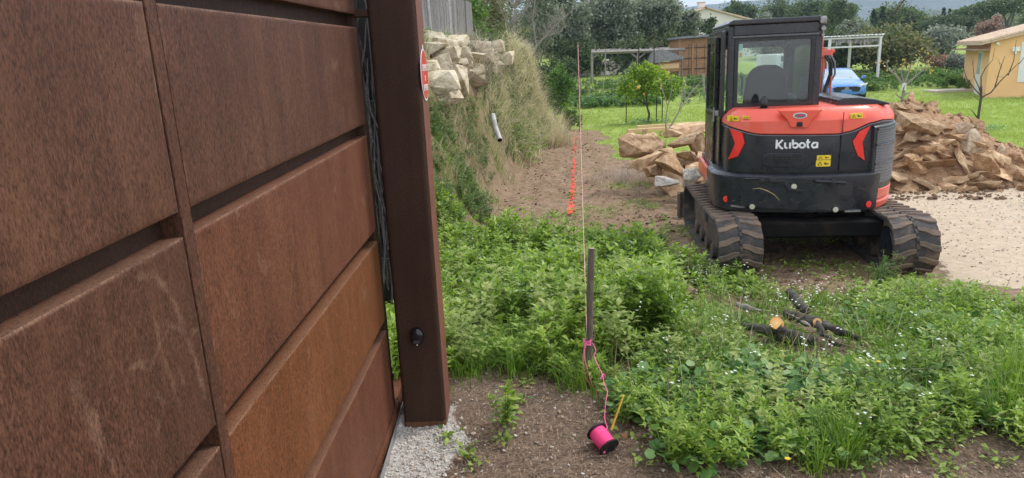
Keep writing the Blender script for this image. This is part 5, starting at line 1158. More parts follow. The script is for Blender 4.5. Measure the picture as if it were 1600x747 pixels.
# plank shed
s0 = U(1061,120,43); sg = gz(s0.x, 43); shd = empty('plank_shed', (s0.x, 43, sg), label='brown plank shed with dark flat roof behind the garden', cat='shed'); sc43 = cw.dot(s0-CAMP)/FPX
W_ = 86*sc43; H_ = U(1061,61,43).z-sg; 
wl_ = MB().box((0, 0, -.1), (W_, 2.6, H_)).build('wall', M_PLK, shd)
MB().prism([(-.15, H_), (W_+.15, H_+.10), (W_+.15, H_+.22), (-.15, H_+.12)], lambda a, b, d: (a, d, b), -.35, 2.8).build('roof', mat('felt_grey', (.24, .25, .27), (.16, .17, .18), 5, .8), shd)
for z in (.45, 1.05, 1.65): MB().box((.0, -.03, z*H_/2.2), (W_, -.002, z*H_/2.2+.05)).build('batten', M_BARKD, shd)
for k in range(7): MB().box((.55+k*W_/7, -.02, .1), (.57+k*W_/7, -.001, H_-.3)).build('plank_joint', M_BARKD, shd)
MB().box((W_*.22, -.09, 0), (W_*.22+.12, -.02, H_*.88)).build('door_post', M_PLK, shd); MB().box((-.05, -.08, -.1), (.1, -.0, H_)).build('corner_post', M_PLK, shd)
# low hutch
h0 = U(1022,118,42); hg = gz(h0.x, 42); hut = empty('garden_hutch', (h0.x, 42.2, hg), label='low grey roofed wooden hutch left of the plank shed', cat='hutch'); 
MB().box((.1, 0, .45), (1.6, .9, 1.0)).build('box', M_PLK, hut); MB().prism([(-.2, .95), (1.75, 1.15), (1.75, 1.22), (.5, 1.75), (.1, 1.70)], lambda a, b, d: (a, d, b), -.2, 1.1).build('roof', mat('slate_grey', (.27, .26, .27), (.18, .17, .18), 8), hut)
for x in (.15, 1.5): MB().box((x, .02, -.1), (x+.08, .1, .5)).build('leg', M_OLDW, hut)
MB().box((.4, -.03, .62), (1.5, -.003, .90)).build('front_board', M_TIM, hut)
# dry stone wall
ws = empty('dry_stone_wall', U(887,122,46), label='low rubble stone wall under the olive trees behind the pergola', cat='wall'); mb_v = []; o0 = ws.location
rr = random.Random(12); base = []
for k in range(5):
    me = rock_mesh(1, .8, .7, 700+k, n=12, det=1, rough=.06); me.calc_loop_triangles(); base.append((np.array([v.co[:] for v in me.vertices]), np.array([t.vertices[:] for t in me.loop_triangles])))
for k in range(300):
    x = rr.uniform(866, 990); y = rr.uniform(94, 120); q = U(x, y, 46+rr.uniform(-.2, .4)); s = rr.uniform(.2, .5); v, f = base[k % 5]; a = rr.random()*6
    v = np.stack([v[:, 0]*math.cos(a)-v[:, 1]*math.sin(a), v[:, 0]*math.sin(a)+v[:, 1]*math.cos(a), v[:, 2]], 1)*s; mb_v.append((v+np.array(q-o0), f))
V, F = cat_arr(mb_v); link('stones', np_mesh('stones', V, F), M_RKP, ws)
# wire garden fence
gf = empty('garden_wire_fence', U(900,150,33), label='thin wire garden fence with wooden stakes beyond the lawn', cat='fence'); o0 = gf.location
xs_ = [905, 922, 943, 962, 975, 1008, 1040, 1070, 1101]; tops = []
for k, x in enumerate(xs_):
    b = onG(x, 152); b.y = 33.0; b = U(x, 150, 33); b.z = gz(b.x, 33)-.1; t = b+Vector((random.gauss(0, .05), 0, 1.25+random.uniform(-.1, .2))); tops.append((b, t)); MB().tube([b-o0, t-o0], .03 if k != 8 else .05, 6).build('stake', M_OLDW, gf)
for f in (.35, .6, .85):
    MB().tube([b.lerp(t, f)-o0 for b, t in tops], .004, 4).build('wire', M_GALV, gf)
# garden stake cane by the pergola etc.
for k, (x, yb, yt) in enumerate(((946, 125, 78), (1022, 118, 72), (1030, 118, 76), (998, 110, 68))):
    a = U(x, yb, 41.5); b = U(x, yt, 41.5); a.z = gz(a.x, 41.5)-.1; o = empty('garden_cane', a, label='thin upright cane standing in the kitchen garden', cat='cane', group='canes in the kitchen garden'); MB().tube([(0, 0, 0), b-a], .035, 6).build('cane', [M_OLDW, M_BARKD][k % 2], o)
# far rusty rod carrying the line
rod_top = U(903, 66, 21.8); rod = empty('marker_rod', (rod_top.x, 21.8, gz(rod_top.x, 21.8)), label='thin rusty rod at the far end of the trench holding the line', cat='rod')
MB().tube([(0, 0, -.3), (0, 0, rod_top.z-rod.location.z)], .016, 8).build('rod', mat('rod_rust', (.30, .15, .12), (.2, .09, .07), rough=.8), rod)
# ------------------------------------------------------------------ white house
wh = U(1130,60,64); wg = gz(wh.x, 64); M_WW = mat('white_render', (.74, .70, .63), (.66, .62, .55), 2, .9); M_TILE = mat('clay_tiles', (.66, .50, .36), (.44, .30, .20), 9, .85, bmp=.4, dirt=(.62, .55, .45))
w1 = U(1063,33,64); w2 = U(1102,13,64); w3 = U(1180,36,64); bz = wg-.5
who = empty('white_house', (w2.x, 64, wg), label='white gabled house with chimney beyond the plank shed', cat='house')
L_ = lambda p: (p.x-w2.x, p.z-wg)
gab = [L_(w1), (L_(w1)[0], -.5), (L_(w3)[0]+2, -.5), (L_(w3)[0]+2, L_(w3)[1]-.5), L_(w2)]
MB().prism(gab, lambda a, b, d: (a, d, b), 0, 9).build('wall', M_WW, who)
for (a, b) in ((L_(w1), L_(w2)), (L_(w2), (L_(w3)[0]+2, L_(w3)[1]-.5))):
    dx, dz = b[0]-a[0], b[1]-a[1]; l = math.hypot(dx, dz); nx, nz = -dz/l*.16, dx/l*.16
    MB().prism([(a[0]-dx/l*.2, a[1]-dz/l*.2+.01), (b[0]+dx/l*.1, b[1]+dz/l*.1+.01), (b[0]+nx+dx/l*.1, b[1]+nz), (a[0]+nx-dx/l*.2, a[1]+nz)], lambda p, q, d: (p, d, q), -.25, 9.2).build('roof', M_TILE, who)
ch = MB().box((-.25, 1.2, L_(w2)[1]-.2), (.30, 1.7, L_(w2)[1]+.55)).build('chimney', M_WW, who); MB().box((-.3, 1.15, L_(w2)[1]+.55), (.35, 1.75, L_(w2)[1]+.63)).build('cap', M_TILE, ch)
# ------------------------------------------------------------------ orange house
M_OC = mat('ochre_render', (.86, .53, .26), (.80, .47, .22), 1.5, .9, bmp=.15, bscale=60, dist=.003)
c0_ = U(1539,150,29.0); hg = gz(c0_.x, 29.0)-.05; ax = -R(25)                     # gable wall runs right and a little nearer
oh = empty('orange_house', (c0_.x, 29.0, hg), (0, 0, ax), 'ochre orange house with clay tile roof at the right edge', 'house')
EH = U(1538,67,29.0).z-hg; RW = 4.1; SL = .25; Lh = 6.2
def hx(a, b, d): return (a, d, b)
gw = [(0, -.3), (2*RW, -.3), (2*RW, EH), (RW, EH+RW*SL), (0, EH)]
wl1 = MB().prism(gw, hx, 0, Lh)
wall = wl1.build('wall', M_OC, oh)
for sgn_ in (0, 1):
    a = (-.38, EH-.38*SL) if not sgn_ else (2*RW+.38, EH-.38*SL); b = (RW, EH+RW*SL)
    mb = MB(); n = 19
    poly = [a, b, (b[0], b[1]+.10), (a[0], a[1]+.10)] if not sgn_ else [b, a, (a[0], a[1]+.10), (b[0], b[1]+.10)]
    rf = mb.prism([(p[0], p[1]+.012) for p in poly], hx, -.22, Lh+.3).build('roof', M_TILE, oh)
    mb = MB(); N = 26                                                       # rows of barrel tiles down the slope
    for k in range(N):
        y = -.15+k*(Lh+.4)/N; p0_ = Vector((a[0], y, a[1]+.12)); p1_ = Vector((b[0], y, b[1]+.12)); mb.tube([p0_, p1_], .09, 8)
    mb.build('barrel_tiles', M_TILE, rf)
MB().tube([(RW, -.22, EH+RW*SL+.14), (RW, Lh+.3, EH+RW*SL+.14)], .13, 10).build('ridge', M_TILE, oh)
MB().box((-.5, -.04, EH-.30), (-.02, Lh, EH-.24)).build('soffit', mat('soffit_wood', (.35, .22, .14), rough=.8), oh)
# window in the gable wall
M_PW = mat('white_paint', (.78, .78, .76), (.7, .7, .68), rough=.5); M_DG = mat('dark_glazing', (.03, .035, .04), rough=.12)
wx0 = 1.02; wz0 = .66
wf = MB().ring([(wx0, wz0), (wx0+1.5, wz0), (wx0+1.5, wz0+1.55), (wx0, wz0+1.55)], [(wx0+.24, wz0+.34), (wx0+1.26, wz0+.34), (wx0+1.26, wz0+1.32), (wx0+.24, wz0+1.32)], hx, -.03, .0-.002).build('window_surround', M_PW, oh)
MB().box((wx0+.24, -.012, wz0+.34), (wx0+1.26, -.004, wz0+1.32)).build('pane', M_DG, wf); MB().box((wx0+.24, -.05, wz0+.28), (wx0+1.26, -.0, wz0+.36)).build('sill', M_PW, wf)
MB().box((wx0+.72, -.024, wz0+.36), (wx0+.78, -.013, wz0+1.32)).build('glazing_bar', M_PW, wf)
# side door in the left wall, seen obliquely
dr_ = MB().box((-.03, 1.5, -.05), (-.003, 2.5, 1.9)).build('side_door', M_PW, oh); MB().box((-.045, 1.62, .95), (-.032, 2.38, 1.8)).build('pane', mat('door_glass_pale', (.5, .52, .5), rough=.2), dr_)
fl = empty('floodlight', (0, 0, 0), label='white floodlight on the gable wall of the orange house', cat='floodlight'); q = oh.matrix_basis if False else Matrix.Translation(oh.location) @ Matrix.Rotation(ax, 4, 'Z')
fl.matrix_world = q @ Matrix.Translation((.85, -.03, EH-.36)); MB().box((-.13, -.10, -.02), (.13, -.06, .16)).build('head', M_PW, fl, bevel=.01); MB().box((-.05, -.06, .02), (.05, .0, .1)).build('bracket', M_PW, fl); MB().box((-.06, -.11, -.13), (.02, -.06, -.03)).build('motion_sensor', M_PW, fl, bevel=.01)
cm_ = empty('security_camera', (0, 0, 0), label='small white camera under the roof corner of the orange house', cat='camera'); cm_.matrix_world = q @ Matrix.Translation((.18, -.05, EH-.02)); MB().tube([(-.02, -.02, .0), (.03, -.2, -.05)], .045, 10).build('body', M_PW, cm_); MB().box((-.03, -.02, -.03), (.03, .05, .03)).build('mount', M_PW, cm_)
# low woven edging and terrace slab
eg = empty('picket_edging', c0_+Vector((1.2, -1.4, 0)), label='low dark stick edging before the orange house', cat='edging'); mb = MB()
for k in range(60): x = k*.075; y = -k*.012; z = gz(eg.location.x+x, eg.location.y+y)-eg.location.z; mb.tube([(x, y, z-.1), (x+random.gauss(0, .01), y, z+.22+random.gauss(0, .03))], .018, 5)
mb.build('sticks', M_BARKD, eg)
sl = onG(1487, 143); tag(MB().box((sl.x-1.0, sl.y-.5, gz(sl.x, sl.y)-.1), (sl.x+.9, sl.y+.6, gz(sl.x, sl.y)+.10)).build('terrace_slab', mat('slab_pale', (.55, .48, .38), (.45, .4, .32), 4), bevel=.02), 'pale concrete slab on the grass left of the orange house', 'slab')
# ------------------------------------------------------------------ white carport
M_CW = mat('carport_white', (.74, .74, .72), (.62, .62, .6), 5, .6)
cp0 = U(1370,130,37.0); cg = gz(cp0.x, 37); cpo = empty('carport', (cp0.x, 37, cg), label='white metal carport frame beyond the blue car', cat='carport'); ctz = U(1374,56,37).z-cg
Wc = 78*cw.dot(cp0-CAMP)/FPX
for (x, y) in ((0, 0), (-Wc, 0), (0, 3.2), (-Wc, 3.2)): MB().box((x-.06, y-.06, -.2), (x+.06, y+.06, ctz)).build('post', M_CW, cpo, bevel=.01)
for y in (0, 3.2):
    MB().box((-Wc-.1, y-.05, ctz-.08), (.1, y+.05, ctz)).build('top_beam', M_CW, cpo); MB().box((-Wc, y-.04, ctz-.52), (-.06, y+.04, ctz-.44)).build('lower_rail', M_CW, cpo)
for x in (0, -Wc): MB().box((x-.05, .05, ctz-.08), (x+.05, 3.15, ctz-.002)).build('side_beam', M_CW, cpo); MB().box((x-.04, .06, ctz-.52), (x+.04, 3.14, ctz-.45)).build('side_rail', M_CW, cpo)
rf = MB(); n = 60
for k in range(n):
    x0 = -Wc-.15+(Wc+.3)*k/n; x1 = x0+(Wc+.3)/n; a = .025*math.sin(k*1.6); b = .025*math.sin((k+1)*1.6); rf.add([(x0, -.15, ctz+.06+a), (x1, -.15, ctz+.06+b), (x1, 3.4, ctz+.06+b), (x0, 3.4, ctz+.06+a)], [(0, 1, 2, 3)])
o = rf.build('roof_sheet', M_CW, cpo); q_ = o.modifiers.new('thick', 'SOLIDIFY'); q_.thickness = .015
mb = MB(); rr = random.Random(8)
for k in range(26): x = -Wc+.05+k*(Wc-.1)/26; h = rr.uniform(.15, .38); mb.box((x, .045, ctz-.08-h), (x+(Wc)/26*rr.uniform(.6, 1), .055, ctz-.08))
mb.build('rolled_net', mat('net_grey', (.40, .38, .36), (.1, .1, .09), 6, .9), cpo)
# ------------------------------------------------------------------ blue car
def car():
    p = U(1326,156,31.0); g_ = gz(p.x, 31.0); e = empty('blue_car', (p.x+.02, 33.0, gz(p.x, 33)), (0, 0, R(180-14)), 'bright blue hatchback parked on the grass facing the camera', 'car')
    e.location.z = gz(p.x, 30.5)-.03; e.location.x += .35; e.scale = (1, 1, .93)
    MBL = mat('car_blue', (.07, .24, .66), (.06, .21, .60), 2, .22, coat=.6); MG = mat('car_glass', (.38, .46, .52), (.3, .38, .44), 1, .08); MD = M_BLK
    # stations along y (rear -2.1 .. front +2.1): (y, halfwidth, z_sill, z_belt, roof z, roof halfwidth)
    st = [(-2.12, .72, .35, .80, .84, .66), (-1.95, .86, .25, .92, 1.00, .72), (-1.6, .90, .22, .95, 1.28, .62), (-1.0, .91, .2, .94, 1.43, .60), (-.3, .91, .2, .93, 1.46, .60), (.25, .91, .2, .92, 1.40, .58), (.70, .905, .2, .92, 1.10, .66), (.95, .90, .2, .90, .95, .74), (1.4, .89, .2, .85, .89, .70), (1.85, .86, .2, .76, .81, .62), (2.05, .78, .22, .66, .70, .55), (2.14, .66, .28, .55, .58, .45)]
    vs = []; n = 0
    for y, w_, zs, zb, zr, rw in st:
        row = [(-w_*.92, zs), (-w_, zs+.12), (-w_, (zs+zb)/2), (-w_*.97, zb), (-rw, zr-.03), (-rw*.85, zr), (0, zr+.025), (rw*.85, zr), (rw, zr-.03), (w_*.97, zb), (w_, (zs+zb)/2), (w_, zs+.12), (w_*.92, zs)]
        n = len(row); vs += [(x, y, z) for x, z in row]
    fs = []; mi = []
    for i in range(len(st)-1):
        for k in range(n):
            k2 = (k+1) % n; fs.append((i*n+k, i*n+k2, (i+1)*n+k2, (i+1)*n+k)); g2 = (k in (3, 8) and 2 <= i <= 5) or (i in (5, 6) and k in (4, 5, 6, 7)) or (i == 1 and k in (4, 5, 6, 7)); mi.append(1 if g2 else 0)
    fs += [tuple(range(n-1, -1, -1)), tuple((len(st)-1)*n+k for k in range(n))]; mi += [0, 0]
    b = MB(); b.v = vs; b.f = fs; b.m = mi; me = b.mesh('body'); o = link('body', me, [MBL, MG], e, smooth=True)
    s = o.modifiers.new('sub', 'SUBSURF'); s.levels = 1; s.render_levels = 1
    gr = MB().prism([(-.50, .42), (.50, .42), (.56, .60), (.40, .66), (-.40, .66), (-.56, .60)], hx, 2.02, 2.13).build('grille', M_BLK, e)
    MB().box((-.58, 2.0, .26), (.58, 2.10, .40)).build('air_intake', M_BLK, e)
    MB().prism([(-.085, .50), (.085, .50), (.09, .60), (.0, .67), (-.09, .60)], hx, 2.13, 2.14).build('shield_emblem', M_STL, gr)
    for s_ in (-1, 1):
        h = MB().prism([(s_*.50, .60), (s_*.80, .70), (s_*.84, .80), (s_*.58, .70)], hx, 1.90, 2.06).build('headlight', M_PW, e); MB().prism([(s_*.60, .64), (s_*.72, .69), (s_*.72, .73), (s_*.60, .68)], hx, 2.05, 2.07).build('lens', MG, h)
        m2 = MB().box((s_*.92, .42, .95), (s_*1.10, .56, 1.08)).build('mirror', MBL, e, bevel=.03)
        for y in (-1.35, 1.35):
            w_ = MB().tube([(s_*.72, y, .31), (s_*.90, y, .31)], .31, 24).build('wheel', M_BLK, e); MB().tube([(s_*.89, y, .31), (s_*.915, y, .31)], .2, 16).build('rim', M_STL, w_)
    MB().tube([(-.02, .97, .965), (-.45, .86, 1.02)], .012, 5).build('wiper', M_BLK, e)
car()
# white panelled trailer seen through the cab
tr = U(1227,108,40); tg = gz(tr.x, 40); te = empty('white_trailer', (tr.x, 40, tg), (0, 0, R(10)), 'small white panelled trailer seen through the cab window', 'trailer'); s = cw.dot(tr-CAMP)/FPX
MB().box((-.55, 0, .35), (.60, 2.2, U(1227,84,40).z-tg)).build('body', M_PW, te, bevel=.04); zt_ = U(1227,84,40).z-tg
for k in range(3): MB().box((-.32+.28*k, -.012, .55), (-.12+.28*k, -.003, zt_-.5)).build('panel', mat('trailer_grey', (.5, .53, .53), (.42, .45, .45)), te)
MB().box((-.30, -.012, zt_-.42), (.42, -.003, zt_-.12)).build('window', mat('trailer_window', (.16, .2, .2), rough=.2), te)
for s_ in (-.6, .55): MB().tube([(s_, 1.1, .28), (s_+.1, 1.1, .28)], .28, 18).build('wheel', M_BLK, te)
# overhanging twig (comes from a branch above)
tw = [U(1470,-110,4.6), U(1440,-50,4.6), U(1416,-4,4.6), U(1405,10,4.6), U(1390,25,4.6)]; te = empty('overhanging_twig', tw[0], label='thin dark twig hanging into view above the carport', cat='twig'); P_ = [q-tw[0] for q in tw]
mb = MB().tube(P_, [.012, .008, .005, .004, .0015], 6)
for a, b in (((1412,2),(1402,5)), ((1405,10),(1400,18)), ((1400,16),(1408,20)), ((1440,-50),(1410,-60)), ((1425,-22),(1450,-10))): mb.tube([U(*a, 4.6)-tw[0], U(*b, 4.62)-tw[0]], [.003, .001], 5)
mb.build('stem', M_BRB, te)
# ------------------------------------------------------------------ stake, string, spool
M_STK = mat('old_stake', (.17, .135, .105), (.08, .062, .05), 30, .85, stretch=(3, 3, .5), bmp=.4, dist=.003)
M_PNK = mat('pink_string', (.95, .16, .38), (.85, .12, .32), rough=.6); M_PNKP = mat('pale_pink_string', (.85, .42, .45), (.8, .34, .38), rough=.6)
sb = U(919,600,3.46); sb.z = gs(sb.x, 3.46); stt = U(924.5,388,3.50)
stk = empty('wooden_stake', sb, label='weathered wooden stake driven into the weeds with pink string tied low on it', cat='stake')
mb = MB(); v = stt-sb; mb.tube([v*-.15, v*.3+Vector((.002, 0, 0)), v*.7+Vector((-.002, 0, 0)), v], [.0165, .0175, .0185, .0175], 9); mb.build('shaft', M_STK, stk, bevel=.002)
MB().tube([v, v+v.normalized()*.001], .0172, 9).build('cut_end', mat('stake_end', (.38, .30, .22), (.25, .19, .13), 60, .9), stk)
tie = sb+v*(.21/v.z) if v.z > 0 else sb
far = U(903,70,21.75); kn = U(918,538,3.44)
o = empty('taut_line', kn, label='taut pink string line running from the stake to the far rod', cat='string'); MB().tube([(-.004, -.012, 0), far-kn], [.0016, .0035], 5).build('string', M_PNKP, o)
lp = empty('knotted_string', kn, label='loose bright pink string knotted round the stake and trailing to the spool', cat='string')
def S(x, y, Y): return U(x, y, Y)-kn
mb = MB()
for dz in (-.008, .0, .009, .016):
    pts = [(.0205*math.cos(R(a)) + (v.x/v.z)*dz, .0205*math.sin(R(a))+.02, dz+.003*math.sin(R(a*2+dz*9000))) for a in range(0, 361, 20)]; mb.tube(pts, .0022, 5)
mb.build('wrapping', M_PNK, lp)
def strand(px): 
    P_ = [S(*q) for q in px]; Q = []
    for i in range(len(P_)-1):
        a, b, c, d = P_[max(i-1, 0)], P_[i], P_[i+1], P_[min(i+2, len(P_)-1)]
        for k in range(6): t = k/6; Q.append(.5*((2*b)+(c-a)*t+(2*a-5*b+4*c-d)*t*t+(3*b-a-3*c+d)*t**3))
    Q.append(P_[-1]); return Q
MB().tube(strand([(914,538,3.43),(911,560,3.42),(914,585,3.40),(922,602,3.38),(928,609,3.37)]), .0022, 5).build('strand', M_PNK, lp)
MB().tube(strand([(915,536,3.43),(913,556,3.41),(918,578,3.39),(924,598,3.36),(926,606,3.36)]), .0020, 5).build('strand', M_PNK, lp)
MB().tube(strand([(926,536,3.43),(931,548,3.40),(928,556,3.38),(934,570,3.34),(941,586,3.25),(938,592,3.22),(946,590,3.20),(942,584,3.2),(944,600,3.12),(949,612,3.06),(946,632,2.98),(945,655,2.90),(949,668,2.84),(946,672,2.82)]), .0020, 5).build('strand', M_PNK, lp)
q = U(941,690,2.80); zz = gs(q.x, 2.8); ax_ = Vector((.42, -.74, -.34)).normalized()
sp = empty('string_spool', (q.x, 2.80, zz+.052), label='black spool of bright pink builders string lying on the bare soil', cat='spool'); sp.rotation_euler = ax_.to_track_quat('Z', 'Y').to_euler()
MB().tube([(0, 0, -.050), (0, 0, -.046), (0, 0, -.042)], [.049, .051, .049], 32).build('flange', M_BLK, sp); MB().tube([(0, 0, .050), (0, 0, .054), (0, 0, .058)], [.049, .051, .049], 32).build('flange', mat('matt_black', (.012, .012, .012), (.02, .018, .016), 60, .7), sp)
mb = MB(); pts = []; rad = []
for k in range(61): z = -.042+.092*k/60; pts.append((0, 0, z)); rad.append(.040+.0013*(k % 2)-.0025*abs(z)/.05)
mb.tube(pts, rad, 36); mb.build('wound_string', mat('hot_pink', (1.0, .10, .32), (.95, .08, .28), 300, .55), sp)
MB().tube([(0, 0, .057), (0, 0, .060)], .012, 16).build('hub', M_BLK, sp); MB().tube([(-.03, -.01, .059), (-.03, -.01, .064)], .006, 10).build('string_end', M_PNK, sp)
a, b = U(955,672,2.84), U(975,616,2.90); o = empty('yellow_marker_stick', a, label='slim yellow wooden stick standing aslant beside the spool', cat='stick'); MB().tube([a-a, (b-a)*.93, b-a], [.0052, .0048, .0015], 6).build('stick', mat('stick_yellow', (.72, .46, .06), (.62, .38, .05), 40, .5), o)
SPX = sp.location.x
# ------------------------------------------------------------------ cut branches
M_LOG = mat('dark_bark', (.075, .062, .052), (.014, .012, .011), 26, .9, bmp=.8, stretch=(2, 2, 2), dist=.006, dirt=(.16, .15, .12), dirt_amt=.6)
def cutm():
    m, nt, b_ = newmat('cut_wood'); t = nt.nodes.new('ShaderNodeTexCoord'); l = nt.nodes.new('ShaderNodeVectorMath'); l.operation = 'LENGTH'; nt.links.new(t.outputs['Object'], l.inputs[0])
    w_ = nt.nodes.new('ShaderNodeMath'); w_.operation = 'SINE'; nt.links.new(mth(nt, 'MULTIPLY', l.outputs['Value'], 900), w_.inputs[0])
    c = ramp(nt, mth(nt, 'ADD', mth(nt, 'MULTIPLY', l.outputs['Value'], 16), mth(nt, 'MULTIPLY', tex(nt, 90, 4), .25)), [(.1, (.78, .52, .22)), (.6, (.66, .36, .12)), (.8, (.60, .22, .05)), (.92, (.22, .08, .02))])
    c = mixc(nt, mrange(nt, w_.outputs[0], .3, 1, 0, .22), c, (.35, .17, .05)); nt.links.new(c, b_.inputs['Base Color']); b_.inputs['Roughness'].default_value = .8; return m
M_CUT = cutm()
def logp(px, rads, name, label, parent=None, wob=.010, m=M_LOG, o0=None, n=12):
    P_ = [onGh(*q) for q in px]; o0 = o0 or P_[0]; Q = []; rr_ = []
    for i in range(len(P_)-1):
        for k in range(8):
            t = k/8; Q.append(P_[i].lerp(P_[i+1], t)-o0); rr_.append(rads[i]+(rads[i+1]-rads[i])*t)
    Q.append(P_[-1]-o0); rr_.append(rads[-1]); mb = MB(); mb.tube(Q, rr_, n)
    vs = []
    for i, v_ in enumerate(mb.v): v_ = Vector(v_); nn = mnoise.noise(v_*22)*wob*1.6+mnoise.noise(v_*60)*wob*.8; c = Q[min(i//n, len(Q)-1)]; d_ = (v_-c); vs.append(v_+d_.normalized()*nn if d_.length > 1e-6 else v_)
    mb.v = vs
    return mb, o0
def logobj(name, label, parts, cuts, cat='log'):
    o0 = onGh(*parts[0][0][0]); e = empty(name, o0, label=label, cat=cat)
    for i, (px, rads) in enumerate(parts): mb, _ = logp(px, rads, name, '', o0=o0); mb.build('bark' if i == 0 else 'side_branch', M_LOG, e, smooth=True)
    for (p, dvec, r_) in cuts:
        c = onGh(*p)-o0; dv = Vector(dvec).normalized(); o = MB().tube([(0, 0, -.012), (0, 0, 0), (0, 0, .002)], [r_*.99, r_, r_*.97], 20).build('cut_face', M_CUT, e, loc=c+dv*.004); o.rotation_euler = dv.to_track_quat('Z', 'Y').to_euler()
    return e
logobj('cut_branch', 'thick dark branch with a large round orange cut stub in the weeds', [([(1160,508,.08), (1192,515,.085), (1222,522,.085), (1246,530,.075), (1268,531,.06)], [0.020, 0.030, 0.042, 0.036, 0.029]), ([(1220,526,.08), (1214,507,.172)], [0.040, 0.038])], [((1213.5,505.5,.178), (-.10, -.74, .66), .040), ((1268,531,.06), (.9, -.3, .1), .028)])
logobj('cut_branch', 'longest dark branch lying behind the round cut stub and tapering right', [([(1228,490,.12), (1260,500,.12), (1295,511,.11), (1322,521,.09), (1342,529,.07)], [0.032, 0.035, 0.029, 0.022, 0.013])], [])
logobj('cut_branch', 'short dark branch piece pointing up behind the longest branch', [([(1233,456,.16), (1245,470,.13), (1259,486,.11)], [0.029, 0.029, 0.024])], [])
logobj('cut_branch', 'small forked dark branch with a little orange cut end', [([(1277,504.5,.13), (1284,520,.10), (1298,532,.08), (1314,541,.05)], [0.020, 0.019, 0.014, 0.010]), ([(1284,520,.10), (1272,532,.08)], [0.014, 0.010])], [((1277,503.5,.135), (-.2, -.85, .5), .025)])
logobj('dry_stick', 'pale grey dry stick left of the cut branches', [([(1150,475,0.1), (1172,482,0.08), (1194,488,0.06)], [.016, .018, .014])], [], 'stick')
o = bpy.data.objects['dry_stick'].children[0]; o.data.materials.clear(); o.data.materials.append(M_GTW)
lt = logobj('dry_stick', 'thin pale twig lying across the longest cut branch', [([(1228,487,0.14), (1250,500,0.14), (1270,512,0.12)], [.004, .005, .003])], [], 'stick'); o = lt.children[0]; o.data.materials.clear(); o.data.materials.append(M_GTW)
lt = logobj('dry_stick', 'small upright grey stick in the weeds right of the branches', [([(1420,570,0.02), (1419,556,0.06), (1416,546,0.09)], [.012, .012, .008])], [], 'stick'); o = lt.children[0]; o.data.materials.clear(); o.data.materials.append(M_GTW)
# ------------------------------------------------------------------ vegetation
L_MERC = leafmat('mercury_leaves', [(.075, .14, .016), (.17, .28, .032), (.28, .40, .06), (.40, .50, .12)], .38, .45, 1.6, .4)
L_LOW = leafmat('weed_leaves', [(.06, .115, .02), (.15, .24, .034), (.24, .35, .055), (.36, .44, .12)], .32, .5, 2.2, .4)
L_MAL = leafmat('mallow_leaves', [(.05, .13, .03), (.10, .22, .05), (.18, .31, .09), (.26, .37, .16)], .25, .5, 3, .4)
L_GR = leafmat('grass_blades', [(.06, .13, .02), (.13, .24, .03), (.24, .34, .06)], .35, .5, 1.5)
L_DRY = leafmat('dry_grass', [(.32, .26, .15), (.52, .45, .30), (.70, .63, .46), (.42, .46, .20)], .3, .7, .8)
L_DRYP = leafmat('dry_purple_grass', [(.28, .23, .19), (.44, .37, .31), (.60, .52, .44)], .25, .7, 1)
L_LAWN = leafmat('lawn_blades', [(.21, .28, .05), (.31, .40, .09), (.42, .48, .16)], .35, .6, .5)
L_LIT = leafmat('litter', [(.10, .055, .035), (.22, .14, .09), (.38, .28, .19), (.16, .09, .06)], 0, .9, 5)
M_STEM = mat('weed_stem', (.16, .24, .05), (.10, .16, .03), rough=.6)
def G3(x, y): return np.stack([x, y, G(x, y)], 1)
def stuff(name, V, F, m, label, cat): return tag(link(name, np_mesh(name, V, F), m), label, cat, kind='stuff')
def stems(P, Q, w_):
    d = unit(Q-P); s = unit(np.cross(d, np.array([0, 1., 0]))); t = np.cross(d, s); n = len(P); w_ = np.broadcast_to(w_, (n,))[:, None]
    V = np.stack([P+s*w_, P-s*w_*.5+t*w_*.9, P-s*w_*.5-t*w_*.9, Q+s*w_*.5, Q-s*w_*.25+t*w_*.45, Q-s*w_*.25-t*w_*.45], 1).reshape(-1, 3); b = (np.arange(n)*6)[:, None]
    return V, np.concatenate([b+[0, 1, 4], b+[0, 4, 3], b+[1, 2, 5], b+[1, 5, 4], b+[2, 0, 3], b+[2, 3, 5]], 1).reshape(-1, 3)
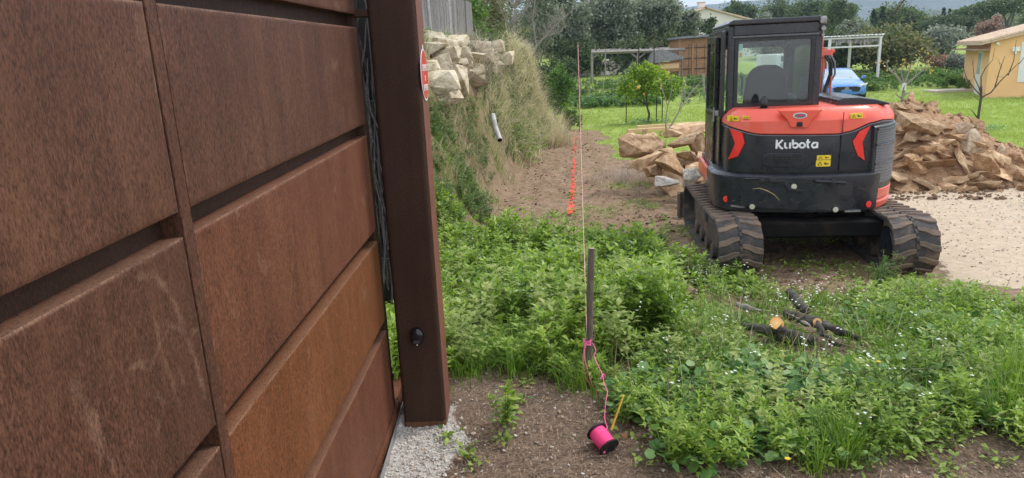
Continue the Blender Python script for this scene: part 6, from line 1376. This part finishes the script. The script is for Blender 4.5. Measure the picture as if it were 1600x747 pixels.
def tall_plants(x, y, h, nodes=9, L0=.061, asp=.36, spread=.6, br=3):
    """upright stems with side shoots and opposite pairs of lance leaves"""
    n = len(x); B = G3(x, y); LP = []; LD = []; LL = []; SP = []; SQ = []
    for s in range(1+br):
        k = np.ones(n, bool) if s == 0 else RNG.random(n) < .85
        b = B[k]; hh = h[k]*(1 if s == 0 else RNG.uniform(.55, .95, k.sum())); a = RNG.uniform(0, 6.28, k.sum()); le = RNG.uniform(.02, .16, k.sum()) if s == 0 else RNG.uniform(.18, .5, k.sum())
        d = np.stack([np.cos(a)*le, np.sin(a)*le, np.ones(k.sum())], 1); st = b+d*(0 if s == 0 else .12)*hh[:, None]; top = b+d*hh[:, None]; SP.append(st); SQ.append(top)
        ph = RNG.uniform(0, 6.28, len(hh))
        for j in range(nodes):
            f = (.22+.78*(j+RNG.uniform(-.2, .2, len(hh)))/(nodes-1))[:, None]; p = st*(1-f)+top*f; m_ = 4 if j >= nodes-2 else 2
            for q in range(m_):
                an = ph+j*1.57+q*(6.28/m_)+RNG.uniform(-.3, .3, len(hh)); up = (.35 if j < nodes-2 else .9)+RNG.uniform(-.35, .35, len(hh))
                LP.append(p); LD.append(np.stack([np.cos(an), np.sin(an), up], 1)); LL.append(L0*RNG.uniform(.65, 1.25, len(hh))*(1 if j < nodes-1 else .62)*(.75+.5*hh/.4))
    P = np.concatenate(LP); D = np.concatenate(LD); L = np.concatenate(LL); N = np.zeros_like(P); N[:, 2] = 1; N += RNG.normal(size=P.shape)*.25
    return leaf_arrays(P, D, N, L, L*asp, .10, .18), stems(np.concatenate(SP), np.concatenate(SQ), .0028)
def rosettes(x, y, h, nl=12, L0=.05, asp=.5, up=(.3, 1.4), rnd=False):
    n = len(x); B = G3(x, y); P = np.repeat(B, nl, 0); a = RNG.uniform(0, 6.28, n*nl); el = RNG.uniform(up[0], up[1], n*nl); hh = np.repeat(h, nl)*RNG.uniform(.25, 1, n*nl)
    d = np.stack([np.cos(a), np.sin(a), el], 1); Q = P+unit(d)*hh[:, None]; D = d*np.array([1, 1, .25])+RNG.normal(size=d.shape)*.3; N = RNG.normal(size=d.shape)*.4; N[:, 2] += 1
    L = L0*RNG.uniform(.5, 1.3, n*nl)
    if rnd: return round_leaf_arrays(Q, D, N, L), stems(P, Q, .0013)
    return leaf_arrays(Q, D, N, L, L*asp, .08, .15), stems(P, Q, .0013)
L_PALE = leafmat('pale_weed_leaves', [(.16, .22, .06), (.28, .36, .10), (.42, .46, .18)], .35)
M_DST = mat('dead_stem', (.30, .22, .12), (.18, .12, .07), rough=.9)
LOGW = [[(onG(*q).x, onG(*q).y) for q in l] for l in ([(1150,512),(1200,540),(1275,560)], [(1215,500),(1290,530),(1365,548)], [(1228,470),(1258,495)], [(1284,530),(1320,560)], [(1150,485),(1196,497)])]
def logd(x, y):
    d = np.full(np.shape(x), 9.)
    for l in LOGW: d = np.minimum(d, seg_d(x, y, l))
    return d
logd0 = logd
# tall bright weeds in front of the trench
def d_t(x, y): return np.clip(.62+.6*fbm(x, y, 2.6, 21), .06, 1)
x, y = scatter(P_TALL, 960, d_t); hh = (.27+.10*fbm(x, y, 1.8, 22)+RNG.uniform(-.06, .10, len(x)))*np.interp(y, [3.6, 4.3, 7, 9], [.62, 1, 1.0, .8])*(1-.35*sm(1.0, 1.9, x)); hh = np.clip(hh*(1+.45*np.clip(fbm(x, y, 3.1, 71), -1, 1)), .08, .56)
(V, F), (V2, F2) = tall_plants(x, y, hh)
stuff('tall_weeds', V, F, L_MERC, 'dense tall bright green weeds filling the ground beyond the stake', 'weeds'); stuff('weed_stems', V2, F2, M_STEM, 'pale green stems of the tall weeds beyond the stake', 'weed stems')
x, y = scatter(P_TALL+[] , 70); nd = len(x); B_ = G3(x, y); T_ = B_+np.stack([RNG.normal(size=nd)*.12, RNG.normal(size=nd)*.12, RNG.uniform(.2, .55, nd)], 1); x2, y2 = scatter(P_LOW, 130); n2 = len(x2); B2 = G3(x2, y2)+[0, 0, .05]; T2 = B2+np.stack([RNG.normal(size=n2)*.15, RNG.normal(size=n2)*.15, RNG.uniform(.02, .22, n2)], 1)
V, F = stems(np.concatenate([B_, B2]), np.concatenate([T_, T2]), .0035); stuff('dead_stems', V, F, M_DST, 'dead brown stems standing among the green weeds', 'stems')
x, y = scatter(P_TALL, 160, lambda a, b: (fbm(a, b, 2.7, 73) > .3)*1.0); (V, F), _ = tall_plants(x, y, RNG.uniform(.2, .5, len(x)), 8, .05, .5, br=2); stuff('pale_weeds', V, F, L_PALE, 'paler yellow green weeds standing in patches among the tall weeds', 'weeds')
x, y = scatter(P_LOW, 170, lambda a, b: (fbm(a, b, 2.9, 75) > .25)*sm(.25, .5, logd0(a, b))); (V, F), _ = tall_plants(x, y, RNG.uniform(.08, .24, len(x)), 6, .04, .5, br=2); stuff('pale_weeds', V, F, L_PALE, 'paler yellow green weeds in patches of the foreground carpet', 'weeds')
# bank foot weeds and the gap behind the gate
x = np.concatenate([RNG.uniform(-1.6, -.25, 330), RNG.uniform(-.95, -.45, 60)]); y = np.concatenate([RNG.uniform(4.4, 7.6, 330), RNG.uniform(3.5, 4.3, 60)])
(V, F), (V2, F2) = tall_plants(x, y, RNG.uniform(.2, .42, len(x)), 8)
stuff('bank_weeds', V, F, L_MERC, 'bright green weeds climbing the foot of the bank behind the post', 'weeds')
# low mixed cover right of the stake
def d_l(x, y): return np.clip(.50+.75*fbm(x, y, 2.6, 23), .02, 1)*sm(2.45, 2.8, y+.1*fbm(x, y, 3, 4))*sm(5.5, 4.5, y+.25*fbm(x, y, 2, 6))
def d_l2(x, y): return d_l(x, y)*sm(.02, .22, logd(x, y))*sm(.12, .17, np.hypot(x-SPX, y-2.72))*sm(.07, .12, seg_d(x, y, [(SPX, 2.5), (SPX, 2.8)]))
x, y = scatter(P_LOW, 5600, d_l2); (V, F), (V2, F2) = rosettes(x, y, RNG.uniform(.04, .17, len(x))*(1+.4*fbm(x, y, 2, 25))*(.35+.65*sm(.1, .6, logd(x, y))), 13, .040, .42)
stuff('low_weeds', V, F, L_LOW, 'low leafy green weeds carpeting the foreground around the cut branches', 'weeds'); stuff('weed_stems', V2, F2, M_STEM, 'thin leaf stalks of the low foreground weeds', 'weed stems')
x, y = scatter(P_LOW, 620, lambda a, b: np.clip(.2+.6*fbm(a, b, 1.7, 27), 0, 1)*sm(2.4, 2.7, b)*sm(.25, .5, logd(a, b))*sm(.2, .3, np.hypot(a-SPX, b-2.72))*sm(.2, .25, seg_d(a, b, [(SPX, 2.4), (SPX, 2.8)]))); (V, F), (V2, F2) = rosettes(x, y, RNG.uniform(.07, .17, len(x)), 8, .05, .95, (.5, 1.6), True)
stuff('mallow_leaves', V, F, L_MAL, 'broad rounded blue green leaves among the low foreground weeds', 'weeds')
x, y = scatter(P_LOW, 620, lambda a, b: np.clip(.2+.8*fbm(a, b, 2.1, 29), 0, 1)*sm(.2, .5, logd(a, b))*sm(.2, .3, np.hypot(a-SPX, b-2.72))); (V, F), (V2, F2) = tall_plants(x, y, RNG.uniform(.10, .24, len(x)), 6, .045, .34, br=2)
stuff('upright_weeds', V, F, L_MERC, 'small upright green weeds mixed in the foreground carpet', 'weeds')
# grass tufts
def tufts(x, y, nb, Lr, wd_, bend, z0=0.0, spread=.05):
    B = np.repeat(G3(x, y), nb, 0); n = len(B); a = RNG.uniform(0, 6.28, n); r_ = np.abs(RNG.normal(size=n))*spread; B = B+np.stack([np.cos(a)*r_, np.sin(a)*r_, np.full(n, z0)], 1); D = np.stack([np.cos(a), np.sin(a), a*0], 1)+RNG.normal(size=(n, 3))*.3
    return blade_arrays(B, D, RNG.uniform(Lr[0], Lr[1], n), RNG.uniform(.6, 1.2, n)*wd_, RNG.uniform(bend[0], bend[1], n))
px_g = wpoly([(705,560),(790,545),(900,560),(960,600),(950,640),(880,612),(790,590),(705,600)])
x, y = scatter(px_g, 95); V, F = tufts(x, y, 22, (.06, .30), .005, (.6, 2.6), 0, .08); parts = [(V, F)]
x, y = scatter(P_LOW, 260, d_l2); parts.append(tufts(x, y, 14, (.10, .28), .005, (.4, 1.8)))
x, y = scatter(wpoly([(1270,700),(1320,690),(1330,740),(1270,745)]), 9); parts.append(tufts(x, y, 40, (.12, .26), .006, (.3, 1.5)))
x, y = scatter(wpoly([(1540,590),(1620,590),(1620,690),(1550,680)]), 16); parts.append(tufts(x, y, 36, (.18, .36), .006, (.3, 1.5)))
V, F = cat_arr(parts)
xx, yy = scatter(P_LOW, 90); Vd, Fd = tufts(xx, yy, 5, (.12, .35), .004, (.5, 2.2)); stuff('straw_blades', Vd, Fd, L_DRY, 'single dry straws sticking out of the foreground weeds', 'straw'); stuff('grass_tufts', V, F, L_GR, 'tufts of long green grass at the edge of the bare soil', 'grass')
# sparse seedlings on soil, tracks and by the post
sp_ = bx(-.3, 4.5, 4.6, 12); x, y = scatter(sp_, 1300, lambda a, b: (fbm(a, b, 1.9, 31) > .35)*(1-masks(a, b)[1]*.93)*np.where(masks(a, b)[4] > .5, .9, 1)); (V, F), _ = rosettes(x, y, RNG.uniform(.03, .10, len(x)), 10, .04, .4); stuff('sparse_weeds', V, F, L_LOW, 'scattered small weeds on the disturbed soil round the excavator', 'weeds')
x, y = scatter(wpoly([(1080,400),(1130,430),(1300,470),(1500,455),(1600,500),(1420,490),(1200,470),(1070,440)]), 520, lambda a, b: np.clip(.5+.6*fbm(a, b, 3, 33), 0, 1)); (V, F), _ = rosettes(x, y, RNG.uniform(.05, .15, len(x)), 12, .045, .4); stuff('sparse_weeds', V, F, L_LOW, 'clumps of green weeds just behind the excavator tracks', 'weeds')
nearw = [(800,640),(812,628),(790,668),(785,690),(735,715),(742,722),(700,690),(1010,720),(1100,745),(1500,735),(1480,742),(985,690),(1560,720),(1260,735),(870,575),(820,600)]
for k, (a, b) in enumerate(nearw):
    q = onG(a, b); nn = 4; x = q.x+RNG.normal(size=nn)*.02; y = q.y+RNG.normal(size=nn)*.03; (V, F), (V2, F2) = rosettes(x, y, RNG.uniform(.03, .08, nn), 5, .035, .55)
    e = empty('seedling', q, label='small leafy green seedling on the bare soil', cat='plant', group='seedlings on the bare soil'); link('leaves', np_mesh('leaves', V-np.array(q), F), L_LOW, e); link('stalks', np_mesh('stalks', V2-np.array(q), F2), M_STEM, e)
q = onG(792,672); (V, F), (V2, F2) = tall_plants(np.array([q.x]), np.array([q.y]), np.array([.25]), 8, .05, .5, br=4)
e = empty('young_weed', q, label='taller young weed standing alone right of the post', cat='plant'); link('leaves', np_mesh('leaves', V-np.array(q), F), L_MERC, e); link('stalks', np_mesh('stalks', V2-np.array(q), F2), M_STEM, e)
# feathery plant in front of the right track
q = onG(1372,468); (V, F), (V2, F2) = tall_plants(q.x+RNG.normal(size=9)*.05, q.y+RNG.normal(size=9)*.04, RNG.uniform(.22, .42, 9), 14, .03, .18, br=4)
e = empty('feathery_weed', q, label='feathery light green weed standing before the right rubber track', cat='plant'); link('leaves', np_mesh('leaves', V-np.array(q), F), L_BUSH, e); link('stalks', np_mesh('stalks', V2-np.array(q), F2), M_STEM, e)
# flowers
def flowers(name, x, y, h, s, m, label, pet=4):
    B = G3(x, y); B[:, 2] += h; n = len(x); Vs = []; parts = []
    for k in range(pet):
        a = RNG.uniform(0, .3, n)+k*2*math.pi/pet; D = np.stack([np.cos(a), np.sin(a), RNG.uniform(-.1, .5, n)], 1); N = np.tile([0, 0, 1.], (n, 1)); L = s*RNG.uniform(.7, 1.2, n); parts.append(leaf_arrays(B, D, N, L, L*.9, .02, .05))
    V, F = cat_arr(parts); stuff(name, V, F, m, label, 'flowers')
M_FW = leafmat('white_petals', [(.70, .71, .66), (.80, .81, .78)], .2, .6); M_FY = leafmat('yellow_petals', [(.75, .52, .02), (.8, .6, .05)], .2)
def cl_fl(poly, nc, per, sp_=.02):
    x, y = scatter(poly, nc); return np.repeat(x, per)+RNG.normal(size=nc*per)*sp_, np.repeat(y, per)+RNG.normal(size=nc*per)*sp_
x1, y1 = cl_fl(P_LOW, 42, 4); x2, y2 = cl_fl(wpoly([(1080,420),(1200,440),(1320,470),(1330,500),(1200,540),(1080,500)]), 22, 4); x3, y3 = cl_fl(P_TALL, 14, 3)
x = np.concatenate([x1, x2, x3]); y = np.concatenate([y1, y2, y3]); flowers('white_flowers', x, y, np.concatenate([RNG.uniform(.16, .26, len(x1)), RNG.uniform(.14, .26, len(x2)), RNG.uniform(.30, .42, len(x3))]), .009, M_FW, 'tiny white flower clusters dotted over the foreground weeds')
for k, (a, b, lb) in enumerate(((1192,712,'yellow flower low at the bottom of the foreground weeds'), (1332,575,'yellow flower in the middle of the foreground weeds'), (1560,527,'yellow flower high at the right among the weeds'), (1568,645,'small yellow flower near the right edge of the weeds'))):
    q = onG(a, b); q.y -= .25; e = empty('yellow_flower', (q.x, q.y, gz(q.x, q.y)), label=lb, cat='flower'); B = np.zeros((12, 3)); B[:, 2] = .14; an = np.arange(12)*.5236; V, F = leaf_arrays(B, np.stack([np.cos(an), np.sin(an), an*0+.35], 1), np.tile([0, 0, 1.], (12, 1)), np.full(12, .013), np.full(12, .007)); link('petals', np_mesh('petals', V, F), M_FY, e); MB().tube([(0, 0, 0), (0, 0, .14)], .0015, 5).build('stalk', M_STEM, e)
q = onG(1076,733); e = empty('purple_flower', q, label='small fallen purple flower at the bottom edge of the soil', cat='flower'); B = np.zeros((7, 3)); B[:, 2] = .012; an = np.arange(7)*.9; V, F = leaf_arrays(B, np.stack([np.cos(an), np.sin(an), an*0+.7], 1), np.tile([0, 0, 1.], (7, 1)), np.full(7, .020), np.full(7, .014)); link('petals', np_mesh('petals', V, F), leafmat('purple_petals', [(.35, .05, .32), (.5, .1, .45)], .2), e)
# dry litter: twigs, needles and straw on the bare soil, dead leaves
def litter(poly, n, Lr, w_, dens=None):
    x, y = scatter(poly, n, dens); n = len(x); P = np.stack([x, y, G(x, y)+.012*(1-0)+RNG.uniform(-.004, .014, n)], 1); a = RNG.uniform(0, 6.28, n); L = RNG.uniform(Lr[0], Lr[1], n); D = np.stack([np.cos(a), np.sin(a), RNG.normal(size=n)*.08], 1)*L[:, None]; S = np.stack([-np.sin(a), np.cos(a), a*0], 1)*w_
    c = P+D*.5+np.stack([-np.sin(a), np.cos(a), a*0+.3], 1)*(L*RNG.normal(size=n)*.10)[:, None]
    V = np.stack([P-S, P+S, c+S, c-S, P+D], 1).reshape(-1, 3); b = (np.arange(n)*5)[:, None]; return V, np.concatenate([b+[0, 1, 2], b+[0, 2, 3], b+[3, 2, 4]], 1).reshape(-1, 3)
soilb = bx(-.75, 1.7, 3.4, 4.3); nof = lambda a, b: 1-.8*masks(a, b)[3]
V, F = cat_arr([litter(soilb, 24000, (.01, .06), .0009, nof), litter(soilb, 500, (.05, .2), .0016, nof), litter(bx(-.2, 4.2, 4.5, 9.5), 9000, (.03, .12), .0018, lambda a, b: (1-masks(a, b)[1])*.9)])
stuff('dry_litter', V, F, L_LIT, 'dry needles and twig litter covering the bare soil', 'litter')
x, y = scatter(soilb, 260); n = len(x); V, F = leaf_arrays(np.stack([x, y, G(x, y)+.012], 1), RNG.normal(size=(n, 3))*np.array([1, 1, .15]), np.tile([0, 0, 1.], (n, 1))+RNG.normal(size=(n, 3))*.2, RNG.uniform(.015, .045, n), RNG.uniform(.008, .022, n), .1, .1)
stuff('dead_leaves', V, F, leafmat('dead_leaf', [(.22, .12, .06), (.42, .28, .16), (.55, .42, .28)], .1, .8), 'brown dead leaves scattered over the bare soil', 'leaves')
q = onG(974,690); B = np.array([[0, 0, .02]]); V, F = leaf_arrays(B, np.array([[.1, -.3, .5]]), np.array([[-.3, -1., .3]]), np.array([.05]), np.array([.035]), .1, .1); e = tag(link('dead_leaf', np_mesh('dead_leaf', V, F), bpy.data.materials['dead_leaf'], loc=q), 'upright pale brown dead leaf right of the pink spool', 'leaf')
rock(onG(898,566).x, 3.62, .02, (.16, .10, .06), (.1, .1, .5), M_RKB, 950, 'flat brown stone half hidden in the weeds left of the stake', det=2)
rock(onG(1072,500).x, onG(1072,500).y, .02, (.12, .10, .09), (.1, .1, .5), M_CLOD, 951, 'dark round clod in the weeds right of the stake', det=2)
rock(onG(776,633).x, onG(776,633).y, .018, (.045, .03, .025), (.1, .1, .5), M_RKP, 952, 'pale pebble on the soil right of the rusty post', det=2)
# ---------------- bank cover
P_WALL = wpoly([(640,85),(700,78),(765,66),(788,92),(772,115),(740,132),(715,165),(690,175),(640,172)])
def bank_d(x, y): return np.where((y > 7) & (y < 14.5), sm(.12, .55, np.interp(y, XF_Y, XF_X)-x+.25*fbm(x, y, 3, 81)), 1.)*(1-.93*in_poly(np.ravel(x), np.ravel(y), P_WALL).reshape(np.shape(x)))* sm(-.15, .25, np.interp(y, XF_Y, XF_X)-x)
def bank_sc(n, x0, x1, y0, y1, extra=None): return scatter(bx(x0, y0, x1, y1), n, (lambda a, b: bank_d(a, b)*(1 if extra is None else extra(a, b))))
def drape(x, y, nb, Lr, wd_, bend, spread=.1, down=(1, -.25)):
    B = np.repeat(G3(x, y), nb, 0); n = len(B); cl_ = np.repeat(RNG.normal(size=(len(x), 3))*.6, nb, 0); sc_ = np.repeat(RNG.uniform(.5, 1.15, len(x)), nb); B += RNG.normal(size=(n, 3))*np.array([spread, spread, .02]); B[:, 2] = G(B[:, 0], B[:, 1])-.02; D = np.tile([down[0], down[1], 0.], (n, 1))+RNG.normal(size=(n, 3))*.35+cl_
    return blade_arrays(B, D, RNG.uniform(Lr[0], Lr[1], n)*sc_, RNG.uniform(.6, 1.3, n)*wd_, RNG.uniform(bend[0], bend[1], n), 4)
x, y = bank_sc(400, -1.5, 1.6, 13.0, 24.5, lambda a, b: np.clip(.6+.5*fbm(a, b, 1.2, 41), .05, 1)*np.where(b < 18, sm(1.15, .85, np.interp(b, XF_Y, XF_X)-a), 1)); V, F = drape(x, y, 44, (.25, .85), .016, (.9, 3.1), .09); xx = RNG.uniform(.55, 1.45, 46); yy = RNG.uniform(17.5, 22.5, 46); V9, F9 = drape(xx, yy, 55, (.45, 1.05), .018, (.6, 2.4), .14); V, F = cat_arr([(V, F), (V9, F9)]); stuff('dry_bank_grass', V, F, L_DRY, 'long straw coloured grass drooping down the far part of the bank', 'grass')
dg = [onG(748+4*k, 108+5*(k % 4)) for k in range(10)]; x = np.array([q.x for q in dg]); y = np.array([q.y for q in dg]); V, F = drape(x, y, 70, (.45, .95), .010, (1.5, 2.9), .10, (.8, -.5)); stuff('drooping_grass', V, F, L_DRYP, 'purplish grey dead grass hanging over the drain pipe', 'grass')
x, y = bank_sc(900, -2.6, 1.4, 7.5, 20, lambda a, b: np.clip(.25+.6*fbm(a, b, 1.6, 43), 0, 1)); V, F = drape(x, y, 22, (.12, .42), .010, (.5, 1.9), .08); stuff('green_bank_grass', V, F, L_GR, 'green grass growing in patches over the bank', 'grass')
x, y = bank_sc(520, -2.6, .4, 6.5, 13.5, lambda a, b: np.clip(.35+.5*fbm(a, b, 1.9, 45), 0, 1)); V, F = drape(x, y, 16, (.15, .5), .008, (.8, 2.4), .12); stuff('dry_bank_straw', V, F, L_DRY, 'thin dry straw lying on the near bank slope', 'grass')
x, y = bank_sc(850, -2.8, .5, 6.3, 13.5, lambda a, b: np.clip(.3+.6*fbm(a, b, 1.5, 47), 0, 1)); (V, F), _ = tall_plants(x, y, RNG.uniform(.10, .28, len(x)), 7, .05, .3, br=3); (V7, F7), _ = tall_plants(*bank_sc(260, -.6, 1.5, 13, 22.5), RNG.uniform(.2, .5, 260), 8, .07, .3, br=3)
(V8, F8), _ = tall_plants(*bank_sc(520, -2.4, .3, 5.6, 9.5), RNG.uniform(.14, .34, 520), 8, .055, .34, br=3); V, F = cat_arr([(V, F), (V7, F7), (V8, F8)]); stuff('bank_plants', V, F, L_MIXB if 'L_MIXB' in globals() else leafmat('bank_leaves', [(.06, .11, .035), (.12, .19, .06), (.22, .30, .12)], .3), 'grey green herbs covering the near bank slope', 'weeds')
x, y = bank_sc(300, -3.5, -.6, 12.5, 22, lambda a, b: np.clip(sm(.9, 1.5, np.interp(b, XF_Y, XF_X)-a), 0, 1)); V, F = drape(x, y, 40, (.06, .2), .009, (.3, 1.5), .12); stuff('crest_grass', V, F, L_GR, 'green grass along the crest of the bank below the fence', 'grass')
x, y = bank_sc(160, -.2, 1.5, 13, 23, lambda a, b: sm(.6, .1, np.interp(b, XF_Y, XF_X)-a)); (V, F), _ = tall_plants(x, y, RNG.uniform(.15, .4, len(x)), 8, .06, .35, br=3); stuff('bank_foot_weeds', V, F, L_MERC, 'green weeds along the foot of the far bank', 'weeds')
# ---------------- lawn blades, kitchen garden, meadow
def lawn_d(a, b): return masks(a, b)[0]*np.clip(.75+.3*fbm(a, b, .9, 51), .1, 1)
x, y = scatter(bx(.5, 14, 14, 24), 5200, lawn_d); V, F = tufts(x, y, 9, (.03, .085), .010, (.2, 1.4), 0, .07)
x, y = scatter([(6.5, 11.5), (9, 11), (22, 16), (22, 24), (13, 24), (7, 13)], 9000, lawn_d); V2, F2 = tufts(x, y, 8, (.03, .09), .011, (.2, 1.4), 0, .08)
x, y = scatter(bx(-2, 24, 30, 33), 7500); V3, F3 = tufts(x, y, 7, (.04, .12), .018, (.2, 1.4), 0, .12); V, F = cat_arr([(V, F), (V2, F2), (V3, F3)]); stuff('lawn_grass', V, F, L_LAWN, 'short bright green grass of the lawn', 'grass')
x, y = scatter([(-1, 33.5), (14, 33.5), (14, 41), (0, 41)], 1500, lambda a, b: np.clip(.5+.6*fbm(a, b, .7, 53), 0, 1)); (V, F), _ = tall_plants(x, y, RNG.uniform(.12, .38, len(x)), 6, .12, .35, br=2); stuff('garden_weeds', V, F, L_BUSH, 'rank green growth in the kitchen garden behind the lawn', 'weeds')
x, y = scatter([(1, 31.6), (14, 31.6), (14, 33.6), (1, 33.6)], 360, lambda a, b: np.clip(.5+.8*fbm(a, b, .8, 55), 0, 1)); (V, F), _ = tall_plants(x, y, RNG.uniform(.15, .4, len(x)), 6, .13, .45, br=2); stuff('border_plants', V, F, L_MAL, 'blue green leafy border plants along the garden wire fence', 'weeds')
x, y = scatter([(16, 33.5), (22, 31.5), (30, 31), (34, 40), (12, 41)], 2600, lambda a, b: np.clip(.5+.6*fbm(a, b, .6, 57), 0, 1)); (V, F), _ = tall_plants(x, y, RNG.uniform(.12, .4, len(x)), 5, .13, .4, br=2); stuff('meadow_growth', V, F, L_BUSH, 'taller green growth beyond the lawn near the carport', 'weeds')
for (a, b, Y, n, lb) in ((1010, 188, 23.9, 60, 'green weeds around the foot of the orange tree'), (1526, 203, 17.3, 26, 'weeds round the trunk of the near bare fruit tree')):
    q = U(a, b, Y); x = q.x+RNG.normal(size=n)*.45; y = Y+RNG.normal(size=n)*.3; (V, F), _ = rosettes(x, y, RNG.uniform(.08, .25, n), 12, .08, .4); stuff('tree_foot_weeds', V, F, L_MAL, lb, 'weeds')
# scrubby dead brush by the left rock pile
q = U(985, 225, 11.6); x = q.x+RNG.normal(size=40)*.35; y = 11.9+RNG.normal(size=40)*.5; V, F = drape(x, y, 30, (.15, .45), .006, (.3, 2.2), .08, (-.2, -.2)); stuff('dead_brush', V, F, L_DRYP, 'dead grey brush heaped at the left end of the left rock pile', 'brush')
# ------------------------------------------------------------------ air
def haze():
    m = bpy.data.materials.new('air'); m.use_nodes = True; nt = m.node_tree; nt.nodes.clear()
    o = nt.nodes.new('ShaderNodeOutputMaterial'); v = nt.nodes.new('ShaderNodeVolumePrincipled'); v.inputs['Density'].default_value = .0005; v.inputs['Color'].default_value = (.58, .75, 1.0, 1); v.inputs['Anisotropy'].default_value = .2
    nt.links.new(v.outputs[0], o.inputs['Volume'])
    h = MB().box((-2600, -60, -70), (3200, 2700, 420)).build('haze', m); tag(h, kind='stuff', label='thin pale air between the camera and the mountains', cat='haze')
haze()
